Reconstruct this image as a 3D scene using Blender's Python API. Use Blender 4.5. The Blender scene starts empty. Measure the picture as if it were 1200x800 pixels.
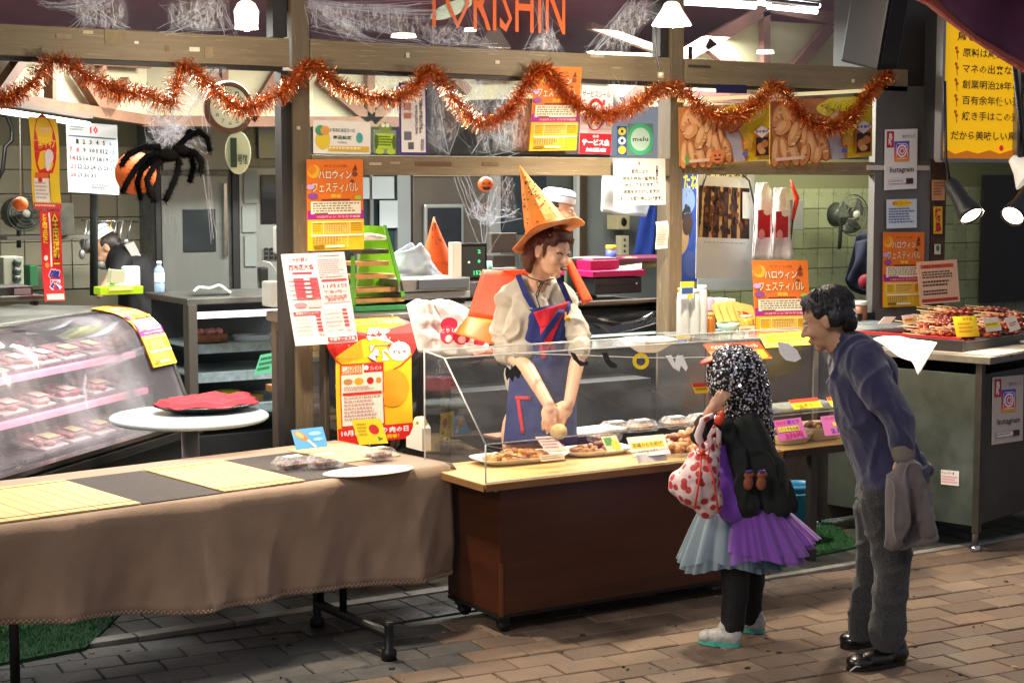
import bpy, bmesh, math, random
from mathutils import Vector as V, Matrix, noise, Quaternion
random.seed(7)
SC = bpy.context.scene
COL = SC.collection
# ---------------------------------------------------------------- camera
F_, CX_, CY_, YH_, DV_, H_ = 1950.0, 600.0, 400.0, 215.0, 3100.0, 1.84
_p = math.atan((CY_ - YH_) / F_)
_dx = V((DV_, CY_ - YH_, F_)).normalized()
_dz = V((0, math.cos(_p), -math.sin(_p)))
_dy = _dx.cross(_dz)
EYE = V((0, 0, H_))
RIGHT = V((_dx[0], _dy[0], _dz[0])); UPV = V((_dx[1], _dy[1], _dz[1])); FWD = V((_dx[2], _dy[2], _dz[2]))
def ray(x, y):
    d = V((x - CX_, CY_ - y, F_)); return V((d.dot(_dx), d.dot(_dy), d.dot(_dz)))
def PY(x, y, Y): r = ray(x, y); return EYE + r * (Y / r.y)              # point on a plane parallel to the shop front
def PZ(x, y, Z): r = ray(x, y); return EYE + r * ((Z - H_) / r.z)        # on a level plane
def PXX(x, y, X): r = ray(x, y); return EYE + r * (X / r.x)
def PD(x, y, d): r = ray(x, y); return EYE + r * (d / F_)                # at a distance from the viewer
def PP(x, y, p, n): r = ray(x, y); return EYE + r * ((p - EYE).dot(n) / r.dot(n))
def S(px, d): return px * d / F_
cam = bpy.data.cameras.new('camera'); co = bpy.data.objects.new('camera', cam); COL.objects.link(co)
cam.sensor_width = 36; cam.lens = F_ / 1200 * 36; cam.clip_end = 300; cam.clip_start = .05
m3 = Matrix((RIGHT, UPV, -FWD)).transposed()
co.matrix_world = Matrix.Translation(EYE) @ m3.to_4x4()
SC.camera = co
# ---------------------------------------------------------------- world, light, exposure
w = bpy.data.worlds.new('World'); SC.world = w; w.use_nodes = True
bg = w.node_tree.nodes['Background']; bg.inputs[0].default_value = (.80, .82, 1.0, 1); bg.inputs[1].default_value = .32
SC.view_settings.view_transform = 'Standard'; SC.view_settings.look = 'None'
SC.view_settings.exposure = 0; SC.view_settings.gamma = 1
def lamp(kind, name, loc, power, color, size=.1, sizey=None, target=None, spot=None, blend=.3):
    l = bpy.data.lights.new(name, kind); l.energy = power; l.color = color
    if kind == 'AREA':
        l.size = size
        if sizey: l.shape = 'RECTANGLE'; l.size_y = sizey
    else: l.shadow_soft_size = size
    if spot: l.spot_size = math.radians(spot); l.spot_blend = blend
    o = bpy.data.objects.new(name, l); COL.objects.link(o); o.location = loc
    if target is not None: o.rotation_euler = (V(target) - V(loc)).to_track_quat('-Z', 'Y').to_euler()
    return o
def deg(a): return math.radians(a)
# soft light of the covered street behind the viewer: the one sun lamp, weak, wide and warm
_s = bpy.data.lights.new('sun', 'SUN'); _s.energy = .95; _s.angle = deg(14); _s.color = (1, .88, .74)
_so = bpy.data.objects.new('sun', _s); COL.objects.link(_so); _so.rotation_euler = V((.92, .40, -.58)).to_track_quat('-Z', 'Y').to_euler()
# ---------------------------------------------------------------- materials
def lin(c):
    if isinstance(c, str):
        c = c.lstrip('#')
        if len(c) == 3: c = ''.join(a * 2 for a in c)
        c = [int(c[i:i + 2], 16) / 255 for i in (0, 2, 4)]
    return tuple((a / 12.92 if a <= .04045 else ((a + .055) / 1.055) ** 2.4) for a in c)
_M = {}
def mat(col, rough=.55, metal=0, var=0, sc=8, bump=0, bsc=None, emis=0, ecol=None, stretch=None, spec=.5, sheen=0, alpha=1, trans=0, rvar=0, coat=0, sss=0, pos=0):
    key = (str(col), rough, metal, var, sc, bump, bsc, emis, str(ecol), str(stretch), spec, sheen, alpha, trans, rvar, coat, sss, pos)
    if key in _M: return _M[key]
    m = bpy.data.materials.new('m_%d' % len(_M)); m.use_nodes = True
    n = m.node_tree.nodes; L = m.node_tree.links; b = n['Principled BSDF']
    c = lin(col)
    b.inputs['Base Color'].default_value = (*c, 1); b.inputs['Roughness'].default_value = rough; b.inputs['Metallic'].default_value = metal
    b.inputs['Specular IOR Level'].default_value = spec
    if sheen: b.inputs['Sheen Weight'].default_value = sheen
    if coat: b.inputs['Coat Weight'].default_value = coat
    if alpha < 1: b.inputs['Alpha'].default_value = alpha
    if trans: b.inputs['Transmission Weight'].default_value = trans
    if sss: b.inputs['Subsurface Weight'].default_value = sss; b.inputs['Subsurface Radius'].default_value = (.02, .008, .004); b.inputs['Subsurface Scale'].default_value = .5
    if emis:
        b.inputs['Emission Color'].default_value = (*(lin(ecol) if ecol else c), 1); b.inputs['Emission Strength'].default_value = emis
    if var or bump or rvar:
        tc = n.new('ShaderNodeNewGeometry' if pos else 'ShaderNodeTexCoord'); mp = n.new('ShaderNodeMapping'); L.new(tc.outputs['Position' if pos else 'Object'], mp.inputs[0])
        if stretch: mp.inputs['Scale'].default_value = stretch
        nz = n.new('ShaderNodeTexNoise'); nz.inputs['Scale'].default_value = sc; nz.inputs['Detail'].default_value = 6; nz.inputs['Roughness'].default_value = .65
        L.new(mp.outputs[0], nz.inputs['Vector'])
        if var:
            r = n.new('ShaderNodeMapRange'); r.inputs[1].default_value = .3; r.inputs[2].default_value = .7
            r.inputs[3].default_value = 1 - var; r.inputs[4].default_value = 1 + var * .8
            L.new(nz.outputs['Fac'], r.inputs[0])
            mx = n.new('ShaderNodeVectorMath'); mx.operation = 'SCALE'; mx.inputs[0].default_value = c
            L.new(r.outputs[0], mx.inputs['Scale']); L.new(mx.outputs[0], b.inputs['Base Color'])
        if rvar:
            r = n.new('ShaderNodeMapRange'); r.inputs[1].default_value = .3; r.inputs[2].default_value = .7
            r.inputs[3].default_value = max(.03, rough - rvar); r.inputs[4].default_value = min(1, rough + rvar)
            L.new(nz.outputs['Fac'], r.inputs[0]); L.new(r.outputs[0], b.inputs['Roughness'])
        if bump:
            nb = nz
            if bsc:
                nb = n.new('ShaderNodeTexNoise'); nb.inputs['Scale'].default_value = bsc; nb.inputs['Detail'].default_value = 4
                L.new(mp.outputs[0], nb.inputs['Vector'])
            bp = n.new('ShaderNodeBump'); bp.inputs['Strength'].default_value = min(1, bump); bp.inputs['Distance'].default_value = .01 * max(1, bump)
            L.new(nb.outputs['Fac'], bp.inputs['Height']); L.new(bp.outputs[0], b.inputs['Normal'])
    _M[key] = m; return m
def glass(name, tint=(.93, .96, .95), refl=.9, haze=0, hcol=(.9, .9, .95), hsc=3, stretch=(1, 1, 1), edge=.03, streak=0):
    k = ('glass', name)
    if k in _M: return _M[k]
    m = bpy.data.materials.new('m_' + name); m.use_nodes = True
    n = m.node_tree.nodes; L = m.node_tree.links; n.clear()
    out = n.new('ShaderNodeOutputMaterial'); tr = n.new('ShaderNodeBsdfTransparent'); tr.inputs[0].default_value = (*tint, 1)
    gl = n.new('ShaderNodeBsdfGlossy'); gl.inputs['Roughness'].default_value = edge; gl.inputs[0].default_value = (refl, refl, refl, 1)
    fr0 = n.new('ShaderNodeFresnel'); fr0.inputs[0].default_value = 1.5; ge = n.new('ShaderNodeNewGeometry'); fr = n.new('ShaderNodeMath'); fr.operation = 'MULTIPLY'; iv = n.new('ShaderNodeMath'); iv.operation = 'SUBTRACT'; iv.inputs[0].default_value = 1
    L.new(ge.outputs['Backfacing'], iv.inputs[1]); L.new(fr0.outputs[0], fr.inputs[0]); L.new(iv.outputs[0], fr.inputs[1])
    mx = n.new('ShaderNodeMixShader'); L.new(fr.outputs[0], mx.inputs[0]); L.new(tr.outputs[0], mx.inputs[1]); L.new(gl.outputs[0], mx.inputs[2])
    last = mx
    if haze:  # streaky pale haze painted into the glass in place of reflections
        df = n.new('ShaderNodeBsdfDiffuse'); df.inputs[0].default_value = (*hcol, 1)
        tc = n.new('ShaderNodeTexCoord'); mp = n.new('ShaderNodeMapping'); mp.inputs['Scale'].default_value = stretch
        nz = n.new('ShaderNodeTexNoise'); nz.inputs['Scale'].default_value = hsc; nz.inputs['Detail'].default_value = 7; nz.inputs['Roughness'].default_value = .6
        L.new(tc.outputs['Object'], mp.inputs[0]); L.new(mp.outputs[0], nz.inputs['Vector'])
        r = n.new('ShaderNodeMapRange'); r.inputs[1].default_value = .42; r.inputs[2].default_value = .72; r.inputs[3].default_value = haze * .25; r.inputs[4].default_value = haze
        L.new(nz.outputs['Fac'], r.inputs[0])
        m2 = n.new('ShaderNodeMixShader'); L.new(r.outputs[0], m2.inputs[0]); L.new(mx.outputs[0], m2.inputs[1]); L.new(df.outputs[0], m2.inputs[2]); last = m2
    L.new(last.outputs[0], out.inputs[0]); _M[k] = m; return m
def wood(col, name, sc=2, var=.35, rough=.6, stretch=(1, 1, 12), worn=None):
    k = ('wood', name)
    if k in _M: return _M[k]
    m = bpy.data.materials.new('m_' + name); m.use_nodes = True
    n = m.node_tree.nodes; L = m.node_tree.links; b = n['Principled BSDF']; c = lin(col)
    tc = n.new('ShaderNodeTexCoord'); mp = n.new('ShaderNodeMapping'); mp.inputs['Scale'].default_value = stretch
    nz = n.new('ShaderNodeTexNoise'); nz.inputs['Scale'].default_value = sc; nz.inputs['Detail'].default_value = 9; nz.inputs['Roughness'].default_value = .7
    L.new(tc.outputs['Object'], mp.inputs[0]); L.new(mp.outputs[0], nz.inputs['Vector'])
    cr = n.new('ShaderNodeValToRGB'); e = cr.color_ramp.elements
    e[0].position = .3; e[0].color = (*[a * (1 - var) for a in c], 1); e[1].position = .7; e[1].color = (*[min(1, a * (1 + var * .6)) for a in c], 1)
    L.new(nz.outputs['Fac'], cr.inputs[0]); last = cr.outputs[0]
    if worn:
        n2 = n.new('ShaderNodeTexNoise'); n2.inputs['Scale'].default_value = 7; n2.inputs['Detail'].default_value = 8; L.new(mp.outputs[0], n2.inputs['Vector'])
        r = n.new('ShaderNodeMapRange'); r.inputs[1].default_value = .6; r.inputs[2].default_value = .68; L.new(n2.outputs['Fac'], r.inputs[0])
        mx = n.new('ShaderNodeMixRGB'); mx.inputs[2].default_value = (*lin(worn), 1); L.new(r.outputs[0], mx.inputs[0]); L.new(last, mx.inputs[1]); last = mx.outputs[0]
    L.new(last, b.inputs['Base Color']); b.inputs['Roughness'].default_value = rough
    bp = n.new('ShaderNodeBump'); bp.inputs['Strength'].default_value = .35; bp.inputs['Distance'].default_value = .004; L.new(nz.outputs['Fac'], bp.inputs['Height']); L.new(bp.outputs[0], b.inputs['Normal'])
    _M[k] = m; return m
# ---------------------------------------------------------------- mesh building
def wl(o):
    p = V((0, 0, 0))
    while o is not None: p = p + o.location; o = o.parent
    return p
class MB:
    def __init__(s): s.v = []; s.f = []; s.m = []; s.mats = []; s.sm = []
    def mi(s, m):
        if m not in s.mats: s.mats.append(m)
        return s.mats.index(m)
    def add(s, vs, fs, m, smooth=False):
        k = len(s.v); s.v += [tuple(a) for a in vs]; i = s.mi(m)
        for f in fs: s.f.append([a + k for a in f]); s.m.append(i); s.sm.append(smooth)
        return s
    def box(s, c, d, m, R=None, bev=0):
        c = V(c); x, y, z = d[0] / 2, d[1] / 2, d[2] / 2
        if bev:
            bm = bmesh.new(); bmesh.ops.create_cube(bm, size=1)
            for v in bm.verts: v.co = V((v.co.x * d[0], v.co.y * d[1], v.co.z * d[2]))
            bmesh.ops.bevel(bm, geom=bm.edges[:], offset=bev, segments=2, affect='EDGES', profile=.6)
            vs = [v.co.copy() for v in bm.verts]; fs = [[v.index for v in f.verts] for f in bm.faces]; bm.free()
        else:
            vs = [V((a * x, b * y, e * z)) for a in (-1, 1) for b in (-1, 1) for e in (-1, 1)]
            fs = [(0, 1, 3, 2), (4, 6, 7, 5), (0, 4, 5, 1), (2, 3, 7, 6), (0, 2, 6, 4), (1, 5, 7, 3)]
        if R is not None: vs = [R @ v for v in vs]
        return s.add([v + c for v in vs], fs, m)
    def beam(s, p, q, w, t, m, up=V((0, 0, 1))):
        p = V(p); q = V(q); a = (q - p); L = a.length; a.normalize(); sd = a.cross(up)
        if sd.length < 1e-4: sd = a.cross(V((1, 0, 0)))
        sd.normalize(); u = sd.cross(a)
        R = Matrix((a, sd, u)).transposed(); return s.box((p + q) / 2, (L, t, w), m, R)
    def tube(s, pts, r, m, n=8, caps=True, smooth=True):
        pts = [V(p) for p in pts]; rs = r if isinstance(r, (list, tuple)) else [r] * len(pts)
        vs = []; prev = None
        for i, p in enumerate(pts):
            t = (pts[min(i + 1, len(pts) - 1)] - pts[max(i - 1, 0)]).normalized()
            if prev is None:
                a = t.cross(V((0, 0, 1)))
                if a.length < .05: a = t.cross(V((1, 0, 0)))
            else: a = prev - t * prev.dot(t)
            a.normalize(); prev = a; b = t.cross(a)
            for k in range(n): an = 2 * math.pi * k / n; vs.append(p + (a * math.cos(an) + b * math.sin(an)) * rs[i])
        fs = []
        for i in range(len(pts) - 1):
            for k in range(n): fs.append((i * n + k, i * n + (k + 1) % n, (i + 1) * n + (k + 1) % n, (i + 1) * n + k))
        if caps: fs.append(tuple(range(n))[::-1]); fs.append(tuple(range((len(pts) - 1) * n, len(pts) * n)))
        return s.add(vs, fs, m, smooth)
    def lathe(s, prof, m, c=(0, 0, 0), n=20, R=None, sy=1, smooth=True, arc=1):
        vs = []; fs = []; N = n if arc == 1 else n + 1
        for r, z in prof:
            for k in range(N):
                a = 2 * math.pi * arc * k / n; v = V((r * math.cos(a), r * math.sin(a) * sy, z))
                if R is not None: v = R @ v
                vs.append(v + V(c))
        for i in range(len(prof) - 1):
            for k in range(n if arc == 1 else n):
                k2 = (k + 1) % N if arc == 1 else k + 1
                fs.append((i * N + k, i * N + k2, (i + 1) * N + k2, (i + 1) * N + k))
        return s.add(vs, fs, m, smooth)
    def ell(s, c, r, m, R=None, n=14, k=9):
        prof = [(max(1e-4, math.sin(math.pi * i / k)), -math.cos(math.pi * i / k)) for i in range(k + 1)]
        vs = []; fs = []
        for a, z in prof:
            for j in range(n):
                an = 2 * math.pi * j / n; v = V((a * math.cos(an) * r[0], a * math.sin(an) * r[1], z * r[2]))
                if R is not None: v = R @ v
                vs.append(v + V(c))
        for i in range(k):
            for j in range(n): fs.append((i * n + j, i * n + (j + 1) % n, (i + 1) * n + (j + 1) % n, (i + 1) * n + j))
        return s.add(vs, fs, m, True)
    def cap(s, p, r1, q, r2, m, n=14):
        p = V(p); q = V(q); a = (q - p); L = a.length
        if L < 1e-6: return s.ell(p, (r1,) * 3, m)
        a.normalize(); R = a.to_track_quat('Z', 'Y').to_matrix()
        prof = [(max(1e-5, r1 * math.sin(t)), -r1 * math.cos(t)) for t in [math.pi / 2 * i / 5 for i in range(6)]]
        prof += [(max(1e-5, r2 * math.cos(t)), L + r2 * math.sin(t)) for t in [math.pi / 2 * i / 5 for i in range(6)]]
        return s.lathe(prof, m, p, n, R)
    def grid(s, fn, nu, nv, m, thick=0, smooth=True, closeu=False):
        vs = [V(fn(i / nu, j / nv)) for j in range(nv + 1) for i in range(nu + 1)]; W = nu + 1
        fs = [(j * W + i, j * W + i + 1, (j + 1) * W + i + 1, (j + 1) * W + i) for j in range(nv) for i in range(nu)]
        if thick:
            N = [V((0, 0, 0)) for _ in vs]
            for f in fs:
                nn = (vs[f[1]] - vs[f[0]]).cross(vs[f[3]] - vs[f[0]])
                for a in f: N[a] += nn
            k = len(vs); vs2 = [v - n.normalized() * thick if n.length > 0 else v for v, n in zip(vs, N)]
            fs2 = [tuple(a + k for a in f[::-1]) for f in fs]; vs = vs + vs2; fs = fs + fs2
            for i in range(nu):
                fs.append((i, i + k, i + 1 + k, i + 1)); b = nv * W; fs.append((b + i + 1, b + i + 1 + k, b + i + k, b + i))
            for j in range(nv):
                a = j * W; c2 = (j + 1) * W; fs.append((c2, c2 + k, a + k, a)); a += nu; c2 += nu; fs.append((a, a + k, c2 + k, c2))
        return s.add(vs, fs, m, smooth)
    def mesh(s, name='mesh'):
        me = bpy.data.meshes.new(name); me.from_pydata(s.v, [], s.f)
        for m in s.mats: me.materials.append(m)
        if s.f:
            me.polygons.foreach_set('material_index', s.m); me.polygons.foreach_set('use_smooth', s.sm)
        me.update(); return me
    def build(s, name, parent=None, label=None, cat=None, group=None, kind=None, centre=True):
        me = s.mesh(name); o = bpy.data.objects.new(name, me); COL.objects.link(o)
        if parent is None and centre and s.v:                      # origin at the middle of the base
            xs = [v[0] for v in s.v]; ys = [v[1] for v in s.v]; zs = [v[2] for v in s.v]
            c = V(((min(xs) + max(xs)) / 2, (min(ys) + max(ys)) / 2, min(zs))); me.transform(Matrix.Translation(-c)); o.location = c
        if parent is not None:
            o.parent = parent; me.transform(Matrix.Translation(-wl(parent)))
        tag(o, label, cat, group, kind); return o
def tag(o, label=None, cat=None, group=None, kind=None):
    if label: o['label'] = label
    if cat: o['category'] = cat
    if group: o['group'] = group
    if kind: o['kind'] = kind
    return o
def thing(name, label, cat, loc=(0, 0, 0), group=None):
    o = bpy.data.objects.new(name, None); COL.objects.link(o); o.location = V(loc); o.empty_display_size = .05
    return tag(o, label, cat, group)
# ---------------------------------------------------------------- flat print (lettering cut as shapes)
_T = {}
def glyphs(s, bold=0):
    k = (s, bold)
    if k in _T: return _T[k]
    cu = bpy.data.curves.new('t', 'FONT'); cu.body = s; cu.align_x = 'CENTER' if '\n' in s else 'LEFT'; cu.offset = bold; cu.resolution_u = 1
    if '\n' in s: cu.space_line = .78
    o = bpy.data.objects.new('t', cu); COL.objects.link(o)
    me = bpy.data.meshes.new_from_object(o.evaluated_get(bpy.context.evaluated_depsgraph_get()))
    vs = [tuple(v.co)[:2] for v in me.vertices]; fs = [tuple(p.vertices) for p in me.polygons]
    bpy.data.objects.remove(o); bpy.data.curves.remove(cu); bpy.data.meshes.remove(me)
    if vs:
        x0 = min(v[0] for v in vs); x1 = max(v[0] for v in vs); y0 = min(v[1] for v in vs); y1 = max(v[1] for v in vs)
        vs = [((a - x0) / max(1e-6, x1 - x0), (y1 - b) / max(1e-6, y1 - y0)) for a, b in vs]
    _T[k] = (vs, fs); return _T[k]
def ink(c, e=0): return c if not isinstance(c, (str, tuple)) else mat(c, .6, emis=e)
def sheet(name, label, cat, TL, TR, BL, items, base='#ffffff', thick=.0025, warp=None, parent=None, group=None, emis=0, prough=.6, kind=None, mbm=None):
    TL, TR, BL = V(TL), V(TR), V(BL); ax = TR - TL; ay = BL - TL; nrm = ay.cross(ax).normalized()
    if nrm.dot(EYE - TL) < 0: nrm = -nrm
    wf = warp or (lambda u, v: 0)
    def P(u, v, off): return TL + ax * u + ay * v + nrm * (wf(u, v) + off)
    mb = MB() if mbm is None else mbm; nn = 8 if warp else 1
    mb.grid(lambda u, v: P(u, v, 0), nn, nn, mat(base, prough, emis=emis) if isinstance(base, (str, tuple)) else base, thick=thick, smooth=False)
    off = .0004 + (thick if ax.cross(ay).dot(nrm) < 0 else 0)
    def q(x0, y0, x1, y1, c):
        k = 6 if warp else 1
        mb.grid(lambda u, v: P(x0 + (x1 - x0) * u, y0 + (y1 - y0) * v, off), k, k, ink(c, emis), smooth=False)
    for it in items:
        k = it[0]; off += .00025
        if k == 'r': q(*it[1:])
        elif k == 'e':
            cx, cy, rx, ry, c = it[1:6]; rot = it[6] if len(it) > 6 else 0; N = 20
            pts = []
            for i in range(N):
                a = 2 * math.pi * i / N; x = rx * math.cos(a); y = ry * math.sin(a)
                pts.append(P(cx + x * math.cos(rot) - y * math.sin(rot), cy + x * math.sin(rot) + y * math.cos(rot), off))
            mb.add([P(cx, cy, off)] + pts, [(0, i + 1, (i + 1) % N + 1) for i in range(N)], ink(c, emis))
        elif k == 'p': mb.add([P(x, y, off) for x, y in it[1]], [tuple(range(len(it[1])))], ink(it[2], emis))
        elif k == 't':
            s_, x0, y0, x1, y1, c = it[1:7]; vs, fs = glyphs(s_, it[7] if len(it) > 7 else 0)
            mb.add([P(x0 + (x1 - x0) * a, y0 + (y1 - y0) * b, off) for a, b in vs], fs, ink(c, emis))
        elif k == 'l':                                             # rows of print too small to read
            x0, y0, x1, y1, n, c = it[1:7]; h = (y1 - y0) / n; rr = random.Random(int(x0 * 997 + y0 * 131 + n))
            for i in range(n):
                x = x0; e = x1 - (x1 - x0) * rr.random() * .25
                while x < e:
                    wd = (x1 - x0) * rr.uniform(.03, .10); q(x, y0 + h * i, min(e, x + wd), y0 + h * (i + .55), c); x += wd + (x1 - x0) * .02
    if mbm is not None: return None
    return mb.build(name, parent, label, cat, group, kind)
def quadY(x0, y0, x1, y1, Y, skew=0):
    """upright rectangle on the plane Y from its pixel box"""
    a = PY(x0, (y0 + y1) / 2, Y); b = PY(x1, (y0 + y1) / 2, Y); t = PY((x0 + x1) / 2, y0, Y).z; u = PY((x0 + x1) / 2, y1, Y).z
    return V((a.x, Y, t)), V((b.x, Y, t)), V((a.x, Y, u))
def boxY(mb, x0, y0, x1, y1, Y, depth, m, bev=0):
    TL, TR, BL = quadY(x0, y0, x1, y1, Y)
    return mb.box(((TL.x + TR.x) / 2, Y + depth / 2, (TL.z + BL.z) / 2), (abs(TR.x - TL.x), depth, abs(TL.z - BL.z)), m, bev=bev)
def blob(shapes, voxel, m, smooth=3, name='part', parent=None, disp=None, **kw):
    """one continuous skin grown over tapered limbs"""
    mb = MB()
    for s_ in shapes:
        if s_[0] == 'c': mb.cap(s_[1], s_[2], s_[3], s_[4], m)
        elif s_[0] == 'e': mb.ell(s_[1], s_[2], m, s_[3] if len(s_) > 3 else None, 20, 12)
        elif s_[0] == 'path':
            pts, rs = s_[1], s_[2]
            for i in range(len(pts) - 1): mb.cap(pts[i], rs[i], pts[i + 1], rs[i + 1], m)
    me = mb.mesh(name); o = bpy.data.objects.new(name, me); COL.objects.link(o)
    r = o.modifiers.new('r', 'REMESH'); r.mode = 'VOXEL'; r.voxel_size = voxel
    if smooth: sm = o.modifiers.new('s', 'SMOOTH'); sm.iterations = smooth; sm.factor = .5
    me2 = bpy.data.meshes.new_from_object(o.evaluated_get(bpy.context.evaluated_depsgraph_get()))
    bpy.data.objects.remove(o); bpy.data.meshes.remove(me)
    if disp:
        ns = [v.normal.copy() for v in me2.vertices]
        for v, n_ in zip(me2.vertices, ns): v.co = v.co + n_ * disp(v.co, n_)
    if not me2.materials: me2.materials.append(m)
    for p in me2.polygons: p.use_smooth = True
    me2.name = name; o = bpy.data.objects.new(name, me2); COL.objects.link(o)
    if parent is not None: o.parent = parent; me2.transform(Matrix.Translation(-wl(parent)))
    tag(o, kw.get('label'), kw.get('cat'), kw.get('group'))
    return o
def copy_thing(root, delta=(0, 0, 0), label=None, rot=None):
    c = root.copy(); COL.objects.link(c); c.location = root.location + V(delta)
    if rot is not None: c.rotation_euler = rot
    if label: c['label'] = label
    for ch in list(root.children):
        d = ch.copy(); COL.objects.link(d); d.parent = c
        for g in list(ch.children): e = g.copy(); COL.objects.link(e); e.parent = d
    return c
# ================================================================ THE SETTING
C_ = '#6b6358'
mortar = mat('#38312a', .9, var=.3, sc=20)
g = MB(); g.box((6, 2, -.06), (60, 60, .1), mortar); ground = g.build('pavement', kind='structure', centre=False)
# paving bricks
brick_m = [mat(c, .75, var=.42, sc=3.2, bump=.6, bsc=55, rvar=.2, pos=1) for c in ('#655344', '#6f5c4b', '#5d4d40', '#746250')]
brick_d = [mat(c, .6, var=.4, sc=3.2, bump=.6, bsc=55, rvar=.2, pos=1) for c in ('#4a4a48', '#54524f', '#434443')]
BL_, BW_ = .24, .148
def slab_mesh(l, w_, h, m, name, r=.004):
    x, y = l / 2, w_ / 2; mb = MB()
    vs = [(-x, -y, 0), (x, -y, 0), (x, y, 0), (-x, y, 0), (-x, -y, h - r), (x, -y, h - r), (x, y, h - r), (-x, y, h - r), (-x + r, -y + r, h), (x - r, -y + r, h), (x - r, y - r, h), (-x + r, y - r, h)]
    fs = [(0, 1, 5, 4), (1, 2, 6, 5), (2, 3, 7, 6), (3, 0, 4, 7), (4, 5, 9, 8), (5, 6, 10, 9), (6, 7, 11, 10), (7, 4, 8, 11), (8, 9, 10, 11)]
    mb.add(vs, fs, m); return mb.mesh(name)
th = math.radians(-5); ca, sa = math.cos(th), math.sin(th)
cand = []
for j in range(-40, 30):
    for i in range(-24, 38):
        u = (i + (.5 if j % 2 else 0)) * BL_; v = j * BW_
        X = 4 + u * ca - v * sa; Y = 4.5 + u * sa + v * ca
        lim = 6.36 if X < 4.6 else 5.84
        if X < 4.6 and X > 2.85: lim = 5.98
        if Y > lim or X < .5 or X > 11 or Y < 1: continue
        d = V((X, Y, -H_)); z = d.dot(FWD)
        px = CX_ + F_ * d.dot(RIGHT) / z if z > .5 else -999; py = CY_ - F_ * d.dot(UPV) / z if z > .5 else 9999
        cand.append((not (-30 < px < 1230 and 0 < py < 835), z, X, Y))
cand.sort()
bmesh_shared = [slab_mesh(BL_ - .006, BW_ - .006, .05, m, 'brick') for m in brick_m]; bmesh_dark = [slab_mesh(BL_ - .006, BW_ - .006, .05, m, 'brick') for m in brick_d]
rest = MB()
for k, (out, z, X, Y) in enumerate(cand):
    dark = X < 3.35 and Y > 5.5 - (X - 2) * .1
    h = random.uniform(-.0025, .0025)
    if k < 300 and not out:
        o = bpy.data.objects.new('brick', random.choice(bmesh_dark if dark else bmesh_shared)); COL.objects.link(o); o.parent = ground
        o.location = (X, Y, -.05 + h); o.rotation_euler = (random.uniform(-.008, .008), random.uniform(-.005, .005), th + random.uniform(-.012, .012))
    else:
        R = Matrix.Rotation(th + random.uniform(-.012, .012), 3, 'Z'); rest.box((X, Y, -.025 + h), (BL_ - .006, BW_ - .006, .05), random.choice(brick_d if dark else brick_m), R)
rest.build('brick_field', ground, kind='stuff')
# tiled shop floor, a step of nothing: same level, pale grout
grout = mat('#55544b', .85, var=.3, sc=15)
f = MB(); f.box((6.0, 9.5, -.012), (14, 5.9, .012), grout); f.box((3.75, 6.25, -.0125), (1.86, .7, .012), grout); f.box((7.3, 6.2, -.0127), (5.4, .8, .012), grout)
floor = f.build('shop_floor', kind='structure', centre=False)
tile_m = [mat(c, .42, var=.35, sc=3, bump=.3, bsc=40, rvar=.2, pos=1) for c in ('#3b3e3b', '#434642', '#343735', '#4b4d48')]
tms = [slab_mesh(.139, .192, .012, m, 'floor_tile', .002) for m in tile_m]; n = 0; trest = MB()
for j in range(0, 22):
    for i in range(0, 60):
        X = 1.0 + i * .146; Y = 6.58 + j * .2
        if j > 5 and not (Y < 9 and X > 5): continue
        for (xx, yy, ok) in ((X, Y, True),):
            if n < 240 and 1.9 < X < 6.9 and Y < 7.4:
                o = bpy.data.objects.new('floor_tile', random.choice(tms)); COL.objects.link(o); o.parent = floor; o.location = (xx, yy, -.009 + random.uniform(-.001, .001)); n += 1
            else: trest.box((xx, yy, -.003), (.139, .192, .012), random.choice(tile_m))
for X, Y in [(2.93 + i * .146, 6.16 + j * .2) for i in range(12) for j in range(2)] + [(4.72 + i * .146, 5.96 + j * .2) for i in range(17) for j in range(3)]:
    if n < 330: o = bpy.data.objects.new('floor_tile', random.choice(tms)); COL.objects.link(o); o.parent = floor; o.location = (X, Y, -.009); n += 1
trest.build('tile_field', floor, kind='stuff')
strip_m = mat('#85827a', .6, var=.3, sc=12, bump=.3, bsc=80)
k = MB()
for i in range(9): k.box((1.2 + i * .42, 6.44, -.004), (.412, .075, .03), strip_m, bev=.003)
k.build('kerb_strip', kind='structure')
k = MB(); k.box((6.3, 5.83, -.006), (3.1, .05, .03), strip_m, bev=.003); k.build('kerb_strip', kind='structure')
# green turf mats
def turf(name, pts, label):
    base = MB(); base.add([(x, y, .012) for x, y in pts] + [(x, y, 0) for x, y in pts], [tuple(range(len(pts)))] + [(i, (i + 1) % len(pts), (i + 1) % len(pts) + len(pts), i + len(pts)) for i in range(len(pts))], mat('#12401f', .9, var=.3, sc=30))
    bl = MB(); gm = [mat('#1c6b30', .8), mat('#277a3a', .8), mat('#144f24', .8)]
    xs = [p[0] for p in pts]; ys = [p[1] for p in pts]
    def inside(x, y):
        c = False
        for i in range(len(pts)):
            x1, y1 = pts[i]; x2, y2 = pts[i - 1]
            if (y1 > y) != (y2 > y) and x < (x2 - x1) * (y - y1) / (y2 - y1) + x1: c = not c
        return c
    r = random.Random(3)
    for _ in range(14000):
        x = r.uniform(min(xs), max(xs)); y = r.uniform(min(ys), max(ys))
        if not inside(x, y): continue
        a = r.uniform(0, 6.28); dx, dy = .0025 * math.cos(a), .0025 * math.sin(a); t = (r.uniform(-.008, .008), r.uniform(-.008, .008))
        bl.add([(x - dx, y - dy, .01), (x + dx, y + dy, .01), (x + t[0], y + t[1], .01 + r.uniform(.012, .022))], [(0, 1, 2)], gm[r.randrange(3)])
    o = base.build(name, None, label, 'mat'); b = bl.build('pile', o, kind='stuff'); return o
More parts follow.
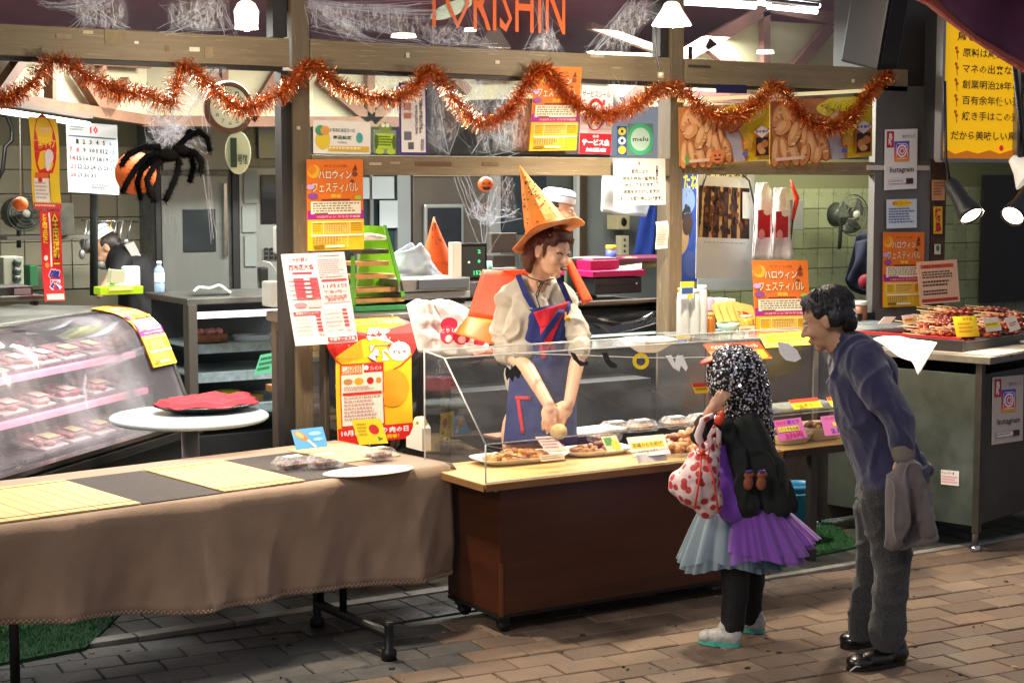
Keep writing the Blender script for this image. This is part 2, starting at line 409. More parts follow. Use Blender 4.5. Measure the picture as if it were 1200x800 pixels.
turf('turf_mat', [(1.35, 6.28), (2.02, 6.36), (2.62, 7.25), (2.7, 7.7), (1.2, 7.7)], 'green artificial turf mat on the floor under the long table')
turf('turf_mat', [(5.02, 5.98), (5.95, 6.08), (6.6, 7.4), (5.3, 7.4)], 'green artificial turf mat on the floor below the blue bin')
r_ = random.Random(21); lt_ = MB()                                        # grit, gum spots and scraps on the paving
for _ in range(260):
    x, y = r_.uniform(1.8, 7.5), r_.uniform(3.6, 6.4); s0 = r_.uniform(.003, .009) if r_.random() < .8 else r_.uniform(.010, .018)
    lt_.lathe([(0, .0045), (s0 * .8, .0045), (s0, .001)], mat(r_.choice(['#2a241e', '#1f1b17', '#3a332b', '#8a7d68']), .9), (x, y, 0), 7, sy=r_.uniform(.6, 1))
tag(lt_.build('grit', kind='stuff'), 'dark grit and gum spots scattered over the brick paving', 'grit')
# ---------------------------------------------------------------- building shell
def slabwall(name, pts, z0, z1, m, t=.08, kind='structure'):
    mb = MB(); p = V((*pts[0], 0)); q = V((*pts[1], 0)); a = (q - p).normalized(); nn = V((-a.y, a.x, 0))
    c = (p + q) / 2 + nn * t / 2 + V((0, 0, (z0 + z1) / 2)); mb.box(c, ((q - p).length, t, z1 - z0), m, Matrix((a, nn, V((0, 0, 1)))).transposed())
    return mb.build(name, kind=kind)
wallm = mat('#5f625c', .6, var=.15, sc=3)
backwall = slabwall('back_wall', ((1.0, 10.6), (7.6, 10.6)), 0, 3.4, wallm)
slabwall('left_wall', ((1.0, 7.2), (1.0, 10.6)), 0, 3.4, wallm)
cream = mat('#a8a184', .8, var=.1, sc=4)
# ceiling, dull red
cl = MB(); cl.add([(1, 7.15, 3.35), (13, 7.15, 3.35), (13, 10.7, 2.72), (1, 10.7, 2.72), (1, 7.15, 3.43), (13, 7.15, 3.43), (13, 10.7, 2.8), (1, 10.7, 2.8)],
   [(0, 1, 2, 3), (7, 6, 5, 4), (0, 4, 5, 1), (1, 5, 6, 2), (2, 6, 7, 3), (3, 7, 4, 0)], mat('#8a4658', .7, var=.25, sc=2)); cl.build('ceiling', kind='structure')
# green tiled wall at the right
tw = MB(); TY = 9.15
tw.box((9.8, TY + .06, 1.4), (5.5, .1, 2.8), mat('#56583a', .8)); tiled = tw.build('tiled_wall', kind='structure', centre=False)
wt = [mat(c, .3, var=.12, sc=5, rvar=.1) for c in ('#6f7557', '#747a5b', '#6a7052')]
def wall_tiles(parent, x0, x1, z0, z1, Y, s_=.146, gap=.005, mats=None, axis=0):
    ms = []
    for m in mats:
        mb = MB(); a = s_ - gap; mb.box((0, 0, 0), (a, .012, a), m, bev=.0025); ms.append(mb.mesh('wall_tile'))
    z = z0
    while z < z1:
        x = x0
        while x < x1:
            o = bpy.data.objects.new('wall_tile', random.choice(ms)); COL.objects.link(o); o.parent = parent
            o.location = V((x, Y, z)) - wl(parent); x += s_
        z += s_
wall_tiles(tiled, 7.2, 9.2, 1.0, 1.85, TY + .004, mats=wt)
wall_tiles(tiled, 9.2, 10.9, 0.72, 1.75, TY + .004, mats=wt)
# pale tiled wall at the far left
lt = MB(); lt.box((2.55, 10.45, 1.5), (2.6, .08, 2.2), mat('#6c6a56', .8)); ltw = lt.build('tiled_side_wall', kind='structure', centre=False)
wall_tiles(ltw, 2.3, 3.75, 1.25, 2.1, 10.4, .15, .006, [mat(c, .35, var=.12, sc=5) for c in ('#8a8873', '#84826c', '#908e79')])
# ---------------------------------------------------------------- timber shop front
FY = 7.0
wm = wood('#7d6f54', 'painted_timber', 2.5, .28, .6, (1, 8, 14), worn='#93876b')
wmv = wood('#665944', 'painted_post', 2.5, .28, .6, (14, 8, 1), worn='#7d705a')
dk = mat('#23211e', .6, var=.2)
front = thing('shop_front', 'grey brown timber shop front frame with glazed transom above the counters', 'shop front', (4.4, FY, 0))
b = MB(); b.box((2.13, FY + .03, 2.43), (2.2, .06, .128), wm, bev=.004); b.build('beam', front)
b = MB(); b.box((4.37, FY + .032, 2.43), (2.07, .06, .128), wm, bev=.004); b.build('beam', front)
b = MB(); b.box((6.32, FY + .03, 2.43), (1.63, .06, .128), wm, bev=.004); b.build('beam', front)
b = MB(); b.box((4.37, FY + .03, 1.925), (2.07, .06, .092), wm, bev=.004); b.build('beam', front)
b = MB(); b.box((6.25, FY + .03, 1.925), (1.5, .05, .075), wm, bev=.004); b.build('beam', front)
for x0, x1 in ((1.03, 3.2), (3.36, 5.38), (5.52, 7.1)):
    b = MB(); b.box(((x0 + x1) / 2, FY + .04, 2.356), (x1 - x0, .05, .018), dk); b.build('shadow_strip', front)  # dark strip laid in as the shade under each beam
def post(x, name='post', w_=.085, z1=3.4, m=wmv, dy=0):
    b = MB(); b.box((x, FY + .055 + dy, z1 / 2), (w_, .11, z1), m, bev=.004); o = b.build(name, front); return o
post(3.285); post(5.45)
b = MB(); b.box((3.215, FY + .05, 1.3), (.05, .07, 2.1), dk); b.build('post_liner', front)
b = MB(); b.box((5.375, FY + .05, 2.67), (.055, .07, .34), dk); b.build('mullion', front)
b = MB(); b.box((3.19, FY + .05, 2.67), (.07, .07, .34), dk); b.build('mullion', front)
tg = glass('transom', haze=.035, hcol=(.75, .7, .85), hsc=1.5)
for x0, x1 in ((1.03, 3.14), (3.33, 5.34), (5.5, 7.1)):
    b = MB(); b.box(((x0 + x1) / 2, FY + .04, 2.83), (x1 - x0, .006, .66), tg); b.build('transom_pane', front)
b = MB(); b.box((4.37, FY + .05, 2.165), (2.0, .006, .36), glass('lower', haze=.05, hcol=(.8, .85, .85), hsc=2)); b.build('glass_pane', front)
b = MB()                                                                 # tape scraps and chips on the timber
for (x, y, w_, h_, c) in [(75, 43, 18, 6, '#8d7c5c'), (135, 44, 24, 18, '#7c6c48'), (196, 57, 5, 7, '#6a5c40'), (245, 62, 10, 13, '#8a7a5a'), (103, 38, 12, 4, '#b7aa86'), (228, 58, 12, 5, '#d8d4c0'), (160, 50, 5, 3, '#d8d4c0'), (478, 65, 4, 6, '#c9c2ac'), (583, 73, 5, 4, '#cfc7b0'), (508, 192, 42, 5, '#5f4b2c'), (440, 192, 14, 3, '#b5a888'), (463, 191, 12, 3, '#a5926a'), (575, 192, 18, 4, '#6a5836'), (700, 66, 16, 3, '#a79f88'), (820, 78, 26, 3, '#3c3528'), (1000, 95, 3, 4, '#d0c8a8'), (350, 150, 4, 4, '#b9ae93')]:
    TL, TR, BLc = quadY(x - w_ / 2, y - h_ / 2, x + w_ / 2, y + h_ / 2, FY - .0035)
    b.box(((TL.x + TR.x) / 2, FY - .0032 + .0012, (TL.z + BLc.z) / 2), (TR.x - TL.x, .003, TL.z - BLc.z), mat(c, .6, var=.2, sc=30))
b.build('tape_scrap', front, kind='stuff')
TL, TR, BLc = quadY(497, -24, 662, 37, FY + .03)
m_ = MB(); sheet('', '', '', TL, TR, BLc, [('t', 'TORISHIN', .0, 0, 1, 1, '#d9601c', .004)], base=mat('#000', alpha=0), mbm=m_)
keep = [i for i in range(len(m_.f)) if m_.m[i] != 0]; m_.f = [m_.f[i] for i in keep]; m_.m = [m_.m[i] for i in keep]; m_.sm = [m_.sm[i] for i in keep]
m_.build('lettering', front)
b = MB(); TL, TR, BLc = quadY(503, -8, 555, 30, FY + .035); c_ = (TR + BLc) / 2
b.ell(c_, (.13, .003, .035), mat('#c8dcc8', .5), Matrix.Rotation(math.radians(-22), 3, 'Y'), 18, 6); b.build('leaf_sticker', front)
# stainless pillar at the right
steel = mat('#8a8a84', .38, .85, var=.12, sc=3, rvar=.12, stretch=(1, 1, .15))
steel_d = mat('#5a5b57', .42, .8, var=.2, sc=3, rvar=.15)
pl = thing('steel_pillar', 'tall stainless steel clad pillar carrying posters between chicken display and grill', 'pillar', (7.1, FY, 0))
TL, TR, BLc = quadY(1024, 98, 1090, 420, FY)
b = MB(); b.box(((TL.x + TR.x) / 2, FY + .025, 1.2), (TR.x - TL.x, .05, 2.4), mat('#7b7973', .45, .55, var=.15, sc=2, rvar=.12, stretch=(1, 1, .2)), bev=.003); b.build('cladding', pl)
a1 = PY(1091, 300, FY).x; a2 = PY(1107, 300, FY).x
b = MB(); b.box(((a1 + a2) / 2, FY + .025, 1.05), (a2 - a1, .05, 2.1), mat('#4c3525', .7, var=.3, sc=6)); b.build('wooden_edge', pl)
b = MB(); b.box((7.25, FY + .138, 2.76), (.9, .26, .72), mat('#2a2724', .6, var=.2)); b.build('shadow_casing', pl)  # dark colour of this box paints the shadow beside the speaker
b = MB(); b.box((7.07, FY - .004, 1.93), (.5, .006, .028), mat('#c9c6bd', .5)); b.build('label_strip', pl)
# ---------------------------------------------------------------- trusses over the glazed rooms
tr_m = wood('#6b4a33', 'truss', 2, .3, .65, (6, 6, 6)); tr_p = wood('#76524a', 'truss_pale', 2, .25, .65, (5, 5, 5))
def truss(name, label, px, p, nrm, m, back=None, loc=None):
    t = thing(name, label, 'truss', p); nrm = V(nrm).normalized()
    for (x0, y0, x1, y1, wp) in px:
        a = PP(x0, y0, V(p), nrm); c2 = PP(x1, y1, V(p), nrm); d = ((a + c2) / 2 - EYE).dot(FWD)
        b = MB(); b.beam(a, c2, S(wp, d), .05, m, up=nrm.cross(c2 - a) if abs((c2 - a).normalized().z) > .8 else V((0, 0, 1)))
        b.build('timber', t)
    if back:
        q = [PP(x, y, V(p) - nrm * -.06, nrm) for x, y in back]; b = MB()
        b.add(q + [v + nrm * .03 for v in q], [tuple(range(len(q))), tuple(range(2 * len(q) - 1, len(q) - 1, -1))] + [(i, (i + 1) % len(q), (i + 1) % len(q) + len(q), i + len(q)) for i in range(len(q))], cream); b.build('plaster_panel', t)
    return t
L45 = V((math.cos(math.radians(42)), math.sin(math.radians(42)), 0)); N45 = V((-L45.y, L45.x, 0))
truss('roof_truss', 'brown half timbered truss on cream plaster at the far left', [(-40, 108, 172, 141, 13), (59, 60, 59, 118, 9), (118, 55, 118, 128, 8), (-4, 110, 30, 62, 13), (88, 80, 122, 133, 13), (122, 133, 148, 96, 13), (-40, 62, 172, 76, 10)], (2.0, 7.75, 2.2), N45, tr_m, [(-60, 40), (172, 60), (172, 140), (-60, 100)])
truss('roof_truss', 'brown half timbered truss on cream plaster behind the wall clock', [(166, 142, 480, 143, 12), (262, 80, 262, 140, 8), (292, 140, 328, 82, 13), (245, 85, 292, 142, 11), (374, 92, 432, 140, 12), (433, 80, 433, 142, 10), (434, 142, 478, 100, 12)], (4.0, 9.2, 2.1), (0, 1, 0), tr_m, [(166, 60), (490, 60), (490, 142), (166, 142)])
truss('roof_truss', 'pinkish brown truss seen through the transom beside the black speaker', [(790, 72, 898, 10, 15), (900, 8, 1006, 28, 14), (896, 14, 896, 100, 10), (826, 50, 884, 100, 13), (917, 96, 972, 32, 13), (1000, 20, 1000, 100, 10), (790, 112, 1010, 122, 12), (806, 55, 806, 112, 6), (730, 118, 770, 80, 10), (690, 30, 780, 62, 8)], (6.3, 8.2, 2.3), (0, 1, 0), tr_p, [(805, 74), (880, 24), (990, 30), (1002, 125), (730, 125), (690, 60), (760, 62)])
truss('roof_truss', 'brown timber and cream panel in the middle bay behind the transom glass', [(522, 80, 548, 108, 11), (560, 92, 605, 92, 6)], (4.9, 9.2, 2.1), (0, 1, 0), tr_m, [(520, 70), (770, 70), (770, 112), (520, 118)])
# ================================================================ REFRIGERATED CASES
dark_m = mat('#1b1b1c', .5, var=.2); frame_m = mat('#5b5149', .45, .35, var=.15, sc=4)
chrome = mat('#c8c8c6', .18, 1); blacks = mat('#121212', .4)
def extr(mb, prof, O, A, N_, L0, L1, m, thick=.006, smooth=True):
    """sheet along direction A following a profile of (outward offset, height)"""
    n = len(prof) - 1
    mb.grid(lambda u, v: O + A * (L0 + (L1 - L0) * u) + N_ * prof[min(n, round(v * n))][0] + V((0, 0, prof[min(n, round(v * n))][1])), 1, n, m, thick=thick, smooth=smooth)
def endcap(mb, prof, O, A, N_, l, m, t=.012):
    p = [O + A * l + N_ * a + V((0, 0, z)) for a, z in prof]; q = [v + A * t for v in p]; k = len(p)
    mb.add(p + q, [tuple(range(k)), tuple(range(2 * k - 1, k - 1, -1))] + [(i, (i + 1) % k, (i + 1) % k + k, i + k) for i in range(k)], m)
def bx(mb, O, A, N_, l0, l1, n0, n1, z0, z1, m, bev=0):
    c = O + A * (l0 + l1) / 2 + N_ * (n0 + n1) / 2 + V((0, 0, (z0 + z1) / 2))
    mb.box(c, (abs(l1 - l0), abs(n1 - n0), abs(z1 - z0)), m, Matrix((A, N_, V((0, 0, 1)))).transposed(), bev)
ZUP = V((0, 0, 1))
# --- the big meat case at the left, running away from the viewer
O1 = V((1.15, 6.80, 0)); A1 = L45; N1 = V((L45.y, -L45.x, 0)); LL = 2.34
meat = thing('meat_case', 'long refrigerated meat case with curved glass and pink lit shelves at the far left', 'display case', O1 + A1 * 1.6)
b = MB(); bx(b, O1, A1, N1, 0, LL, -.75, .40, .06, .56, dark_m, .01); b.build('base', meat)
b = MB(); bx(b, O1, A1, N1, 0, LL, .38, .455, .565, .605, mat('#4a4744', .3, .8), .004); bx(b, O1, A1, N1, 0, LL, .385, .45, .62, .64, chrome); b.build('lower_trim', meat)
b = MB(); bx(b, O1, A1, N1, 0, LL, -.62, -.02, 1.175, 1.205, steel, .004); b.build('top', meat)
b = MB(); bx(b, O1, A1, N1, 0, LL, -.02, .02, 1.165, 1.2, chrome, .006); b.build('top_rail', meat)
b = MB(); bx(b, O1, A1, N1, 0, LL, -.62, -.55, .5, 1.17, mat('#6f6a68', .5, .3)); b.build('back_panel', meat)
prof1 = [(.02, 1.185), (.09, 1.18), (.16, 1.155), (.21, 1.11), (.25, 1.03), (.30, .90), (.35, .77), (.41, .64)]
b = MB(); extr(b, prof1, O1, A1, N1, .01, LL - .01, glass('meat', tint=(.9, .9, .92), haze=.22, hcol=(.78, .74, .80), hsc=2.2, stretch=(1, 1, .5), edge=.08), .005); b.build('curved_glass', meat)
b = MB(); endcap(b, [(-.6, .6)] + [(-.6, 1.17)] + prof1, O1, A1, N1, LL - .02, mat('#6a6564', .35, .4, alpha=.75)); b.build('end_panel', meat)
pr2 = [(a + .004, z) for a, z in prof1]
b = MB(); extr(b, pr2, O1, A1, N1, LL - .03, LL, mat('#6e6966', .3, .7), .006); b.build('end_frame', meat)
shelf_g = mat('#8a8a8e', .3, .6, rvar=.1)
pink_l = mat('#f08fa2', emis=1.25, ecol='#ff90a8')
for k_, (zz, n0, n1) in enumerate([(1.0, -.3, .17), (.82, -.3, .235), (.64, -.45, .34)]):
    b = MB(); bx(b, O1, A1, N1, .05, LL - .1, n0, n1, zz, zz + .012, shelf_g); sh = b.build('shelf', meat)
    if k_ < 2:
        b = MB(); bx(b, O1, A1, N1, .05, LL - .22, n1 - .005, n1 + .028, zz - .035, zz - .002, pink_l, .008); b.build('light_tube', meat)
tray_w = mat('#d8d2d2', .35); meat_c = [mat(c, .3, var=.5, sc=30, bump=.4) for c in ('#d4717c', '#dd8885', '#e8b0ae', '#c85a66')]
film = mat('#e7c8cc', .15, alpha=.35); lab_w = mat('#e9e6da', .5); lab_y = mat('#d8d29a', .5)
def meat_tray(o, al, nn, z, w_, mc, lc, label):
    t = thing('meat_tray', label, 'meat tray', o + A1 * al + N1 * nn + V((0, 0, z)), 'trays of chicken in the pink lit meat case')
    R = Matrix((A1, N1, ZUP)).transposed() @ Matrix.Rotation(math.radians(-12), 3, 'X'); c = t.location
    b = MB(); b.box(c + V((0, 0, .018)), (w_, .19, .02), tray_w, R, .006); b.build('tray', t)
    b = MB()
    for q in range(9): b.ell(c + R @ V((random.uniform(-w_ * .38, w_ * .38), random.uniform(-.07, .07), .036)), (random.uniform(.022, .036), random.uniform(.018, .028), .016), mc, Matrix.Rotation(random.uniform(0, 3), 3, 'Z'), 8, 5)
    b.build('chicken_piece', t, kind='stuff')
    b = MB(); b.box(c + R @ V((0, 0, .05)), (w_ * .98, .145, .004), film, R); b.build('film', t)
    b = MB(); b.box(c + R @ V((w_ * .12, .02, .058)), (w_ * .5, .07, .002), lc, R); b.build('label_sheet', t)
rows = [(1.012, .06, [.95, 1.18, 1.4, 1.62, 1.84, 2.06]), (.832, .12, [1.0, 1.25, 1.5, 1.78, 2.05]), (.652, .2, [1.2, 1.42, 1.65, 1.88, 2.12])]
nm = ['top shelf', 'middle shelf', 'bottom shelf']; ordn = ['first', 'second', 'third', 'fourth', 'fifth', 'sixth', 'seventh']
for r_, (z, nn, als) in enumerate(rows):
    for k_, al in enumerate([a_ for a_ in als if a_ < 2.25]):
        meat_tray(O1, al, nn, z, .17 if k_ % 3 else .20, meat_c[(k_ + r_) % 4], lab_y if (r_ == 2 or k_ in (3, 4)) else lab_w,
                  'tray of chicken, %s from the left on the %s of the meat case' % (ordn[k_], nm[r_]))
# --- second case, beyond it, open shelves
X0 = PY(232, 420, 8.75).x; X1 = PY(322, 420, 8.75).x
c2 = thing('shelf_case', 'dark steel refrigerated shelf case behind the round table with trays on its shelves', 'display case', ((X0 + X1) / 2 + .1, 9.0, 0))
def cb(n, x0, x1, y0, y1, z0, z1, m, par, bev=0, label=None, kind=None):
    b = MB(); b.box(((x0 + x1) / 2, (y0 + y1) / 2, (z0 + z1) / 2), (x1 - x0, y1 - y0, z1 - z0), m, bev=bev); return b.build(n, par, label, kind=kind)
X0 -= .02; X1 += .35
cb('base', X0, X1, 8.78, 9.4, .05, .42, dark_m, c2); cb('back_panel', X0, X1, 9.38, 9.42, .4, 1.2, mat('#4d5254', .4, .4), c2)
cb('top', X0 - .05, X1, 8.72, 9.4, 1.17, 1.205, steel, c2, .004); cb('light_band', X0, X1, 8.74, 8.78, 1.09, 1.125, mat('#f6e6ee', emis=1.6, ecol='#ffe9f4'), c2)
cb('upright', X0 - .05, X0 - .0, 8.70, 8.78, .1, 1.17, mat('#67625c', .4, .5), c2)
for z, y0 in ((.93, 8.86), (.77, 8.82), (.58, 8.8)):
    cb('shelf', X0 + .01, X1 - .01, y0, 9.37, z - .012, z, mat('#9fb0b4', .3, .3), c2); cb('shelf_lip', X0 + .01, X1 - .01, y0 - .006, y0 - .001, z - .05, z + .004, mat('#8fa1a6', .25, .2, var=.3, sc=30), c2)
bk = thing('wicker_basket', 'round wicker basket of pink rolls on the upper shelf behind the case upright', 'basket', V((X0 + .17, 8.99, .932)))
b = MB(); b.lathe([(.09, 0), (.12, .005), (.125, .05), (.115, .052), (.108, .01), (.0, .01)], mat('#6b4424', .7, var=.4, sc=60, bump=1), bk.location, 18, sy=.8); b.build('bowl', bk)
for q in range(5):
    b = MB(); b.ell(bk.location + V((-.07 + q * .034, random.uniform(-.02, .02), .06)), (.025, .035, .022), mat('#c98f86', .5, var=.2, sc=20)); b.build('roll', bk)
b = MB(); b.lathe([(.11, 0), (.12, .025), (.122, .03), (.112, .028), (.1, .006), (0, .006)], mat('#a9bcc4', .3, .2), V((X0 + .45, 9.0, .932)), 20, sy=.8); b.build('blue_grey_plate', None, 'blue grey oval plate on the upper shelf beside the wicker basket', 'plate')
b = MB(); b.box((X0 + .33, 9.0, .60), (.3, .2, .045), mat('#8f6a2c', .6, var=.4, sc=40, bump=1), bev=.012); b.ell((X0 + .27, 8.96, .635), (.1, .07, .022), mat('#d9c929', .5, var=.2, sc=9)); b.build('lemon_tray', None, 'shallow woven tray with a yellow cloth on the low shelf of the shelf case', 'tray')
TL = PY(305, 416, 8.7); sheet('green_tag', 'green handwritten tag clipped at the right end of the shelf case', 'price tag', TL, PY(326, 412, 8.7), PY(297, 440, 8.7), [('l', .1, .15, .9, .9, 3, '#1c5a3c')], '#58b184')
cb('wood_ledge', X0 + .42, X1 + .1, 8.62, 8.74, .66, .70, mat('#94673a', .5, var=.3), None, .004); _o = COL.objects['wood_ledge']; tag(_o, 'small wooden ledge with a white cloth at the end of the shelf case', 'shelf')
b = MB(); b.ell((X1 - .02, 8.62, .58), (.09, .08, .06), mat('#2a3f9c', .6, var=.3), None); b.ell((X1 + .02, 8.6, .50), (.12, .07, .05), mat('#b9c1c4', .5, var=.2)); b.build('cloth_bundle', None, 'blue and white cloth bundle stuffed beside the shelf case', 'cloth')
# --- round table with red cloth tray
rt = thing('round_table', 'round pale blue pedestal table standing behind the draped long table', 'table', PZ(222, 486, .70) * V((1, 1, 0)) if False else V((*PZ(222, 486, .80).xy, 0)))
c = rt.location
b = MB(); b.lathe([(0, .775), (.342, .775), (.355, .785), (.355, .795), (.346, .802), (0, .802)], mat('#b9cdd3', .35, var=.06), c, 44); b.build('table_top', rt)
b = MB(); b.lathe([(0, .02), (.038, .02), (.038, .775), (0, .775)], mat('#9b9895', .35, .7), c, 18); b.build('column', rt)
b = MB(); b.lathe([(0, 0), (.24, 0), (.24, .012), (.05, .03), (0, .03)], mat('#777', .4, .6), c, 24); b.build('foot_plate', rt)
tc = V((*PZ(243, 482, .80).xy, .803))
ty = thing('tray', 'black lacquer tray covered with a red cloth on the round table', 'tray', tc)
b = MB(); b.lathe([(0, 0), (.155, .0), (.238, .028), (.25, .033), (.242, .037), (.155, .012), (0, .012)], mat('#141214', .25), tc, 32, sy=.75); b.build('dish', ty)
def clothf(u, v):
    a = u * 2 * math.pi; r = v * .24; nz_ = noise.noise(V((math.cos(a) * v * 2.2, math.sin(a) * v * 2.2, 4)))
    rr = r * (1 + .06 * math.sin(a * 7) * v)
    return tc + V((rr * math.cos(a), rr * math.sin(a) * .75, .04 + .018 * nz_ + .02 * (1 - v) + (.012 if v < .9 else -.006) + .006 * math.sin(a * 9) * v))
b = MB(); b.grid(clothf, 60, 14, mat('#a3182a', .85, var=.12, sc=30, bump=.4, bsc=180), .004); b.build('cloth', ty)
cb('floor_box', c.x + .12, c.x + .42, c.y + .28, c.y + .6, .02, .40, mat('#2c3132', .4, .2), None, .01); tag(COL.objects['floor_box'], 'dark plastic storage box on the floor behind the round table', 'box')
# --- brown framed case carrying the festival poster
cx0 = 3.38; cx1 = 4.02; cy0 = 6.96; cy1 = 7.56
fr = thing('deli_case', 'brown framed glass deli case with a curved glass front behind the long table', 'display case', ((cx0 + cx1) / 2, 7.25, 0))
cb('base', cx0, cx1, cy0 + .03, cy1, .04, .5, mat('#3a2f2a', .5, var=.2), fr, .006)
cb('top', cx0 - .03, cx1 + .05, cy0 + .1, cy1 + .02, 1.165, 1.215, mat('#6a6560', .35, .6, rvar=.1), fr, .006)
for (x, y) in ((cx0, cy0 + .03), (cx0, cy1 - .03)):
    cb('frame_post', x - .012, x + .03, y - .03, y + .03, .5, 1.165, frame_m, fr, .004)
cb('frame_rail', cx0 - .01, cx0 + .028, cy0 + .06, cy1 - .06, .5, .54, frame_m, fr); cb('frame_rail', cx0 - .01, cx0 + .028, cy0 + .06, cy1 - .06, 1.12, 1.163, frame_m, fr)
cb('side_glass', cx0 + .002, cx0 + .008, cy0 + .06, cy1 - .06, .54, 1.12, glass('side', haze=.05), fr)
cb('inner_divider', cx0 + .2, cx0 + .24, cy0 + .1, cy1, .5, 1.1, mat('#4e3c31', .6, var=.2), fr)
cb('inner_board', cx0 + .05, cx0 + .2, cy0 + .34, cy0 + .36, .86, 1.10, mat('#8a7a5c', .7), fr); cb('note_card', cx0 + .09, cx0 + .14, cy0 + .335, cy0 + .339, .98, 1.03, lab_w, fr)
prc = [(-.12, 1.19), (-.06, 1.185), (0, 1.165), (.035, 1.12), (.05, 1.06), (.05, .6), (.05, .5)]
OC = V((cx0, cy0 + .03, 0)); AX = V((1, 0, 0)); NY = V((0, -1, 0))
b = MB(); extr(b, prc, OC, AX, NY, 0, .64, mat('#1a1a1c', .12, .2, coat=1), .006); b.build('curved_front', fr)
b = MB(); extr(b, [(a + .004, z) for a, z in prc], OC, AX, NY, .585, .645, mat('#2a2a2a', .2, .9), .01); b.build('front_rim', fr)
# festival poster, bent over the curved front
# ================================================================ POSTERS AND SIGNS
OR = '#e8751a'
def hallow():
    it = [('e', .12, .13, .11, .075, '#f3b62a'), ('e', .09, .11, .075, .055, '#e88a1e'), ('p', [(.86, .05), (.80, .13), (.9, .12)], '#6d3310'), ('e', .85, .16, .05, .03, '#8a3a10'), ('e', .8, .24, .04, .02, '#8a3a10'),
          ('t', 'ハロウィン', .19, .115, .80, .225, '#7a3a10', .03), ('t', 'ハロウィン', .20, .12, .79, .22, '#fff6dc', .01),
          ('t', 'フェスティバル', .08, .245, .92, .37, '#7a3a10', .03), ('t', 'フェスティバル', .09, .25, .91, .365, '#ffe9b8', .01), ('t', '開催', .42, .38, .60, .425, '#ffd23a', .02),
          ('t', 'ポイント5倍', .3, .055, .7, .085, '#7a3a10'), ('r', .25, .435, .76, .452, '#7a3a20'), ('e', .06, .30, .07, .03, '#c9a8d8'), ('e', .1, .40, .09, .035, '#8f4a9c'), ('e', .90, .42, .07, .025, '#a8c043'),
          ('r', 0, .56, 1, .66, '#a6188c'), ('r', .06, .46, .95, .60, '#f4ead0'), ('l', .1, .475, .92, .585, 4, '#8a7a60'), ('r', .12, .585, .36, .6, '#7a6a40'),
          ('r', .14, .61, .95, .65, '#c93a6c'), ('t', 'ハロウィン ガラガラ抽選', .17, .617, .93, .642, '#ffe9f2'),
          ('r', 0, .66, 1, 1, '#efbf16'), ('l', .08, .70, .26, .80, 4, '#b98a10'), ('l', .30, .70, .72, .80, 5, '#b98a10'), ('l', .76, .70, .97, .80, 4, '#b98a10')]
    for x in (.07, .27, .74): it.append(('r', x, .69, x + .008, .82, '#fff7d8'))
    for i in range(14): it.append(('r', .3 + i * .03, .715, .305 + i * .03, .81, '#fdf3c0'))
    it += [('r', .06, .825, .97, .845, '#fff7d8'), ('r', .06, .685, .97, .692, '#fff7d8'), ('l', .08, .86, .6, .93, 3, '#b98a10')]
    for i in range(10): it.append(('r', .12 + i * .05, .85, .126 + i * .05, .925, '#fdf3c0'))
    it += [('r', .69, .845, .698, .97, '#fff7d8'), ('r', .3, .945, .64, .965, '#f8f8f0'), ('r', .08, .94, .28, .97, '#8a6a1a')]
    return it
def PQ(name, label, cat, tl, tr, bl, Y, items, base='#fff', **kw): return sheet(name, label, cat, PY(*tl, Y), PY(*tr, Y), PY(*bl, Y), items, base, **kw)
G1 = 'halloween festival posters of the same print'
PQ('poster', 'orange halloween festival poster taped on the left post above the red and white flyer', 'poster', (359, 187), (425, 187), (360, 294), 6.985, hallow(), OR, group=G1)
PQ('poster', 'orange halloween festival poster half hidden by the tinsel in the middle glass pane', 'poster', (627, 78), (682, 79), (619, 177), 6.975, hallow(), OR, group=G1)
PQ('poster', 'orange halloween festival poster hanging over the glass counter beside the old person', 'poster', (881, 305), (946, 305), (886, 404), 6.55, hallow(), OR, group=G1)
PQ('poster', 'orange halloween festival poster on the steel pillar beside the pale pink notice', 'poster', (1035, 272), (1083, 272), (1034, 360), 6.985, hallow(), OR, group=G1)
# bent poster over the end of the meat case
pb = [(-.03, 1.213), (.09, 1.192), (.165, 1.165), (.222, 1.115), (.263, 1.03), (.30, .94), (.31, .92)]
TLp = O1 + A1 * 2.68
def bent(name, label, prof, O, A, N_, l0, l1, items, base, par=None, cat='poster', group=None):
    L = [0]
    for i in range(1, len(prof)): L.append(L[-1] + math.hypot(prof[i][0] - prof[i - 1][0], prof[i][1] - prof[i - 1][1]))
    def pos(v):
        t = min(1, max(0, v)) * L[-1]
        for i in range(1, len(L)):
            if t <= L[i] + 1e-9:
                k_ = (t - L[i - 1]) / (L[i] - L[i - 1]); return prof[i - 1][0] + (prof[i][0] - prof[i - 1][0]) * k_, prof[i - 1][1] + (prof[i][1] - prof[i - 1][1]) * k_
        return prof[-1]
    # flat sheet first, then bent along the profile
    m_ = MB(); sheet('', '', '', V((0, 0, 0)), V((l1 - l0, 0, 0)), V((0, 0, -L[-1])), items, base, .002, warp=lambda u, v: 0, mbm=m_)
    out = []
    for x, y, z in m_.v:
        off = -y; a, zz = pos(-z / L[-1]); a2, z2 = pos(min(1, -z / L[-1] + .03)); a1_, z1_ = pos(max(0, -z / L[-1] - .03))
        t = V((a2 - a1_, z2 - z1_)).normalized(); nn = V((-t.y, t.x)); nn = nn if nn.x * 1 + nn.y * .5 > 0 else -nn
        a += nn.x * off; zz += nn.y * off
        out.append(tuple(O + A * (l0 + x) + N_ * a + V((0, 0, zz))))
    m_.v = out; return m_.build(name, par, label, cat, group)
bent('poster', 'creased halloween festival poster bent over the end of the curved meat case glass', pb, O1, A1, N1, 2.08, 2.33, hallow(), '#c7852e', group=G1)
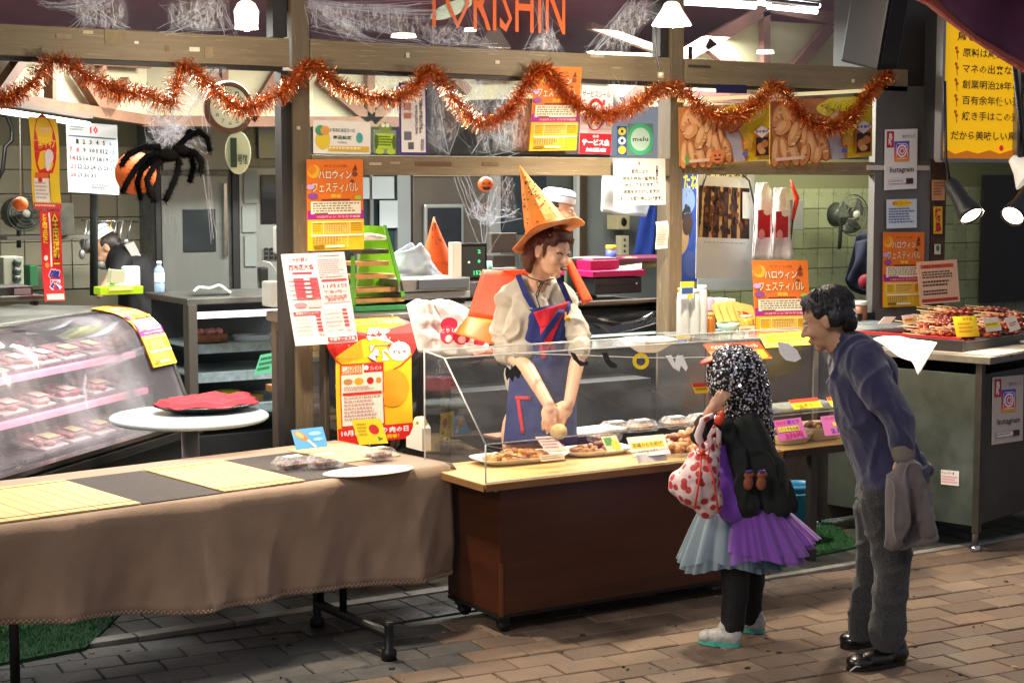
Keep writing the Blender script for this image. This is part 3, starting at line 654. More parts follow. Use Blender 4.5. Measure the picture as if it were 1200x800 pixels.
fest = [('e', .5, .22, .62, .30, '#e5231b'), ('p', [(0, .12), (0, .62), (.28, .45)], '#f7c71c'), ('p', [(.18, .11), (.3, .26), (.46, .06), (.3, .03)], '#f6c11c'),
        ('t', '国産チキン', .20, .035, .78, .14, '#8a1208', .03), ('t', '国産チキン', .21, .04, .77, .135, '#ffd91f', .02), ('t', '祭', .40, .15, .78, .42, '#8a1208', .06), ('t', '祭', .41, .155, .77, .415, '#ffffff', .05),
        ('e', .84, .35, .145, .07, '#ffffff'), ('t', '焼鶏肉', .75, .34, .93, .37, '#8a1208', .02), ('t', 'バーベキュー', .77, .315, .92, .33, '#8a1208'),
        ('e', .74, .62, .22, .14, '#f3a01c'), ('r', .05, .42, .62, .88, '#e5231b'), ('r', .065, .43, .605, .87, '#fbf3e6'), ('r', .065, .43, .34, .50, '#ea7b1c'), ('t', '国産チキンギフト\nプレゼントクイズ', .08, .437, .33, .493, '#fff', .01), ('r', .36, .43, .605, .49, '#e5231b'), ('e', .39, .455, .03, .018, '#fff'), ('t', 'プレゼント', .44, .445, .59, .475, '#fff'),
        ('e', .15, .55, .06, .022, '#c9905a'), ('e', .29, .55, .06, .025, '#e8b31c'), ('e', .44, .55, .045, .025, '#c8231b'), ('e', .55, .55, .035, .02, '#d8941c'), ('r', .08, .63, .59, .65, '#e5231b'), ('l', .09, .66, .58, .84, 7, '#c9a8a0'), ('l', .09, .585, .5, .62, 2, '#c9a8a0'),
        ('r', 0, .885, 1, 1, '#e5231b'), ('t', '10月は国産とり肉の日', .04, .90, .93, .945, '#ffffff', .03), ('t', '全国で開催！', .42, .955, .8, .985, '#ffd91f', .02)]
for i in range(16): fest.append(('e', random.uniform(.1, .95), random.uniform(.02, .4), .009, .005, '#ffd2c8'))
bent('festival_poster', 'large red and yellow chicken festival poster bent over the front of the deli case', [(-.075, 1.20), (0, 1.176), (.043, 1.13), (.06, 1.06), (.06, .85), (.075, .63)], OC, AX, NY, .03, .43, fest, '#f7c71c')
# red and white flyer in front of the post
rw = '#e04a58'
fly = [('t', '大好評の', .14, .04, .40, .10, rw, .02), ('t', '西地区大会', .08, .115, .46, .18, rw, .03), ('r', .12, .2, .42, .225, rw), ('l', .55, .03, .95, .05, 1, rw), ('r', .52, .065, .96, .24, '#f6c9cb'), ('l', .53, .07, .95, .235, 7, '#dd8c90'), ('l', .53, .26, .97, .28, 1, rw), ('r', .55, .29, .97, .315, rw), ('r', .52, .33, .97, .55, '#f7d3d3'), ('t', '11月3日', .56, .345, .95, .39, '#d8303e', .02), ('t', '午後3時〜', .56, .41, .95, .45, '#d8303e'), ('t', '商店街抽選\n実施予定', .56, .465, .93, .54, '#d8303e'),
       ('e', .17, .56, .1, .03, '#e8868c'), ('r', .28, .51, .49, .59, '#f3b9bc'), ('r', .04, .63, .46, .665, rw), ('t', '抽選会スケジュール', .08, .635, .42, .66, '#fff'), ('r', .50, .93, .98, .975, rw), ('t', '千客サービス品', .53, .935, .95, .97, '#fff', .02)]
for i in range(5): fly += [('r', .12, .265 + i * .046, .49, .298 + i * .046, rw), ('r', .04, .275 + i * .046, .12, .29 + i * .046, '#f3b9bc'), ('r', .27, .27 + i * .046, .36, .293 + i * .046, '#f6d3d4')]
for i in range(5): fly += [('l', .05, .675 + i * .037, .3, .70 + i * .037, 2, '#d0959a'), ('r', .36, .675 + i * .037, .44, .703 + i * .037, rw), ('l', .50, .62 + i * .042, .76, .65 + i * .042, 2, '#d0959a'), ('r', .8, .62 + i * .042, .88, .652 + i * .042, rw)]
PQ('flyer', 'red and white printed flyer hanging tilted in front of the left post', 'flyer', (329, 298), (403, 295), (345, 405), 6.9, fly, '#f8e4e0', warp=lambda u, v: .012 * math.sin(u * 3.1) + .01 * v * v)
# panel stickers in the middle pane
PQ('sticker_sign', 'white membership sticker with small yellow and blue figures at the left of the middle pane', 'sign', (367, 141), (434, 143), (367, 180), 6.99, [('e', .16, .58, .13, .30, '#e5c83a'), ('e', .12, .3, .09, .16, '#4a9a6a'), ('e', .2, .3, .08, .14, '#e0a04a'), ('t', 'お客様応援宣言の店', .28, .22, .72, .34, '#3a5a4a'), ('t', '商品設定', .34, .44, .66, .56, '#2a4a3a', .02), ('t', '加盟店', .42, .62, .58, .68, '#2a4a3a'), ('e', .8, .5, .06, .16, '#4aa9a0'), ('r', .25, .76, .97, .92, '#d9b23a'), ('l', .26, .78, .96, .9, 1, '#f3e9b0')], '#f0efe6')
PQ('sticker', 'green and yellow frog shaped sticker on the middle pane', 'sticker', (438, 152), (464, 153), (438, 180), 6.99, [('r', .08, .15, .9, .78, '#b8d83a'), ('e', .5, -.12, .28, .2, '#7fa02c'), ('e', .4, -.2, .09, .09, '#fff'), ('e', .6, -.2, .09, .09, '#fff'), ('e', .1, .5, .09, .3, '#4f6a2a'), ('e', .9, .5, .09, .3, '#4f6a2a'), ('l', .16, .25, .84, .7, 4, '#5a7a1c'), ('e', .25, .9, .2, .12, '#b8d83a'), ('e', .75, .9, .2, .12, '#b8d83a')], '#8a9a80')
PQ('permit_notice', 'tall white permit notice with purple border below the tinsel', 'notice', (467, 97), (500, 98), (468, 181), 6.988, [('r', .07, .03, .93, .97, '#f0efec'), ('t', '営業許可証\n表示の店', .0, 0, .01, .01, '#f0efec'), ('t', '\n'.join('食品衛生法許可済証'), .70, .16, .84, .70, '#222', .02), ('t', '\n'.join('食肉販売業'), .56, .30, .66, .72, '#444'), ('r', .16, .28, .42, .38, '#b98a7a'), ('r', .16, .42, .42, .5, '#b9705a'), ('r', .16, .68, .42, .8, '#6a7078'), ('r', .3, .83, .5, .93, '#5a6068'), ('t', '\n'.join('鳥新'), .74, .78, .88, .95, '#333')], '#3a2a78')
PQ('service_seal', 'white and red service seal poster hanging right of the tinsel draped festival poster', 'sign', (682, 100), (719, 102), (678, 180), 6.985, [('r', 0, 0, 1, .62, '#f3e8ea'), ('t', 'サービスシール', .02, .07, .9, .17, '#3a2a3a', .01), ('e', .45, .42, .30, .24, '#c8242c'), ('e', .45, .44, .24, .2, '#f3dfe0'), ('r', .32, .36, .58, .56, '#b06a70'), ('r', .66, .2, .74, .28, '#d0484c'), ('r', 0, .70, 1.0, 1, '#cf1226'), ('t', '当店', .4, .72, .6, .76, '#fff', .02), ('t', 'サービス会', .07, .78, .95, .88, '#fff', .05), ('t', '加盟店', .2, .91, .85, .97, '#fff', .03)], '#e9c9cc')
PQ('sticker', 'narrow blue and yellow character strip between service seal and green round sticker', 'sticker', (723, 148), (734, 148), (723, 182), 6.985, [('e', .5, .18, .42, .14, '#e8d83a'), ('e', .5, .5, .42, .14, '#d8e8f0'), ('e', .5, .82, .42, .14, '#e8d83a'), ('e', .5, .5, .16, .06, '#333'), ('e', .5, .18, .14, .05, '#333')], '#2a4a8a')
PQ('round_sticker', 'green ringed round sticker with lettering in the right of the middle pane', 'sticker', (735, 145), (765, 145), (735, 182), 6.984, [('e', .5, .5, .5, .5, '#3fae78'), ('e', .5, .5, .38, .37, '#b7d6c4'), ('t', 'melu', .2, .42, .8, .56, '#2a3a3a', .02)], '#5f8274')
PQ('notice', 'white handwritten notice about lunch boxes pinned across the middle post', 'notice', (718, 186), (779, 186), (719, 241), 6.97, [('t', '都合により', .34, .23, .66, .32, '#2a2a2a', .015), ('t', '現在お弁当の販売を', .17, .385, .8, .47, '#2a2a2a', .015), ('t', '休止しております。', .21, .52, .78, .61, '#2a2a2a', .015), ('t', 'ご迷惑をおかけしますが', .12, .66, .88, .75, '#2a2a2a', .015), ('t', 'よろしくお願い申し上げます。', .05, .81, .93, .90, '#2a2a2a', .015), ('t', '\n'.join('お客様へ'), .81, .14, .88, .56, '#2a2a3a', .02), ('e', .49, .10, .02, .035, '#a8784a')], '#cdcac2', thick=.004)
PQ('paper_note', 'small crumpled receipt note taped on the middle post', 'note', (768, 260), (782, 259), (769, 292), 6.985, [('l', .1, .1, .9, .9, 9, '#9a948a')], '#d8d2c4', warp=lambda u, v: .008 * math.sin(v * 5))
# chicken posters
def chick(pump):
    r = random.Random(11); it = [('p', [(0, 0), (.55, 0), (.62, .35), (.78, .8), (.8, 1), (0, 1)], '#c07a45'), ('p', [(.5, .45), (.66, .5), (.72, 1), (.6, 1)], '#b9b4bc'), ('r', .75, 0, 1, 1, '#e9c81c'), ('e', .7, .16, .26, .16, '#f6e25a')]
    for (x, y, rx, ry, c, a) in [(.08, .22, .06, .2, '#d99460', .2), (.17, .2, .07, .17, '#e7b078', -.2), (.12, .42, .07, .13, '#dda068', .3), (.05, .8, .045, .24, '#d2935a', .05), (.13, .8, .05, .25, '#c8854c', -.1), (.22, .85, .05, .2, '#dba268', -.15), (.23, .52, .06, .22, '#d39a60', .2), (.33, .55, .045, .34, '#c9804a', .06), (.39, .72, .05, .3, '#e0a068', -.05), (.32, .88, .05, .18, '#d08c50', .1), (.30, .32, .03, .14, '#e9b98a', .15), (.36, .28, .025, .16, '#dba070', -.1), (.45, .6, .04, .24, '#b86a38', -.15), (.50, .78, .05, .22, '#d08a4e', -.12), (.44, .9, .04, .14, '#dc9a5c', .1), (.62, .3, .06, .2, '#c4763c', .4)]:
        it += [('e', x + .004, y + .01, rx * 1.12, ry * 1.06, '#8a4a22', a), ('e', x, y, rx, ry, c, a), ('e', x - rx * .2, y - ry * .15, rx * .5, ry * .65, '#eab983', a)]
    for i in range(40): it.append(('e', r.uniform(.02, .52), r.uniform(.15, .95), r.uniform(.006, .02), r.uniform(.01, .025), r.choice(['#b06a36', '#e8b987', '#a85a2c', '#f0c898'])))
    it += [('t', '若鶏の唐揚げ', .46, .05, .84, .24, '#8a4a08', .05), ('t', '若鶏の唐揚げ', .465, .055, .835, .235, '#f5e021', .03), ('r', .80, .45, .965, .94, '#b8641c'), ('r', .812, .6, .953, .92, '#2a1a12'), ('p', [(.79, .5), (.88, .4), (.975, .5), (.88, .62)], '#e8dcd8'), ('t', 'からあげ', .81, .475, .955, .53, '#2a3a6a', .05),
           ('e', .86, .78, .04, .08, '#c98a4c'), ('e', .91, .72, .04, .07, '#b87436'), ('e', .88, .85, .04, .05, '#d9a05c'), ('r', .66, .84, .72, .9, '#4a6ac8'), ('r', .02, .90, .28, .95, '#e8c8b0'), ('e', .72, .7, .05, .09, '#e0a83a')]
    for i in range(24): it.append(('e', r.uniform(.66, .77), r.uniform(.5, .8), .008, .014, r.choice(['#e0a83a', '#c88a2a', '#f0c85a'])))
    if pump: it += [('e', .37, .88, .07, .11, '#e88a4c'), ('e', .345, .86, .012, .018, '#5a2010'), ('e', .395, .86, .012, .018, '#5a2010'), ('e', .37, .93, .035, .014, '#5a2010'), ('r', .02, .82, .06, .98, '#6a9a4a')]
    return it
PQ('chicken_poster', 'wide fried chicken poster with a small pumpkin face, left of two under the right beam', 'poster', (795, 126), (901, 120), (796, 195), 6.99, chick(True), '#d9b83a')
PQ('chicken_poster', 'wide fried chicken poster next to the steel pillar, right of two under the right beam', 'poster', (902, 119), (1022, 112), (902, 193), 6.99, chick(False), '#d9b83a')
b = MB(); a_ = PY(795, 118, 7.0); c_ = PY(1022, 106, 7.0); b.beam(a_, c_, .02, .05, mat('#e8dcae', emis=.5, ecol='#ffe9b0')); b.build('sign_light', None, 'slim pale light strip along the top of the chicken posters', 'light')
# instagram posters (two)
def insta():
    it = [('r', .05, .03, .27, .30, '#b8242c'), ('t', '\n'.join('鳥新'), .10, .06, .22, .27, '#fff', .02), ('t', '始めました', .52, .09, .93, .15, '#555')]
    cols = ['#5a4ac0', '#8a3ab0', '#b8308a', '#d83a6a', '#e8603a', '#f0a03a']
    for i, c in enumerate(cols): it.append(('r', .28, .20 + i * .055, .74, .26 + i * .055, c))
    it += [('e', .51, .36, .155, .105, '#fff'), ('e', .51, .36, .115, .078, '#c8387a'), ('r', .36, .235, .66, .245, '#fff'), ('r', .36, .478, .66, .488, '#fff'), ('r', .325, .25, .34, .47, '#fff'), ('r', .68, .25, .695, .47, '#fff'), ('e', .51, .36, .08, .054, '#fff'), ('e', .51, .36, .055, .037, '#d8506a'), ('e', .63, .27, .02, .013, '#fff')]
    it += [('t', 'Instagram', .14, .62, .88, .74, '#222', .01), ('r', .10, .83, .68, .90, '#999'), ('r', .11, .835, .67, .895, '#ecebe8'), ('l', .13, .85, .64, .885, 1, '#777'), ('r', .64, .82, .86, .91, '#4a2422')]
    return it
PQ('photo_app_poster', 'white camera app poster high on the steel pillar', 'poster', (1037, 152), (1075, 151), (1036, 223), 6.99, insta(), '#e8e8e6')
PQ('notice', 'white notice with yellow heading on the pillar under the pale strip', 'notice', (1039, 234), (1074, 233), (1039, 268), 6.985, [('e', .5, .14, .34, .12, '#f0c81c'), ('t', '鶏にコーナー', .2, .08, .8, .2, '#c8242c', .02), ('l', .06, .3, .95, .85, 6, '#4a6a9a')], '#cfdbe6')
PQ('notice', 'pale pink notice with red bars on the wooden edge of the pillar', 'notice', (1074, 307), (1121, 304), (1078, 357), 6.93, [('r', .08, .08, .9, .17, '#d85a3a'), ('t', '酒類の大特価について', .15, .095, .82, .155, '#7a2a1a'), ('l', .1, .24, .9, .42, 3, '#4a3a34'), ('l', .1, .46, .85, .62, 2, '#4a3a34'), ('l', .1, .68, .7, .82, 2, '#4a3a34'), ('r', .05, .88, .95, .95, '#c8301c')], '#f3c6a2')
PQ('paper_note', 'small orange card on the wooden edge beside the camera app poster', 'card', (1092, 211), (1107, 211), (1092, 235), 6.985, [('l', .1, .1, .9, .8, 5, '#8a5a3a')], '#cf9463')
PQ('paper_note', 'narrow red and yellow strip sticker on the wooden pillar edge', 'sticker', (1094, 242), (1104, 242), (1094, 274), 6.985, [('t', '\n'.join('焼き鳥'), .1, .05, .9, .95, '#c8242c', .03)], '#e8b81c')
PQ('paper_note', 'tiny white rabbit like sticker low on the wooden pillar edge', 'sticker', (1095, 286), (1102, 286), (1095, 298), 6.985, [('e', .5, .4, .3, .3, '#4a6a4a')], '#c8ccb8')
PQ('navy_tag', 'navy blue card stuck under the right hand beam', 'card', (839, 99), (875, 100), (839, 109), 6.985, [], '#1d1a4c')
PQ('paper_note', 'small cream card under the navy card below the beam', 'card', (854, 111), (872, 111), (854, 118), 6.985, [], '#c8b98a')
# oval sign
b = MB(); c_ = PY(279, 179, 7.6); b.ell(c_, (.068, .008, .105), mat('#c9d8b4', .5), None, 28, 12); m_ = MB(); b.build('oval_sign', None, 'pale green oval sign with a number hanging below the wall clock', 'sign')
TL, TR, BLc = quadY(268, 161, 290, 197, 7.585); o_ = COL.objects['oval_sign']
m_ = MB(); sheet('', '', '', TL, TR, BLc, [('t', '1', .08, .02, .42, .98, '#1f3a2a', .02), ('t', '号館', .46, .55, .98, .88, '#1f3a2a', .02)], base=mat('#000', alpha=0), mbm=m_)
def decal(m_, name, par):
    keep = [i for i in range(len(m_.f)) if m_.m[i] != 0]; m_.f = [m_.f[i] for i in keep]; m_.m = [m_.m[i] for i in keep]; m_.sm = [m_.sm[i] for i in keep]
    used = sorted(set(a for f in m_.f for a in f)); mp = {a: i for i, a in enumerate(used)}; m_.v = [m_.v[a] for a in used]; m_.f = [[mp[a] for a in f] for f in m_.f]
    m_.build(name, par)
decal(m_, 'lettering', o_)
# clock
ck = PY(268, 126, 7.6); cl_ = thing('wall_clock', 'round brown rimmed wall clock partly hidden by orange tinsel', 'clock', ck)
Rf = Matrix.Rotation(math.radians(90), 3, 'X')
b = MB(); b.lathe([(.0, -.02), (.125, -.02), (.13, 0), (.118, .022), (.105, .02), (.1, .01)], mat('#5a3a22', .4, var=.2), ck, 32, Rf); b.build('rim', cl_)
b = MB(); b.lathe([(.0, .008), (.103, .008)], mat('#cdd6bd', .4), ck, 32, Rf, smooth=False); b.build('dial', cl_)
m_ = MB(); its = []
for h in range(1, 13):
    a = math.radians(h * 30); its.append(('t', str(h), .5 + .38 * math.sin(a) - .05, .5 - .38 * math.cos(a) - .05, .5 + .38 * math.sin(a) + .05, .5 - .38 * math.cos(a) + .05, '#6a7060'))
sheet('', '', '', ck + V((-.1, -.012, .1)), ck + V((.1, -.012, .1)), ck + V((-.1, -.012, -.1)), its, base=mat('#000', alpha=0), mbm=m_); decal(m_, 'numerals', cl_)
b = MB(); b.beam(ck + V((0, -.016, 0)), ck + V((.045, -.016, .03)), .006, .002, blacks); b.build('hand', cl_); b = MB(); b.beam(ck + V((0, -.018, 0)), ck + V((-.02, -.018, .075)), .005, .002, blacks); b.build('hand', cl_)
# calendar at far left
cal = [('t', '10', .46, .04, .62, .15, '#d8303e', .03), ('r', .04, .19, .97, .21, '#4a5a6a'), ('l', .06, .06, .38, .13, 2, '#7a808a')]
dn = 1
for r_ in range(5):
    for c_i in range(7):
        if r_ == 0 and c_i == 0: continue
        if dn > 31: break
        x = .05 + c_i * .13; y = .24 + r_ * .118; cl0 = '#d8404a' if c_i == 0 or dn == 8 else ('#3a6ac0' if c_i == 6 else '#2a2a2e')
        cal.append(('t', str(dn), x, y, x + (.05 if dn < 10 else .1), y + .065, cl0, .02)); dn += 1
cal.append(('l', .45, .86, .85, .95, 2, '#6a6a70'))
PQ('calendar', 'large white october calendar on the wall at the far left', 'calendar', (77, 142), (137, 147), (80, 225), 8.9, cal, '#b9bec0')
# hanging banner
ban1 = [('e', .5, .32, .40, .36, '#d4202a'), ('p', [(.0, .0), (.12, 0), (.2, .62), (.08, .66)], '#f2cc1c'), ('t', '国産チキン', .26, .2, .84, .34, '#ffd91f', .03), ('t', 'いただきます', .35, .10, .72, .16, '#f8d8d0', .02), ('e', .62, .42, .16, .08, '#e8e0e0'), ('e', .58, .50, .10, .08, '#e8e0e0'), ('r', .12, .60, .6, .66, '#e0621c'), ('r', .08, .66, .62, .92, '#ece6de'), ('l', .12, .70, .58, .90, 5, '#b9a8a0'), ('e', .3, .68, .08, .03, '#c8302a'), ('p', [(.64, .6), (.95, .62), (.97, .92), (.64, .92)], '#e8c81c'), ('e', .8, .76, .09, .07, '#e8e8e0'), ('r', 0, .93, 1, 1.0, '#c8242c'), ('l', .05, .945, .95, .985, 1, '#f3b9a0')]
ban2 = [('t', '\n'.join('チキン祭'), .0, 0, .001, .001, '#c8202a'), ('r', .42, .02, .5, .62, '#f3e9e0'), ('t', '\n'.join('とり肉で元気に'), .08, .03, .34, .36, '#ffd91f', .03), ('t', '\n'.join('全国統一'), .56, .02, .9, .60, '#1a1208', .05), ('t', '\n'.join('全国統一'), .57, .025, .88, .595, '#f3c81c', .01), ('t', '祭', .26, .64, .92, .88, '#f3e8f0', .08), ('t', '祭', .29, .65, .89, .87, '#23319a', .05), ('e', .2, .52, .1, .03, '#f0e0d8'), ('e', .24, .6, .1, .03, '#e8903a'), ('r', .1, .92, .95, .985, '#f0d8d4')]
hb = thing('hanging_banner', 'red and yellow vertical chicken banner hanging at the far left', 'banner', PY(60, 350, 7.3))
sheet('upper_sheet', None, None, PY(33, 137, 7.3), PY(66, 139, 7.3), PY(40, 245, 7.3), ban1, '#f0c41c', parent=hb, warp=lambda u, v: .015 * math.sin(v * 6))
sheet('lower_sheet', None, None, PY(45, 247, 7.3), PY(69, 247, 7.3), PY(53, 353, 7.3), ban2, '#d4202a', parent=hb, warp=lambda u, v: .012 * math.sin(v * 5 + 1))
# yellow lightbox sign at top right
ysn = [('t', '鳥しんのこだわり', .20, .135, 1.2, .20, '#3a2208', .02)]
for i, s_ in enumerate(['原料は厳選した鶏', 'マネの出来ない味', '創業明治28年の技', '百有余年使い込ま', '焼き手はこの道一']):
    y = .245 + i * .108; ysn += [('t', s_, .28, y, 1.17, y + .062, '#3a2a12', .015), ('p', [(.185, y - .01), (.20, y), (.215, y + .08), (.205, y + .08)], '#7a4a14'), ('e', .19, y + .005, .02, .012, '#8a4a14'), ('e', .205, y + .03, .02, .012, '#8a4a14')]
ysn += [('t', 'だから美味しい鳥新', .14, .81, 1.12, .875, '#3a2a12', .02), ('p', [(0, .97), (.08, .94), (.2, .97), (.35, .945), (.5, .965), (.66, .94), (.8, .965), (1, .93), (1, 1), (0, 1)], '#b86a10'), ('e', .82, .925, .03, .02, '#c8242c')]
bx_ = thing('lightbox_sign', 'backlit yellow sign listing how the chicken is grilled, behind the dark red cloth', 'sign', PY(1160, 190, 6.8))
a_ = PY(1102, 100, 6.8).x; b_ = a_ + .62; zt = 2.82; zb = PY(1150, 186, 6.8).z
sheet('lit_panel', None, None, (a_, 6.8, zt), (b_, 6.8, zt), (a_, 6.8, zb), [('t', 'x', 0, 0, .001, .001, '#fff')] + ysn, '#f0b608', parent=bx_, emis=.62)
b = MB(); fm = mat('#9a9590', .35, .8)
for (p, q) in (((a_ - .012, zb - .01), (a_ - .012, zt)), ((a_ - .012, zb - .012), (b_, zb - .012)), ((b_, zb), (b_, zt))): b.beam((p[0], 6.79, p[1]), (q[0], 6.79, q[1]), .022, .05, fm)
b.build('frame', bx_); b = MB(); b.box(((a_ + b_) / 2, 6.87, (zt + zb) / 2), (b_ - a_ - .01, .12, zt - zb), dark_m); b.build('housing', bx_)
# ================================================================ LONG TABLE WITH CLOTH
TZ = .66
tA = V((*PZ(-60, 627, TZ).xy, 0)); tB = V((3.47, 5.995, 0)); tD = (tB - tA).normalized(); tN = V((-tD.y, tD.x, 0)); tL = (tB - tA).length; tW = .83
tb = thing('long_table', 'long folding table draped with a brown cloth in front of the shop', 'table', (tA + tB) / 2 + tN * .4)
def tp(u, v, z): return tA + tD * u + tN * v + V((0, 0, z))
b = MB(); b.box(tp(tL / 2, tW / 2, TZ - .02), (tL - .01, tW - .02, .03), mat('#8a6a45', .6), Matrix((tD, tN, ZUP)).transposed()); b.build('table_top', tb)
legm = mat('#1a1a1b', .45, .3)
for i_, (u, v0) in enumerate(((None, 0), (tL - .42, .42))):
    b = MB()
    if u is None:
        q = PY(17, 760, tp(.5, .03, 0).y); b.tube([(q.x, q.y, 0), (q.x, q.y, .62)], .018, legm)
        b.build('leg', tb)
    else:
        f0 = PZ(372, 734, 0); f1 = PZ(456, 772, 0)
        b.tube([f0 + V((0, 0, .10)), f1 + V((0, 0, .10))], .02, legm); b.build('foot_bar', tb)
        for t_ in (.05, .38):
            b = MB(); s_ = f0.lerp(f1, t_); b.tube([s_ + V((0, 0, .1)), V((s_.x, s_.y, .63))], .016, legm); b.build('leg', tb)
        for s_ in (f0, f1):
            b = MB(); b.lathe([(0, .0), (.03, .0), (.03, .035), (.018, .045), (.018, .13), (.022, .15), (0, .15)], legm, s_, 14); b.build('caster', tb)
# cloth: top, front drop and right hand drop in one sheet
cm = mat('#9a8068', .85, var=.12, sc=5, bump=.35, bsc=260, sheen=.3)
cloth = MB(); top = TZ + .006
def hemz(u): return .325 - .115 * min(1, max(0, (u - .15) / 1.7)) ** .8 + .008 * math.sin(u * 5)
def foldf(u, d):
    k_ = min(1, d / .42); s_ = (1 - abs(math.sin(u * 5.5 + 1.3 * math.sin(u * 2.3)))) ** 1.6 * .05 + math.sin(u * 17 + 1.5 * math.sin(u * 5) + d * 1.2) * .013 + noise.noise(V((u * 4, d * 2.5, 1))) * .05 + noise.noise(V((u * 14 + d * 6, d * 8, 5))) * .014
    return s_ * k_ + .004 + d * .03
NU, NV = 170, 34
def clothP(i, j):
    u = i / NU * (tL + .0); L = tW + .012 + (top - hemz(u)); s_ = j / NV * L
    if s_ < tW: return tp(u, tW - s_, top + .0015 * noise.noise(V((u * 4, s_ * 4, 0))))
    r = .014; e = s_ - tW
    if e < r * 1.57: a = e / r; return tp(u, -r * math.sin(a), top - r + r * math.cos(a))
    d = e - r * 1.57; return tp(u, -r - foldf(u, d), top - r - d)
cloth.grid(lambda a, c_: clothP(a * NU, c_ * NV), NU, NV, cm, .003)
def sideP(a, c_):                                                       # drop over the right end, hanging to a point
    v = a * tW; d = c_ * (.17 + .30 * (1 - a) ** .7 + .02 * math.sin(a * 9)); k_ = min(1, d / .2)
    return tp(tL + .012 + k_ * (.015 * math.sin(a * 16) + .03) * (1 + c_) + .11 * math.sin(math.pi * min(1, c_ * 1.05)) * (1 - a) ** .5, v - .012 * (1 - a) + .05 * c_ * (1 - a), top - d)
cloth.grid(sideP, 30, 16, cm, .003); cloth.build('cloth', tb, 'brown tablecloth with a stitched hem')
hm = MB(); hl = mat('#b49a86', .8)
for i in range(230):
    u = i / 230 * tL; p = tp(u, -.016 - foldf(u, top - hemz(u)) - .004, hemz(u) + .004 + (i % 2) * .006); hm.box(p, (.007, .004, .006), hl, Matrix((tD, tN, ZUP)).transposed())
hm.build('hem_stitches', tb, kind='stuff')
pm = mat('#b59684', .85, var=.1, sc=5, bump=.3, bsc=260)
# mats on the table
def pad(u0, u1, v0, v1, z, t, m, name, label, cat, sk=0):
    b = MB(); p = [tp(u0 + sk * 0, v0, z), tp(u1, v0, z), tp(u1 + sk, v1, z), tp(u0 + sk, v1, z)]
    b.add([v for v in p] + [v + V((0, 0, t)) for v in p], [(3, 2, 1, 0), (4, 5, 6, 7), (0, 1, 5, 4), (1, 2, 6, 5), (2, 3, 7, 6), (3, 0, 4, 7)], m); return b.build(name, None, label, cat)
def uof(x, y): p = PZ(x, y, TZ) - tA; p.z = 0; return p.dot(tD), p.dot(tN)
vf = .02; vb = .66
um = [uof(0, 610)[0] - 1.2, uof(133, 584)[0], uof(235, 573)[0], uof(333, 561)[0]]
mz = top + .004
bam = mat('#d9b976', .55, var=.15, sc=6, bump=.2, bsc=70)
def bamboo(u0, u1, label, n):
    t = thing('bamboo_mat', label, 'mat', tp((u0 + u1) / 2, .34, mz), 'bamboo slat mats on the long table')
    w_ = (u1 - u0) / n
    for i in range(n):
        b = MB(); b.box(tp(u0 + (i + .5) * w_, (vf + vb) / 2, mz + .004 + random.uniform(0, .001)), (w_ - .003, vb - vf, .006), bam, Matrix((tD, tN, ZUP)).transposed(), .0015); b.build('slat', t)
        for v in (vf + .03, vb - .03):
            pass
    b = MB()
    for v in (vf + .05, vb - .05): b.box(tp((u0 + u1) / 2, v, mz + .0088), (u1 - u0, .002, .0015), mat('#7a5a30', .8), Matrix((tD, tN, ZUP)).transposed())
    b.build('string', t, kind='stuff')
bamboo(uof(0, 610)[0] - .35, um[1], 'pale bamboo slat mat at the left end of the long table', 15)
blk = mat('#3b332e', .8, var=.15, sc=20, bump=.4, bsc=200)
pad(um[1] + .005, um[2] - .005, vf, vb, mz, .003, blk, 'dark_mat', 'dark brown mat between the two bamboo mats on the long table', 'mat')
bamboo(um[2], um[3], 'pale bamboo slat mat near the middle of the long table', 9)
pad(um[3] + .005, um[3] + .36, vf + .01, vb, mz, .003, blk, 'dark_mat', 'dark brown mat under the packed food boxes on the long table', 'mat')
pad(um[3] + .37, tL - .04, vf + .26, vb + .06, mz, .004, bam, 'cork_mat', 'tan mat at the right end of the long table near the tape dispenser', 'mat')
c_ = PZ(432, 553, mz); b = MB(); b.lathe([(0, 0), (.15, 0), (.2, .0), (.2, .0015), (0, .002)], mat('#ddd6c8', .7, var=.06, sc=12), V((c_.x, c_.y, mz + .0045)), 40, sy=.55); b.build('white_doily', None, 'white round paper sheet under the packed boxes on the long table', 'paper')
clear = glass('clear_plastic', tint=(.96, .96, .97), refl=1, haze=.42, hcol=(.9, .9, .92), hsc=30, edge=.12); food_b = [mat(c, .4, var=.5, sc=60, bump=.6) for c in ('#7a4020', '#8a4c26', '#5a2c16')]
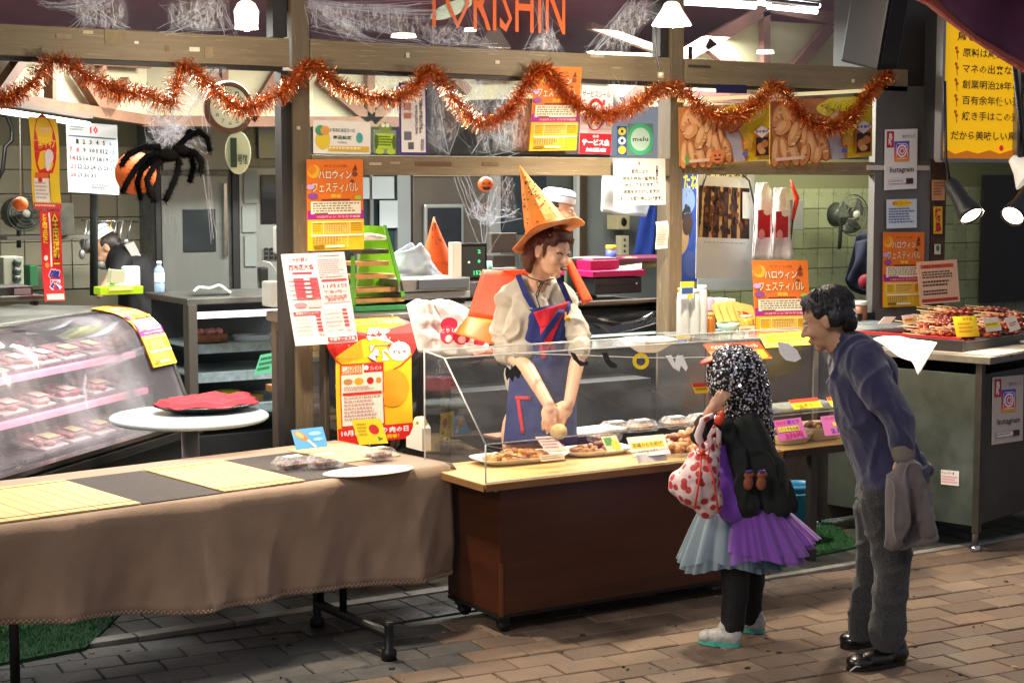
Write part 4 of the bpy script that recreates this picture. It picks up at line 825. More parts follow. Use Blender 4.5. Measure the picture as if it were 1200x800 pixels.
def packbox(x, y, z, s_, rot, label, food=food_b, grp='clear lidded boxes of food on the long table', h=.05):
    c = PZ(x, y, z); c.z = z; t = thing('food_box', label, 'food box', c, grp); R = Matrix.Rotation(rot, 3, 'Z')
    b = MB(); w_ = s_; d_ = s_ * .72
    prof = [(1, .0), (1.08, .45), (1.12, .5), (1.08, .55), (.8, 1.0), (.72, 1.05)]
    vs = []
    for k_, zz in prof:
        for (a, e) in ((-1, -1), (1, -1), (1, 1), (-1, 1)): vs.append(c + R @ V((a * w_ / 2 * k_, e * d_ / 2 * k_, zz * h)))
    fs = [(0, 3, 2, 1)] + [(i * 4 + k_, i * 4 + (k_ + 1) % 4, i * 4 + 4 + (k_ + 1) % 4, i * 4 + 4 + k_) for i in range(len(prof) - 1) for k_ in range(4)] + [(20, 21, 22, 23)]
    b.add(vs, fs, clear); b.build('clear_shell', t)
    for q in range(6):
        b = MB(); b.box(c + R @ V(((q % 3 - 1) * w_ * .28, (q // 3 - .5) * d_ * .42, h * .32)), (w_ * .24, d_ * .36, h * .4), random.choice(food), R @ Matrix.Rotation(random.uniform(-.3, .3), 3, 'Z'), .006); b.build('food_piece', t)
    b = MB(); b.box(c + R @ V((0, 0, h * 1.07)), (w_ * .55, d_ * .4, .001), lab_w, R); b.build('label_sheet', t)
packbox(343, 549, mz + .004, .135, .1, 'clear lidded box of dark skewers, leftmost on the long table')
packbox(381, 546, mz + .009, .125, -.1, 'clear lidded box of dark skewers beside the leftmost box')
packbox(444, 537, mz + .009, .12, .2, 'clear lidded box of dark skewers behind the yellow tag', h=.045)
sheet('picture_card', 'blue card with a chicken drumstick standing behind the boxes on the long table', 'card', PD(341, 504, 7.2), PD(378, 500, 7.25), PD(347, 527, 7.15), [('e', .25, .35, .14, .32, '#b87436', -.5), ('e', .22, .3, .09, .2, '#e0a868', -.5), ('p', [(.4, .6), (.46, .56), (.66, .95), (.6, 1)], '#e8d8c0'), ('e', .7, .3, .2, .1, '#8fc4e8'), ('e', .75, .6, .15, .08, '#8fc4e8')], '#4a98cf')
sheet('price_tag', 'yellow tag with a red heart shape standing on wire among the boxes', 'price tag', PD(412, 492, 7.1), PD(446, 490, 7.1), PD(421, 521, 7.1), [('e', .66, .42, .17, .2, '#c8242c'), ('l', .1, .15, .45, .7, 4, '#b89a10'), ('p', [(.7, .7), (.9, .8), (.72, .9)], '#5a8a3a')], '#f2d21c')
b = MB(); b.tube([PD(432, 517, 7.1), PD(436, 530, 7.1)], .0022, chrome); b.build('wire_holder', COL.objects['price_tag'])
# tape dispenser
tdp = PZ(492, 526, mz); td = thing('tape_dispenser', 'white tape dispenser standing on the table corner by the glass guard', 'tape dispenser', V((tdp.x - .0, tdp.y, mz)))
c = td.location; b = MB()
pr = [(-.085, 0), (.06, 0), (.06, .10), (.035, .12), (-.02, .10), (-.05, .06), (-.085, .045)]
for s_ in (-1, 1): pass
k_ = [c + V((.022 * s_, 0, 0)) + V((0, -a, z)) for s_ in (-1, 1) for a, z in pr]; n_ = len(pr)
b.add(k_, [tuple(range(n_)), tuple(range(2 * n_ - 1, n_ - 1, -1))] + [(i, (i + 1) % n_, (i + 1) % n_ + n_, i + n_) for i in range(n_)], mat('#d9d6cf', .4)); b.build('body', td)
b = MB(); b.lathe([(.02, -.014), (.042, -.014), (.042, .014), (.02, .014), (.02, -.014)], mat('#e8dcae', .35), c + V((0, -.005, .105)), 22, Matrix.Rotation(math.radians(90), 3, 'Y')); b.build('tape_roll', td)
# ================================================================ SALES CART WITH GLASS GUARD
CZ = .64; ct = thing('sales_cart', 'dark brown wheeled sales cart with a pale wooden top and clear guard', 'cart', (4.2, 5.87, 0))
X_0, X_1, Y_0, Y_1 = 3.425, 5.0, 5.625, 6.14
brown = wood('#47220f', 'cart_brown', 1.2, .45, .42, (1, 1, 9)); topm = wood('#d8b06a', 'cart_top', 2, .18, .45, (1, 6, 6)); edge_m = wood('#8a6238', 'cart_edge', 3, .2, .55, (1, 4, 4))
cb('top', X_0, X_1, Y_0, Y_1, CZ - .02, CZ, topm, ct, .002)
cb('top_edge', X_0 + .004, X_1 - .002, Y_0 - .006, Y_0 - .001, CZ - .03, CZ - .002, edge_m, ct); cb('side_edge', X_0 - .006, X_0 - .001, Y_0, Y_1, CZ - .03, CZ - .002, edge_m, ct)
bx0 = 3.515; bx1 = 4.90; by0 = 5.665; by1 = 6.08
cb('front_panel', bx0, bx1, by0 - .012, by0 + .004, .085, CZ - .024, brown, ct, .002)
cb('side_panel', bx0 + .002, bx0 + .016, by0 + .006, by1, .085, CZ - .024, brown, ct); cb('side_panel', bx1 - .016, bx1 - .002, by0 + .006, by1, .085, CZ - .024, brown, ct)
cb('back_panel', bx0 + .02, bx1 - .02, by1 - .014, by1, .085, CZ - .024, brown, ct); cb('bottom', bx0, bx1, by0, by1, .068, .083, dark_m, ct)
cb('corner_trim', bx0 - .004, bx0 + .012, by0 - .017, by0 - .0125, .08, .3, mat('#6a3a18', .5), ct)
cb('latch', X_0 + .09, X_0 + .15, Y_0 + .05, Y_0 + .07, CZ - .05, CZ - .028, chrome, ct)
for (x, y) in ((bx0 + .04, by0 + .04), (bx0 + .04, by1 - .06), (bx1 - .05, by0 + .05), (bx1 - .05, by1 - .06)):
    b = MB(); b.box((x, y, .058), (.05, .05, .02), legm); b.lathe([(0, -.014), (.025, -.014), (.028, 0), (.025, .014), (0, .014)], mat('#0e0e0e', .6), (x + .01, y, .028), 16, Matrix.Rotation(math.radians(90), 3, 'X')); b.box((x, y + .018, .04), (.03, .004, .04), legm); b.build('caster', ct)
# second low counter, with the blue bin under it
c3 = thing('side_counter', 'low pale topped counter holding tubs, standing over the blue bin', 'counter', (5.35, 5.9, 0))
cb('top', X_1 + .004, 5.56, Y_0 + .01, Y_1, CZ - .02, CZ, topm, c3, .002); cb('front_lip', X_1 + .01, 5.56, Y_0 - .0, Y_0 + .009, CZ - .035, CZ - .001, mat('#4a4038', .4, .5), c3)
cb('leg', 5.5, 5.54, 5.98, 6.02, 0, CZ - .021, mat('#3b3a36', .5, .4), c3); cb('leg', 5.0, 5.04, 6.06, 6.1, 0, CZ - .021, mat('#3b3a36', .5, .4), c3); cb('leg', 5.14, 5.18, 6.06, 6.1, 0, CZ - .021, mat('#3b3a36', .5, .4), c3)
# glass guard
gd = thing('glass_guard', 'clear acrylic sneeze guard with slanted front on the sales cart', 'glass guard', (4.6, 5.9, CZ + .001))
gp = [(5.632, CZ + .002), (5.632, .80), (5.96, 1.118), (6.13, 1.135)]
acry = glass('acrylic', tint=(.97, .98, .97), refl=1, haze=.035, hcol=(.85, .85, .85), hsc=2.5, stretch=(1, 1, 3), edge=.02)
for (xa, xb) in ((3.432, 4.995), (5.003, 5.54)):
    for i, nmx in enumerate(('front_pane', 'slanted_pane', 'top_pane')):
        (ya, za), (yb, zb_) = gp[i], gp[i + 1]; b = MB()
        b.grid(lambda u, v: V((xa + (xb - xa) * u, ya + (yb - ya) * v, za + (zb_ - za) * v)), 1, 1, acry, .005, False); b.build(nmx, gd)
        if i in (1, 2):
            b = MB(); b.tube([(xa, yb if i == 1 else ya, zb_ if i == 1 else za), (xb, yb if i == 1 else ya, zb_ if i == 1 else za)], .0035, mat('#cfd4d2', .15, alpha=.7), 6) if i == 1 else b.tube([(xa, yb, zb_), (xb, yb, zb_)], .004, mat('#cfd4d2', .15, alpha=.7), 6); b.build('pane_edge', gd)
b = MB()
for x in (3.432,):
    q = [V((x, y, z)) for y, z in gp] + [V((x, 6.13, CZ + .002))]; b.add(q + [v + V((.005, 0, 0)) for v in q], [tuple(range(5)), tuple(range(9, 4, -1))] + [(i, (i + 1) % 5, (i + 1) % 5 + 5, i + 5) for i in range(5)], acry)
b.build('end_pane', gd)
b = MB(); em = mat('#d8dcda', .15, alpha=.8)
for i in range(3): b.tube([(3.434, gp[i][0], gp[i][1]), (3.434, gp[i + 1][0], gp[i + 1][1])], .0035, em, 6)
b.tube([(3.434, 6.13, CZ), (3.434, 6.13, 1.135)], .0035, em, 6); b.tube([(3.434, 5.632, CZ + .004), (4.99, 5.632, CZ + .004)], .003, em, 6); b.build('end_edge', gd, kind='stuff')
b = MB(); b.beam((3.434, 5.632, .80), (5.54, 5.632, .80), .004, .004, em); b.build('bend_line', gd)
sh2 = MB(); sh2.box((5.27, 5.84, .80), (.5, .25, .004), mat('#c9cfc8', .15, alpha=.5)); sh2.build('inner_shelf', gd)
# trays of fried chicken
fry = [mat(c, .5, var=.4, sc=45, bump=.8, bsc=120) for c in ('#c98a44', '#b06e30', '#d79c55', '#8f5220')]
foilm = mat('#e9e7e2', .4, var=.1)
def tray(cx, cy, w_, d_, rot, name, label, n, mats, z=CZ + .004, hh=.024, piece=(.022, .016, .014), basem=None, cat='tray', heap=.03):
    t = thing(name, label, cat, (cx, cy, z)); R = Matrix.Rotation(rot, 3, 'Z'); c = V((cx, cy, z)); N = 28
    def se(k_, a): ca_, sa_ = math.cos(a), math.sin(a); e = .5; return V((w_ / 2 * k_ * abs(ca_) ** e * (1 if ca_ > 0 else -1), d_ / 2 * k_ * abs(sa_) ** e * (1 if sa_ > 0 else -1), 0))
    pr = [(.8, 0), (.9, hh * .6), (1, hh), (1.02, hh), (.98, hh * .75), (.86, hh * .25), (.78, .003), (.02, .003)]
    b = MB(); vs = [c + R @ (se(k_, 2 * math.pi * i / N) + V((0, 0, z_))) for k_, z_ in pr for i in range(N)]
    b.add(vs, [(j * N + i, j * N + (i + 1) % N, (j + 1) * N + (i + 1) % N, (j + 1) * N + i) for j in range(len(pr) - 1) for i in range(N)], basem or foilm, True); b.build('dish', t)
    for q in range(n):
        b = MB(); a = random.uniform(0, 6.28); r_ = math.sqrt(random.random()) * .36; pz = hh * .4 + heap * (1 - r_ / .40) * random.uniform(.4, 1)
        p = c + R @ V((w_ * r_ * math.cos(a), d_ * r_ * math.sin(a), pz)); s0 = random.uniform(.8, 1.25)
        b.ell(p, tuple(s0 * k_ for k_ in piece), random.choice(mats), Matrix.Rotation(random.uniform(0, 3), 3, 'Z') @ Matrix.Rotation(random.uniform(-.6, .6), 3, 'X'), 8, 6)
        me_ = b.v
        for i, v in enumerate(me_):
            nn = noise.noise(V(v) * 70); d_v = V(v) - p; b.v[i] = tuple(p + d_v * (1 + .35 * nn))
        b.build('chicken_piece', t)
    return t
p1 = PZ(608, 540, CZ); p2 = PZ(690, 532, CZ)
tray(p1.x, p1.y, .43, .22, -.05, 'chicken_tray', 'white oval tray of fried chicken pieces, left on the sales cart', 60, fry, heap=.045)
tray(p2.x + .03, p2.y - .0, .34, .19, -.05, 'chicken_tray', 'white oval tray of fried chicken pieces in the middle of the sales cart', 46, fry, heap=.04)
p3 = V((4.62, 5.83, 0)); tray(p3.x, p3.y + .02, .62, .34, 0, 'chicken_platter', 'wide clear platter heaped with grilled chicken at the right of the cart', 130, [mat(c, .3, var=.5, sc=40, bump=.6, coat=.4) for c in ('#c07a3e', '#8a4218', '#d89a62', '#a55a28')], heap=.085, piece=(.032, .024, .018), basem=clear)
tray(5.18, 5.82, .22, .22, 0, 'chicken_tub', 'tub of brown stewed chicken behind the left pink price tag', 22, [mat(c, .35, var=.4, sc=40, bump=.6) for c in ('#6a3a1c', '#4a2410', '#8a5a34')], hh=.045, heap=.05, basem=mat('#d8c8a8', .5))
tray(5.40, 5.84, .26, .22, 0, 'chicken_tub', 'beige tub of brown fried chicken between the two pink price tags', 26, [mat(c, .4, var=.4, sc=40, bump=.6) for c in ('#6a3a1c', '#5a2c14', '#a87a4c')], hh=.06, heap=.06, basem=mat('#d9c6a2', .5))
p = PZ(690, 512, CZ); b = MB(); b.box((p.x + .02, p.y, CZ + .03), (.3, .16, .02), mat('#efeeea', .4), Matrix.Rotation(.1, 3, 'Z'), .006); b.build('foam_lid', None, 'white foam tray lids stacked behind the fried chicken trays', 'tray')
p = PZ(600, 512, CZ); b = MB(); b.box((p.x, p.y, CZ + .012), (.26, .12, .014), mat('#7a5230', .5), Matrix.Rotation(.05, 3, 'Z'), .003); b.build('cutting_board', None, 'thin brown board lying at the back of the sales cart', 'board')
for (x, y, rot, lb) in ((708, 516, .1, 'clear box of fried chicken behind the green and yellow label'), (722, 506, -.1, 'clear box of fried chicken at the back of the cart beside the lids'), (752, 504, .05, 'clear box of grilled chicken behind the white and yellow price card'), (792, 500, -.05, 'clear box of grilled chicken at the back of the platter, left'), (822, 497, .1, 'clear box of grilled chicken at the back of the platter beside the child')):
    packbox(x, y, CZ + .003, .13, rot, lb, food=fry, grp='clear boxes of chicken inside the glass guard')
# tongs
tg_ = thing('tongs', 'steel tongs lying across the left chicken tray', 'tongs', PZ(590, 528, CZ + .04))
for s_ in (-1, 1):
    b = MB(); a_ = PZ(570, 524 + s_ * 2, CZ + .035); c_ = PZ(614, 533 + s_ * 4, CZ + .045); b.beam(a_, c_, .002, .014, chrome); b.build('arm', tg_)
def ptag(name, label, tl, tr, bl, d, items, base, cat='price tag', **kw):
    return sheet(name, label, cat, PD(*tl, d[0]), PD(*tr, d[1]), PD(*bl, d[2]), items, base, **kw)
ptag('price_tag', 'white and yellow price card standing between trays and platter on the cart', (734, 513), (777, 509), (742, 536), (7.1, 7.2, 7.0), [('r', .05, .3, .92, .6, '#f0d21c'), ('t', '若鶏のもも揚げ', .08, .34, .88, .55, '#4a2a10', .01), ('t', '100g 180', .2, .68, .7, .88, '#c0a090')], '#f4ecd4')
ptag('tag_stand', 'clear white stand block under the white and yellow price card', (745, 533), (779, 529), (748, 543), (7.0, 7.12, 6.98), [], '#e8dcd8', cat='stand')
ptag('price_tag', 'green and yellow price label on the chicken tray in the middle', (704, 512), (722, 510), (712, 530), (7.1, 7.1, 7.05), [('r', .1, .1, .6, .6, '#5aa03a'), ('e', .7, .6, .25, .3, '#e8e03a')], '#d8e8b0')
ptag('price_tag', 'pinkish label lying between the two fried chicken trays', (627, 512), (650, 511), (640, 529), (7.1, 7.15, 7.05), [('l', .05, .1, .95, .9, 4, '#8a5a5a')], '#d8b8b0')
ptag('price_tag', 'small beige label clipped at the front of the left chicken tray', (632, 534), (660, 531), (634, 541), (6.95, 7.0, 6.93), [('l', .05, .2, .95, .9, 2, '#a8805a')], '#d8bfa0')
ptag('price_tag', 'red and yellow tag hanging inside the glass left of the child', (810, 449), (827, 448), (815, 461), (7.3, 7.32, 7.3), [('r', 0, 0, 1, .4, '#d83a1c'), ('l', .1, .5, .9, .85, 1, '#a8780a')], '#f0c81c')
PK = '#e070b8'
ptag('price_tag', 'red topped yellow tag on the inner glass shelf right of the child', (924, 469), (957, 466), (931, 480), (7.55, 7.6, 7.5), [('r', 0, 0, 1, .36, '#e0401c'), ('t', 'もも焼 甘口', .1, .5, .85, .85, '#b8780a', .01)], '#f6df1c')
ptag('price_tag', 'red topped yellow tag on the inner shelf partly hidden by the old person', (968, 466), (990, 464), (975, 477), (7.65, 7.7, 7.6), [('r', 0, 0, 1, .36, '#e0401c'), ('t', '塩焼', .2, .5, .7, .85, '#b8780a', .01)], '#f6df1c')
ptag('price_tag', 'pink price tag reading 270 yen in front of the brown tub', (906, 493), (938, 489), (914, 517), (7.35, 7.4, 7.3), [('t', '骨付き', .06, .08, .4, .26, '#e83a6a', .02), ('t', '若どり', .45, .06, .9, .26, '#4a3ac8', .02), ('r', .06, .36, .82, .6, '#f0df4a'), ('t', '1パックもも焼', .10, .40, .8, .57, '#3a2a4a', .01), ('t', '270円', .24, .66, .88, .93, '#d8206a', .03)], PK)
ptag('price_tag', 'pink price tag half hidden by the purple sweater', (961, 488), (1000, 484), (967, 511), (7.5, 7.6, 7.45), [('t', '人気', .1, .06, .4, .2, '#e83a6a', .02), ('r', .3, .36, .9, .55, '#f0df4a'), ('t', 'もも', .4, .38, .8, .53, '#3a2a4a', .01), ('t', '211円', .2, .64, .85, .92, '#4a2a9a', .03)], PK)
ptag('price_board', 'large tilted orange and red price board lying on the guard above the child', (824, 404), (889, 401), (839, 424), (7.5, 7.75, 7.3), [('r', .0, 0, 1, .4, '#e0401c'), ('t', 'ハロウィン特別セール', .08, .1, .92, .33, '#ffe9d0', .02), ('t', 'から揚げ', .05, .46, .5, .9, '#ffe01c', .04), ('t', '大特価', .55, .46, .95, .95, '#ffe01c', .05)], '#f07a18')
ptag('yellow_board', 'bright yellow price board on the glass guard beside the halloween poster', (889, 392), (950, 388), (897, 408), (7.7, 7.95, 7.55), [('l', .1, .15, .9, .8, 2, '#c8a80a'), ('e', .2, .4, .08, .2, '#e0c81c')], '#f7ea52')
# ghosts, bats on the string
st = thing('string_garland', 'thin white string of bat, ring and ghost cut outs hung along the glass guard', 'garland', PD(740, 420, 7.0))
p0 = [PD(x, y, d) for x, y, d in ((545, 402, 6.85), (610, 414, 6.95), (680, 416, 7.1), (750, 419, 7.2), (800, 419, 7.35), (838, 418, 7.45), (890, 410, 7.6))]
b = MB(); b.tube(p0, .0016, mat('#ddd', .6), 5); b.build('string', st)
def cut(pts, d, m, name, label=None):
    q = [PD(x, y, d) for x, y in pts]; b = MB(); k_ = len(q); off = FWD * .004
    b.add(q + [v + off for v in q], [tuple(range(k_)), tuple(range(2 * k_ - 1, k_ - 1, -1))] + [(i, (i + 1) % k_, (i + 1) % k_ + k_, i + k_) for i in range(k_)], m); b.build(name, st, label)
bt = mat('#141414', .7)
cut([(593, 428), (598, 433), (604, 427), (611, 436), (608, 444), (603, 440), (601, 448), (597, 442), (594, 446), (592, 438)], 6.9, bt, 'bat')
cut([(668, 412), (674, 414), (679, 422), (684, 424), (690, 423), (689, 428), (680, 429), (672, 421)], 7.05, bt, 'bat')
cut([(705, 413), (712, 413), (715, 422), (723, 427), (723, 431), (715, 431), (709, 424)], 7.1, bt, 'bat')
ring = MB(); rc = PD(751, 423, 7.15); R_ = Matrix((RIGHT, UPV, -FWD)).transposed(); ring.lathe([(.020, -.002), (.036, -.002), (.036, .002), (.020, .002), (.020, -.002)], mat('#e8c81c', .5), rc, 14, R_, smooth=False); ring.build('ring', st)
wh = mat('#eceff0', .6)
cut([(780, 417), (787, 416), (791, 426), (793, 417), (800, 416), (806, 430), (804, 435), (798, 428), (796, 435), (789, 431)], 7.3, wh, 'hand_cutout')
cut([(911, 400), (924, 402), (934, 410), (939, 420), (932, 424), (921, 422), (914, 414)], 7.55, wh, 'ghost_cutout')
# things on top of the guard / counter
bowlc = PD(759, 404, 7.75); b = MB(); b.lathe([(0, 0), (.05, 0), (.10, .03), (.14, .055), (.145, .06), (.135, .058), (.09, .028), (0, .01)], mat('#d9dad6', .35, alpha=.9), V((bowlc.x, bowlc.y, 1.06)), 8, smooth=False); b.build('white_bowl', None, 'white faceted bowl on the glass case behind the woman', 'bowl')
# bin
bp_ = PZ(933, 598, 0); bn = thing('blue_bin', 'light blue plastic bin on the turf under the side counter', 'bin', (PY(933, 590, 6.3).x, 6.3, .012)); c = bn.location
b = MB(); b.lathe([(0, 0), (.082, 0), (.10, .285), (.108, .287), (.108, .31), (.098, .31), (.096, .287), (.078, .01), (0, .01)], mat('#2f7fae', .4, var=.06), c, 30, sy=.85); b.build('bucket', bn)
b = MB(); b.lathe([(.1035, .26), (.1065, .262), (.1065, .268), (.1035, .27)], mat('#5aa4c8', .4), c, 30, sy=.85); b.build('rim_band', bn)
# ================================================================ GRILL STALL
GO = V((6.35, 5.69, 0)); ga = math.radians(15); GX = V((math.cos(ga), math.sin(ga), 0)); GY = V((-math.sin(ga), math.cos(ga), 0)); GR = Matrix((GX, GY, ZUP)).transposed()
gs = thing('grill_stall', 'stainless steel grill stall on legs at the right of the shop', 'stall', GO + GX * .8 + GY * .5)
def gb(n, x0, x1, y0, y1, z0, z1, m, par=gs, bev=.003, **kw):
    b = MB(); b.box(GO + GX * (x0 + x1) / 2 + GY * (y0 + y1) / 2 + V((0, 0, (z0 + z1) / 2)), (x1 - x0, y1 - y0, z1 - z0), m, GR, bev); return b.build(n, par, **kw)
gsm = mat('#5f6862', .42, .6, var=.35, sc=3.5, rvar=.12, bump=.06, bsc=9); gsd = mat('#4c4a45', .45, .5, var=.3, sc=3, rvar=.15)
gb('side_panel', 0, .012, .03, 1.0, .13, .895, gsm); gb('front_panel', .03, 1.7, 0, .012, .14, .895, gsd)
gb('corner_post', -.008, .028, -.008, .028, .10, .955, mat('#57544d', .4, .7, var=.2)); gb('back_panel', .02, 1.7, .95, 1.0, .14, .95, gsd)
gb('inner_dark_shelf', .03, 1.7, .05, .95, .80, .82, dark_m); gb('counter_slab', -.05, .62, -.07, 1.05, .955, .99, mat('#8a857b', .35, .5, var=.2, rvar=.1)); gb('counter_slab', .625, 1.8, -.10, 1.05, .95, 1.005, mat('#5b5750', .4, .6, var=.2))
for (x, y) in ((.02, .02), (1.6, .03), (.03, .95), (1.6, .95)):
    b = MB(); b.lathe([(0, .03), (.016, .03), (.016, .14), (0, .14)], mat('#777', .4, .6), GO + GX * x + GY * y, 12); b.lathe([(0, 0), (.024, .0), (.03, .012), (.022, .03), (0, .036)], chrome, GO + GX * x + GY * y, 14); b.build('leg', gs)
gb('tray_liner', .02, .62, -.06, 1.0, .991, .996, mat('#c9c1b0', .5), bev=.001)
gb('white_paper', .66, 1.5, -.07, .12, 1.006, 1.012, mat('#f0eadc', .6), None, 0, label='white paper sheet lying on the grill counter at the far right', cat='paper')
pg = lambda x, y, z: GO + GX * x + GY * y + V((0, 0, z))
tl = PP(1163, 440, pg(0, -.006, 0), GY); sheet('photo_app_poster', 'white camera app poster on the front of the grill stall', 'poster', PP(1163, 442, pg(0, -.004, 0), GY), PP(1199, 439, pg(0, -.004, 0), GY), PP(1162, 521, pg(0, -.004, 0), GY), insta(), '#c9c0b4')
sheet('small_sticker', 'small white and pink instruction sticker low on the grill stall side', 'sticker', PP(1103, 550, pg(-.003, 0, 0), GX), PP(1124, 552, pg(-.003, 0, 0), GX), PP(1103, 567, pg(-.003, 0, 0), GX), [('t', 'ちょっと一息', .05, .08, .75, .26, '#234a4a', .02), ('l', .05, .38, .95, .92, 3, '#d88a98')], '#d8d4d0')
# black trough with red lining
trg = thing('grill_trough', 'long black trough with red lining full of skewers on the grill counter', 'tray', pg(.7, .5, .995))
for nme, x0, x1, y0, y1, z0, z1, m in (('side_wall', .03, .05, .12, 1.12, .993, 1.055, mat('#2b2725', .5)), ('front_wall', .05, 1.7, .12, .14, .993, 1.045, mat('#2b2725', .5)), ('red_rim', .052, .064, .145, 1.1, 1.0, 1.068, mat('#a8141c', .5)), ('red_lining', .064, 1.7, .145, 1.1, .996, 1.004, mat('#8a1418', .6)), ('back_wall', .03, 1.7, 1.12, 1.14, .993, 1.1, mat('#2b2725', .5))):
    gb(nme, x0, x1, y0, y1, z0, z1, m, trg)
skm = [mat(c, .25, var=.5, sc=50, bump=.5, coat=.5) for c in ('#8f2a12', '#a8401c', '#6a1c0c', '#b8562a')]; stick = mat('#d8b07a', .6)
def skewer(px, py, rot, z, name='skewer'):
    c = pg(px, py, z); d = Matrix.Rotation(rot, 3, 'Z') @ GX; b = MB(); b.tube([c - d * .10, c + d * .12 + V((0, 0, .02))], .0022, stick, 5)
    for q in range(4): b.ell(c + d * (-.07 + q * .035) + V((0, 0, .003)), (.019, .014, .011), random.choice(skm), Matrix.Rotation(rot + .3, 3, 'Z'), 7, 5)
    return b
n = 0
for hx, hy, hz, k_, rr in ((.38, .42, 1.02, 26, 2.3), (.62, .32, 1.025, 26, 2.2), (.86, .36, 1.03, 26, 2.4), (1.12, .40, 1.05, 26, 2.5), (1.0, .75, 1.07, 24, 2.4), (.7, .62, 1.04, 20, 2.2), (1.3, .6, 1.06, 24, 2.5)):
    t = thing('skewer_heap', 'glazed chicken skewers heaped in the trough, %s' % ['nearest the left end', 'behind the yellow tag', 'beside the yellow tag', 'behind the white tag', 'on the high rear pile', 'in the rear middle', 'at the far right rear'][n], 'skewers', pg(hx, hy, 1.0)); n += 1
    for q in range(k_): skewer(hx + random.uniform(-.11, .11), hy + random.uniform(-.1, .1), rr + random.uniform(-.35, .35), hz + q / k_ * .05 + random.uniform(0, .012)).build('skewer', t)
def gtag(label, tl, tr, bl, Y, items, base='#f0e8d8'): return PQ('price_tag', label, 'price tag', tl, tr, bl, Y, items, base)
gtag('small white price tag with yellow print at the left end of the skewer trough', (1056, 370), (1071, 368), (1060, 381), 6.25, [('r', .1, .35, .9, .75, '#f0c81c'), ('l', .15, .4, .85, .7, 1, '#c8402a')])
gtag('white triangular folded tag far left in the skewer trough', (1029, 379), (1036, 371), (1043, 379), 6.35, [])
gtag('large yellow price board standing among the skewers', (1116, 371), (1143, 370), (1121, 395), 5.98, [('t', '焼き鳥', .4, .06, .8, .2, '#a8780a'), ('l', .15, .3, .85, .85, 3, '#e0a81c')], '#f4dc2a')
gtag('white price tag with yellow bar right of the yellow board', (1151, 373), (1169, 371), (1156, 389), 5.98, [('r', .05, .35, .95, .7, '#f6df3a'), ('l', .1, .42, .9, .64, 1, '#b8901c')])
gtag('white price tag with red print at the right end of the skewers', (1177, 373), (1189, 369), (1184, 389), 5.98, [('l', .15, .4, .85, .7, 2, '#d83a2a')])
# white paper hanging over the corner
def paper(u, v):
    a = PD(1022, 396, 8.05).lerp(PD(1098, 404, 7.95), u); c_ = PD(1022, 398, 7.95).lerp(PD(1114, 442, 7.75), u)
    p = a.lerp(c_, v); return p + V((0, 0, .012 * math.sin(u * 5) * v))
b = MB()
pts = [(1022, 397, 8.1), (1055, 393, 8.1), (1098, 403, 8.02)], [(1045, 412, 7.9), (1068, 424, 7.82), (1076, 438, 7.75)]
b.grid(lambda u, v: (PD(*pts[0][0]).lerp(PD(*pts[0][1]), u * 2) if u < .5 else PD(*pts[0][1]).lerp(PD(*pts[0][2]), u * 2 - 1)).lerp(PD(*pts[1][0]).lerp(PD(*pts[1][1]), u * 2) if u < .5 else PD(*pts[1][1]).lerp(PD(*pts[1][2]), u * 2 - 1), v) + V((0, 0, .006 * math.sin(u * 8 + v * 3))), 12, 8, mat('#f3efe9', .6, bump=.2, bsc=12), .0015)
b.build('white_paper', None, 'white paper sheet draped over the corner of the grill counter', 'paper')
# spice box and jar behind
b = MB(); p = PY(1135, 368, 6.9); b.box(p + V((0, 0, .0)), (.19, .12, .07), mat('#6f5a40', .6, var=.2), GR, .004); b.build('wooden_box', None, 'small wooden box behind the yellow board on the grill counter', 'box')
p = PY(1008, 376, 7.0); j = thing('spice_jar', 'squat jar with a white lid standing left of the steel pillar', 'jar', p)
b = MB(); b.lathe([(0, 0), (.038, 0), (.04, .01), (.04, .085), (.034, .092), (0, .092)], mat('#8a5a40', .3, var=.3, sc=20), p, 18); b.build('jar_body', j)
b = MB(); b.lathe([(0, .092), (.042, .092), (.042, .112), (.038, .116), (0, .116)], mat('#e0d8cc', .4), p, 18); b.build('lid', j)
# ---------------------------------------------------------------- speaker, spots, lamp shades, red cloth
sp = thing('loudspeaker', 'black loudspeaker hanging tilted above the end of the tinsel', 'speaker', PY(1018, 76, 6.75)); c0 = PD(1018, 77, 8.35); c1 = PD(1036, -30, 8.2)
ax = (c1 - c0).normalized(); fx = (RIGHT - ax * RIGHT.dot(ax)).normalized(); fz = ax.cross(fx); RS = Matrix((fx, fz, ax)).transposed() @ Matrix.Rotation(math.radians(38), 3, 'Z')
b = MB(); b.box((c0 + c1) / 2, (.16, .24, (c1 - c0).length), mat('#101317', .45, var=.35, sc=5), RS, .012); b.build('cabinet', sp)
b = MB(); b.box((c0 + c1) / 2 + RS @ V((0, -.122, 0)), (.12, .006, (c1 - c0).length - .06), mat('#15171a', .8, bump=1, bsc=300), RS, .002); b.build('grille', sp)
b = MB(); b.beam(c1 - ax * .1 + fx * .1, c1 + fx * .25 + V((0, .25, 0)), .02, .02, blacks); b.build('bracket', sp)
emw = mat('#ffffff', emis=14, ecol='#fff2dc')
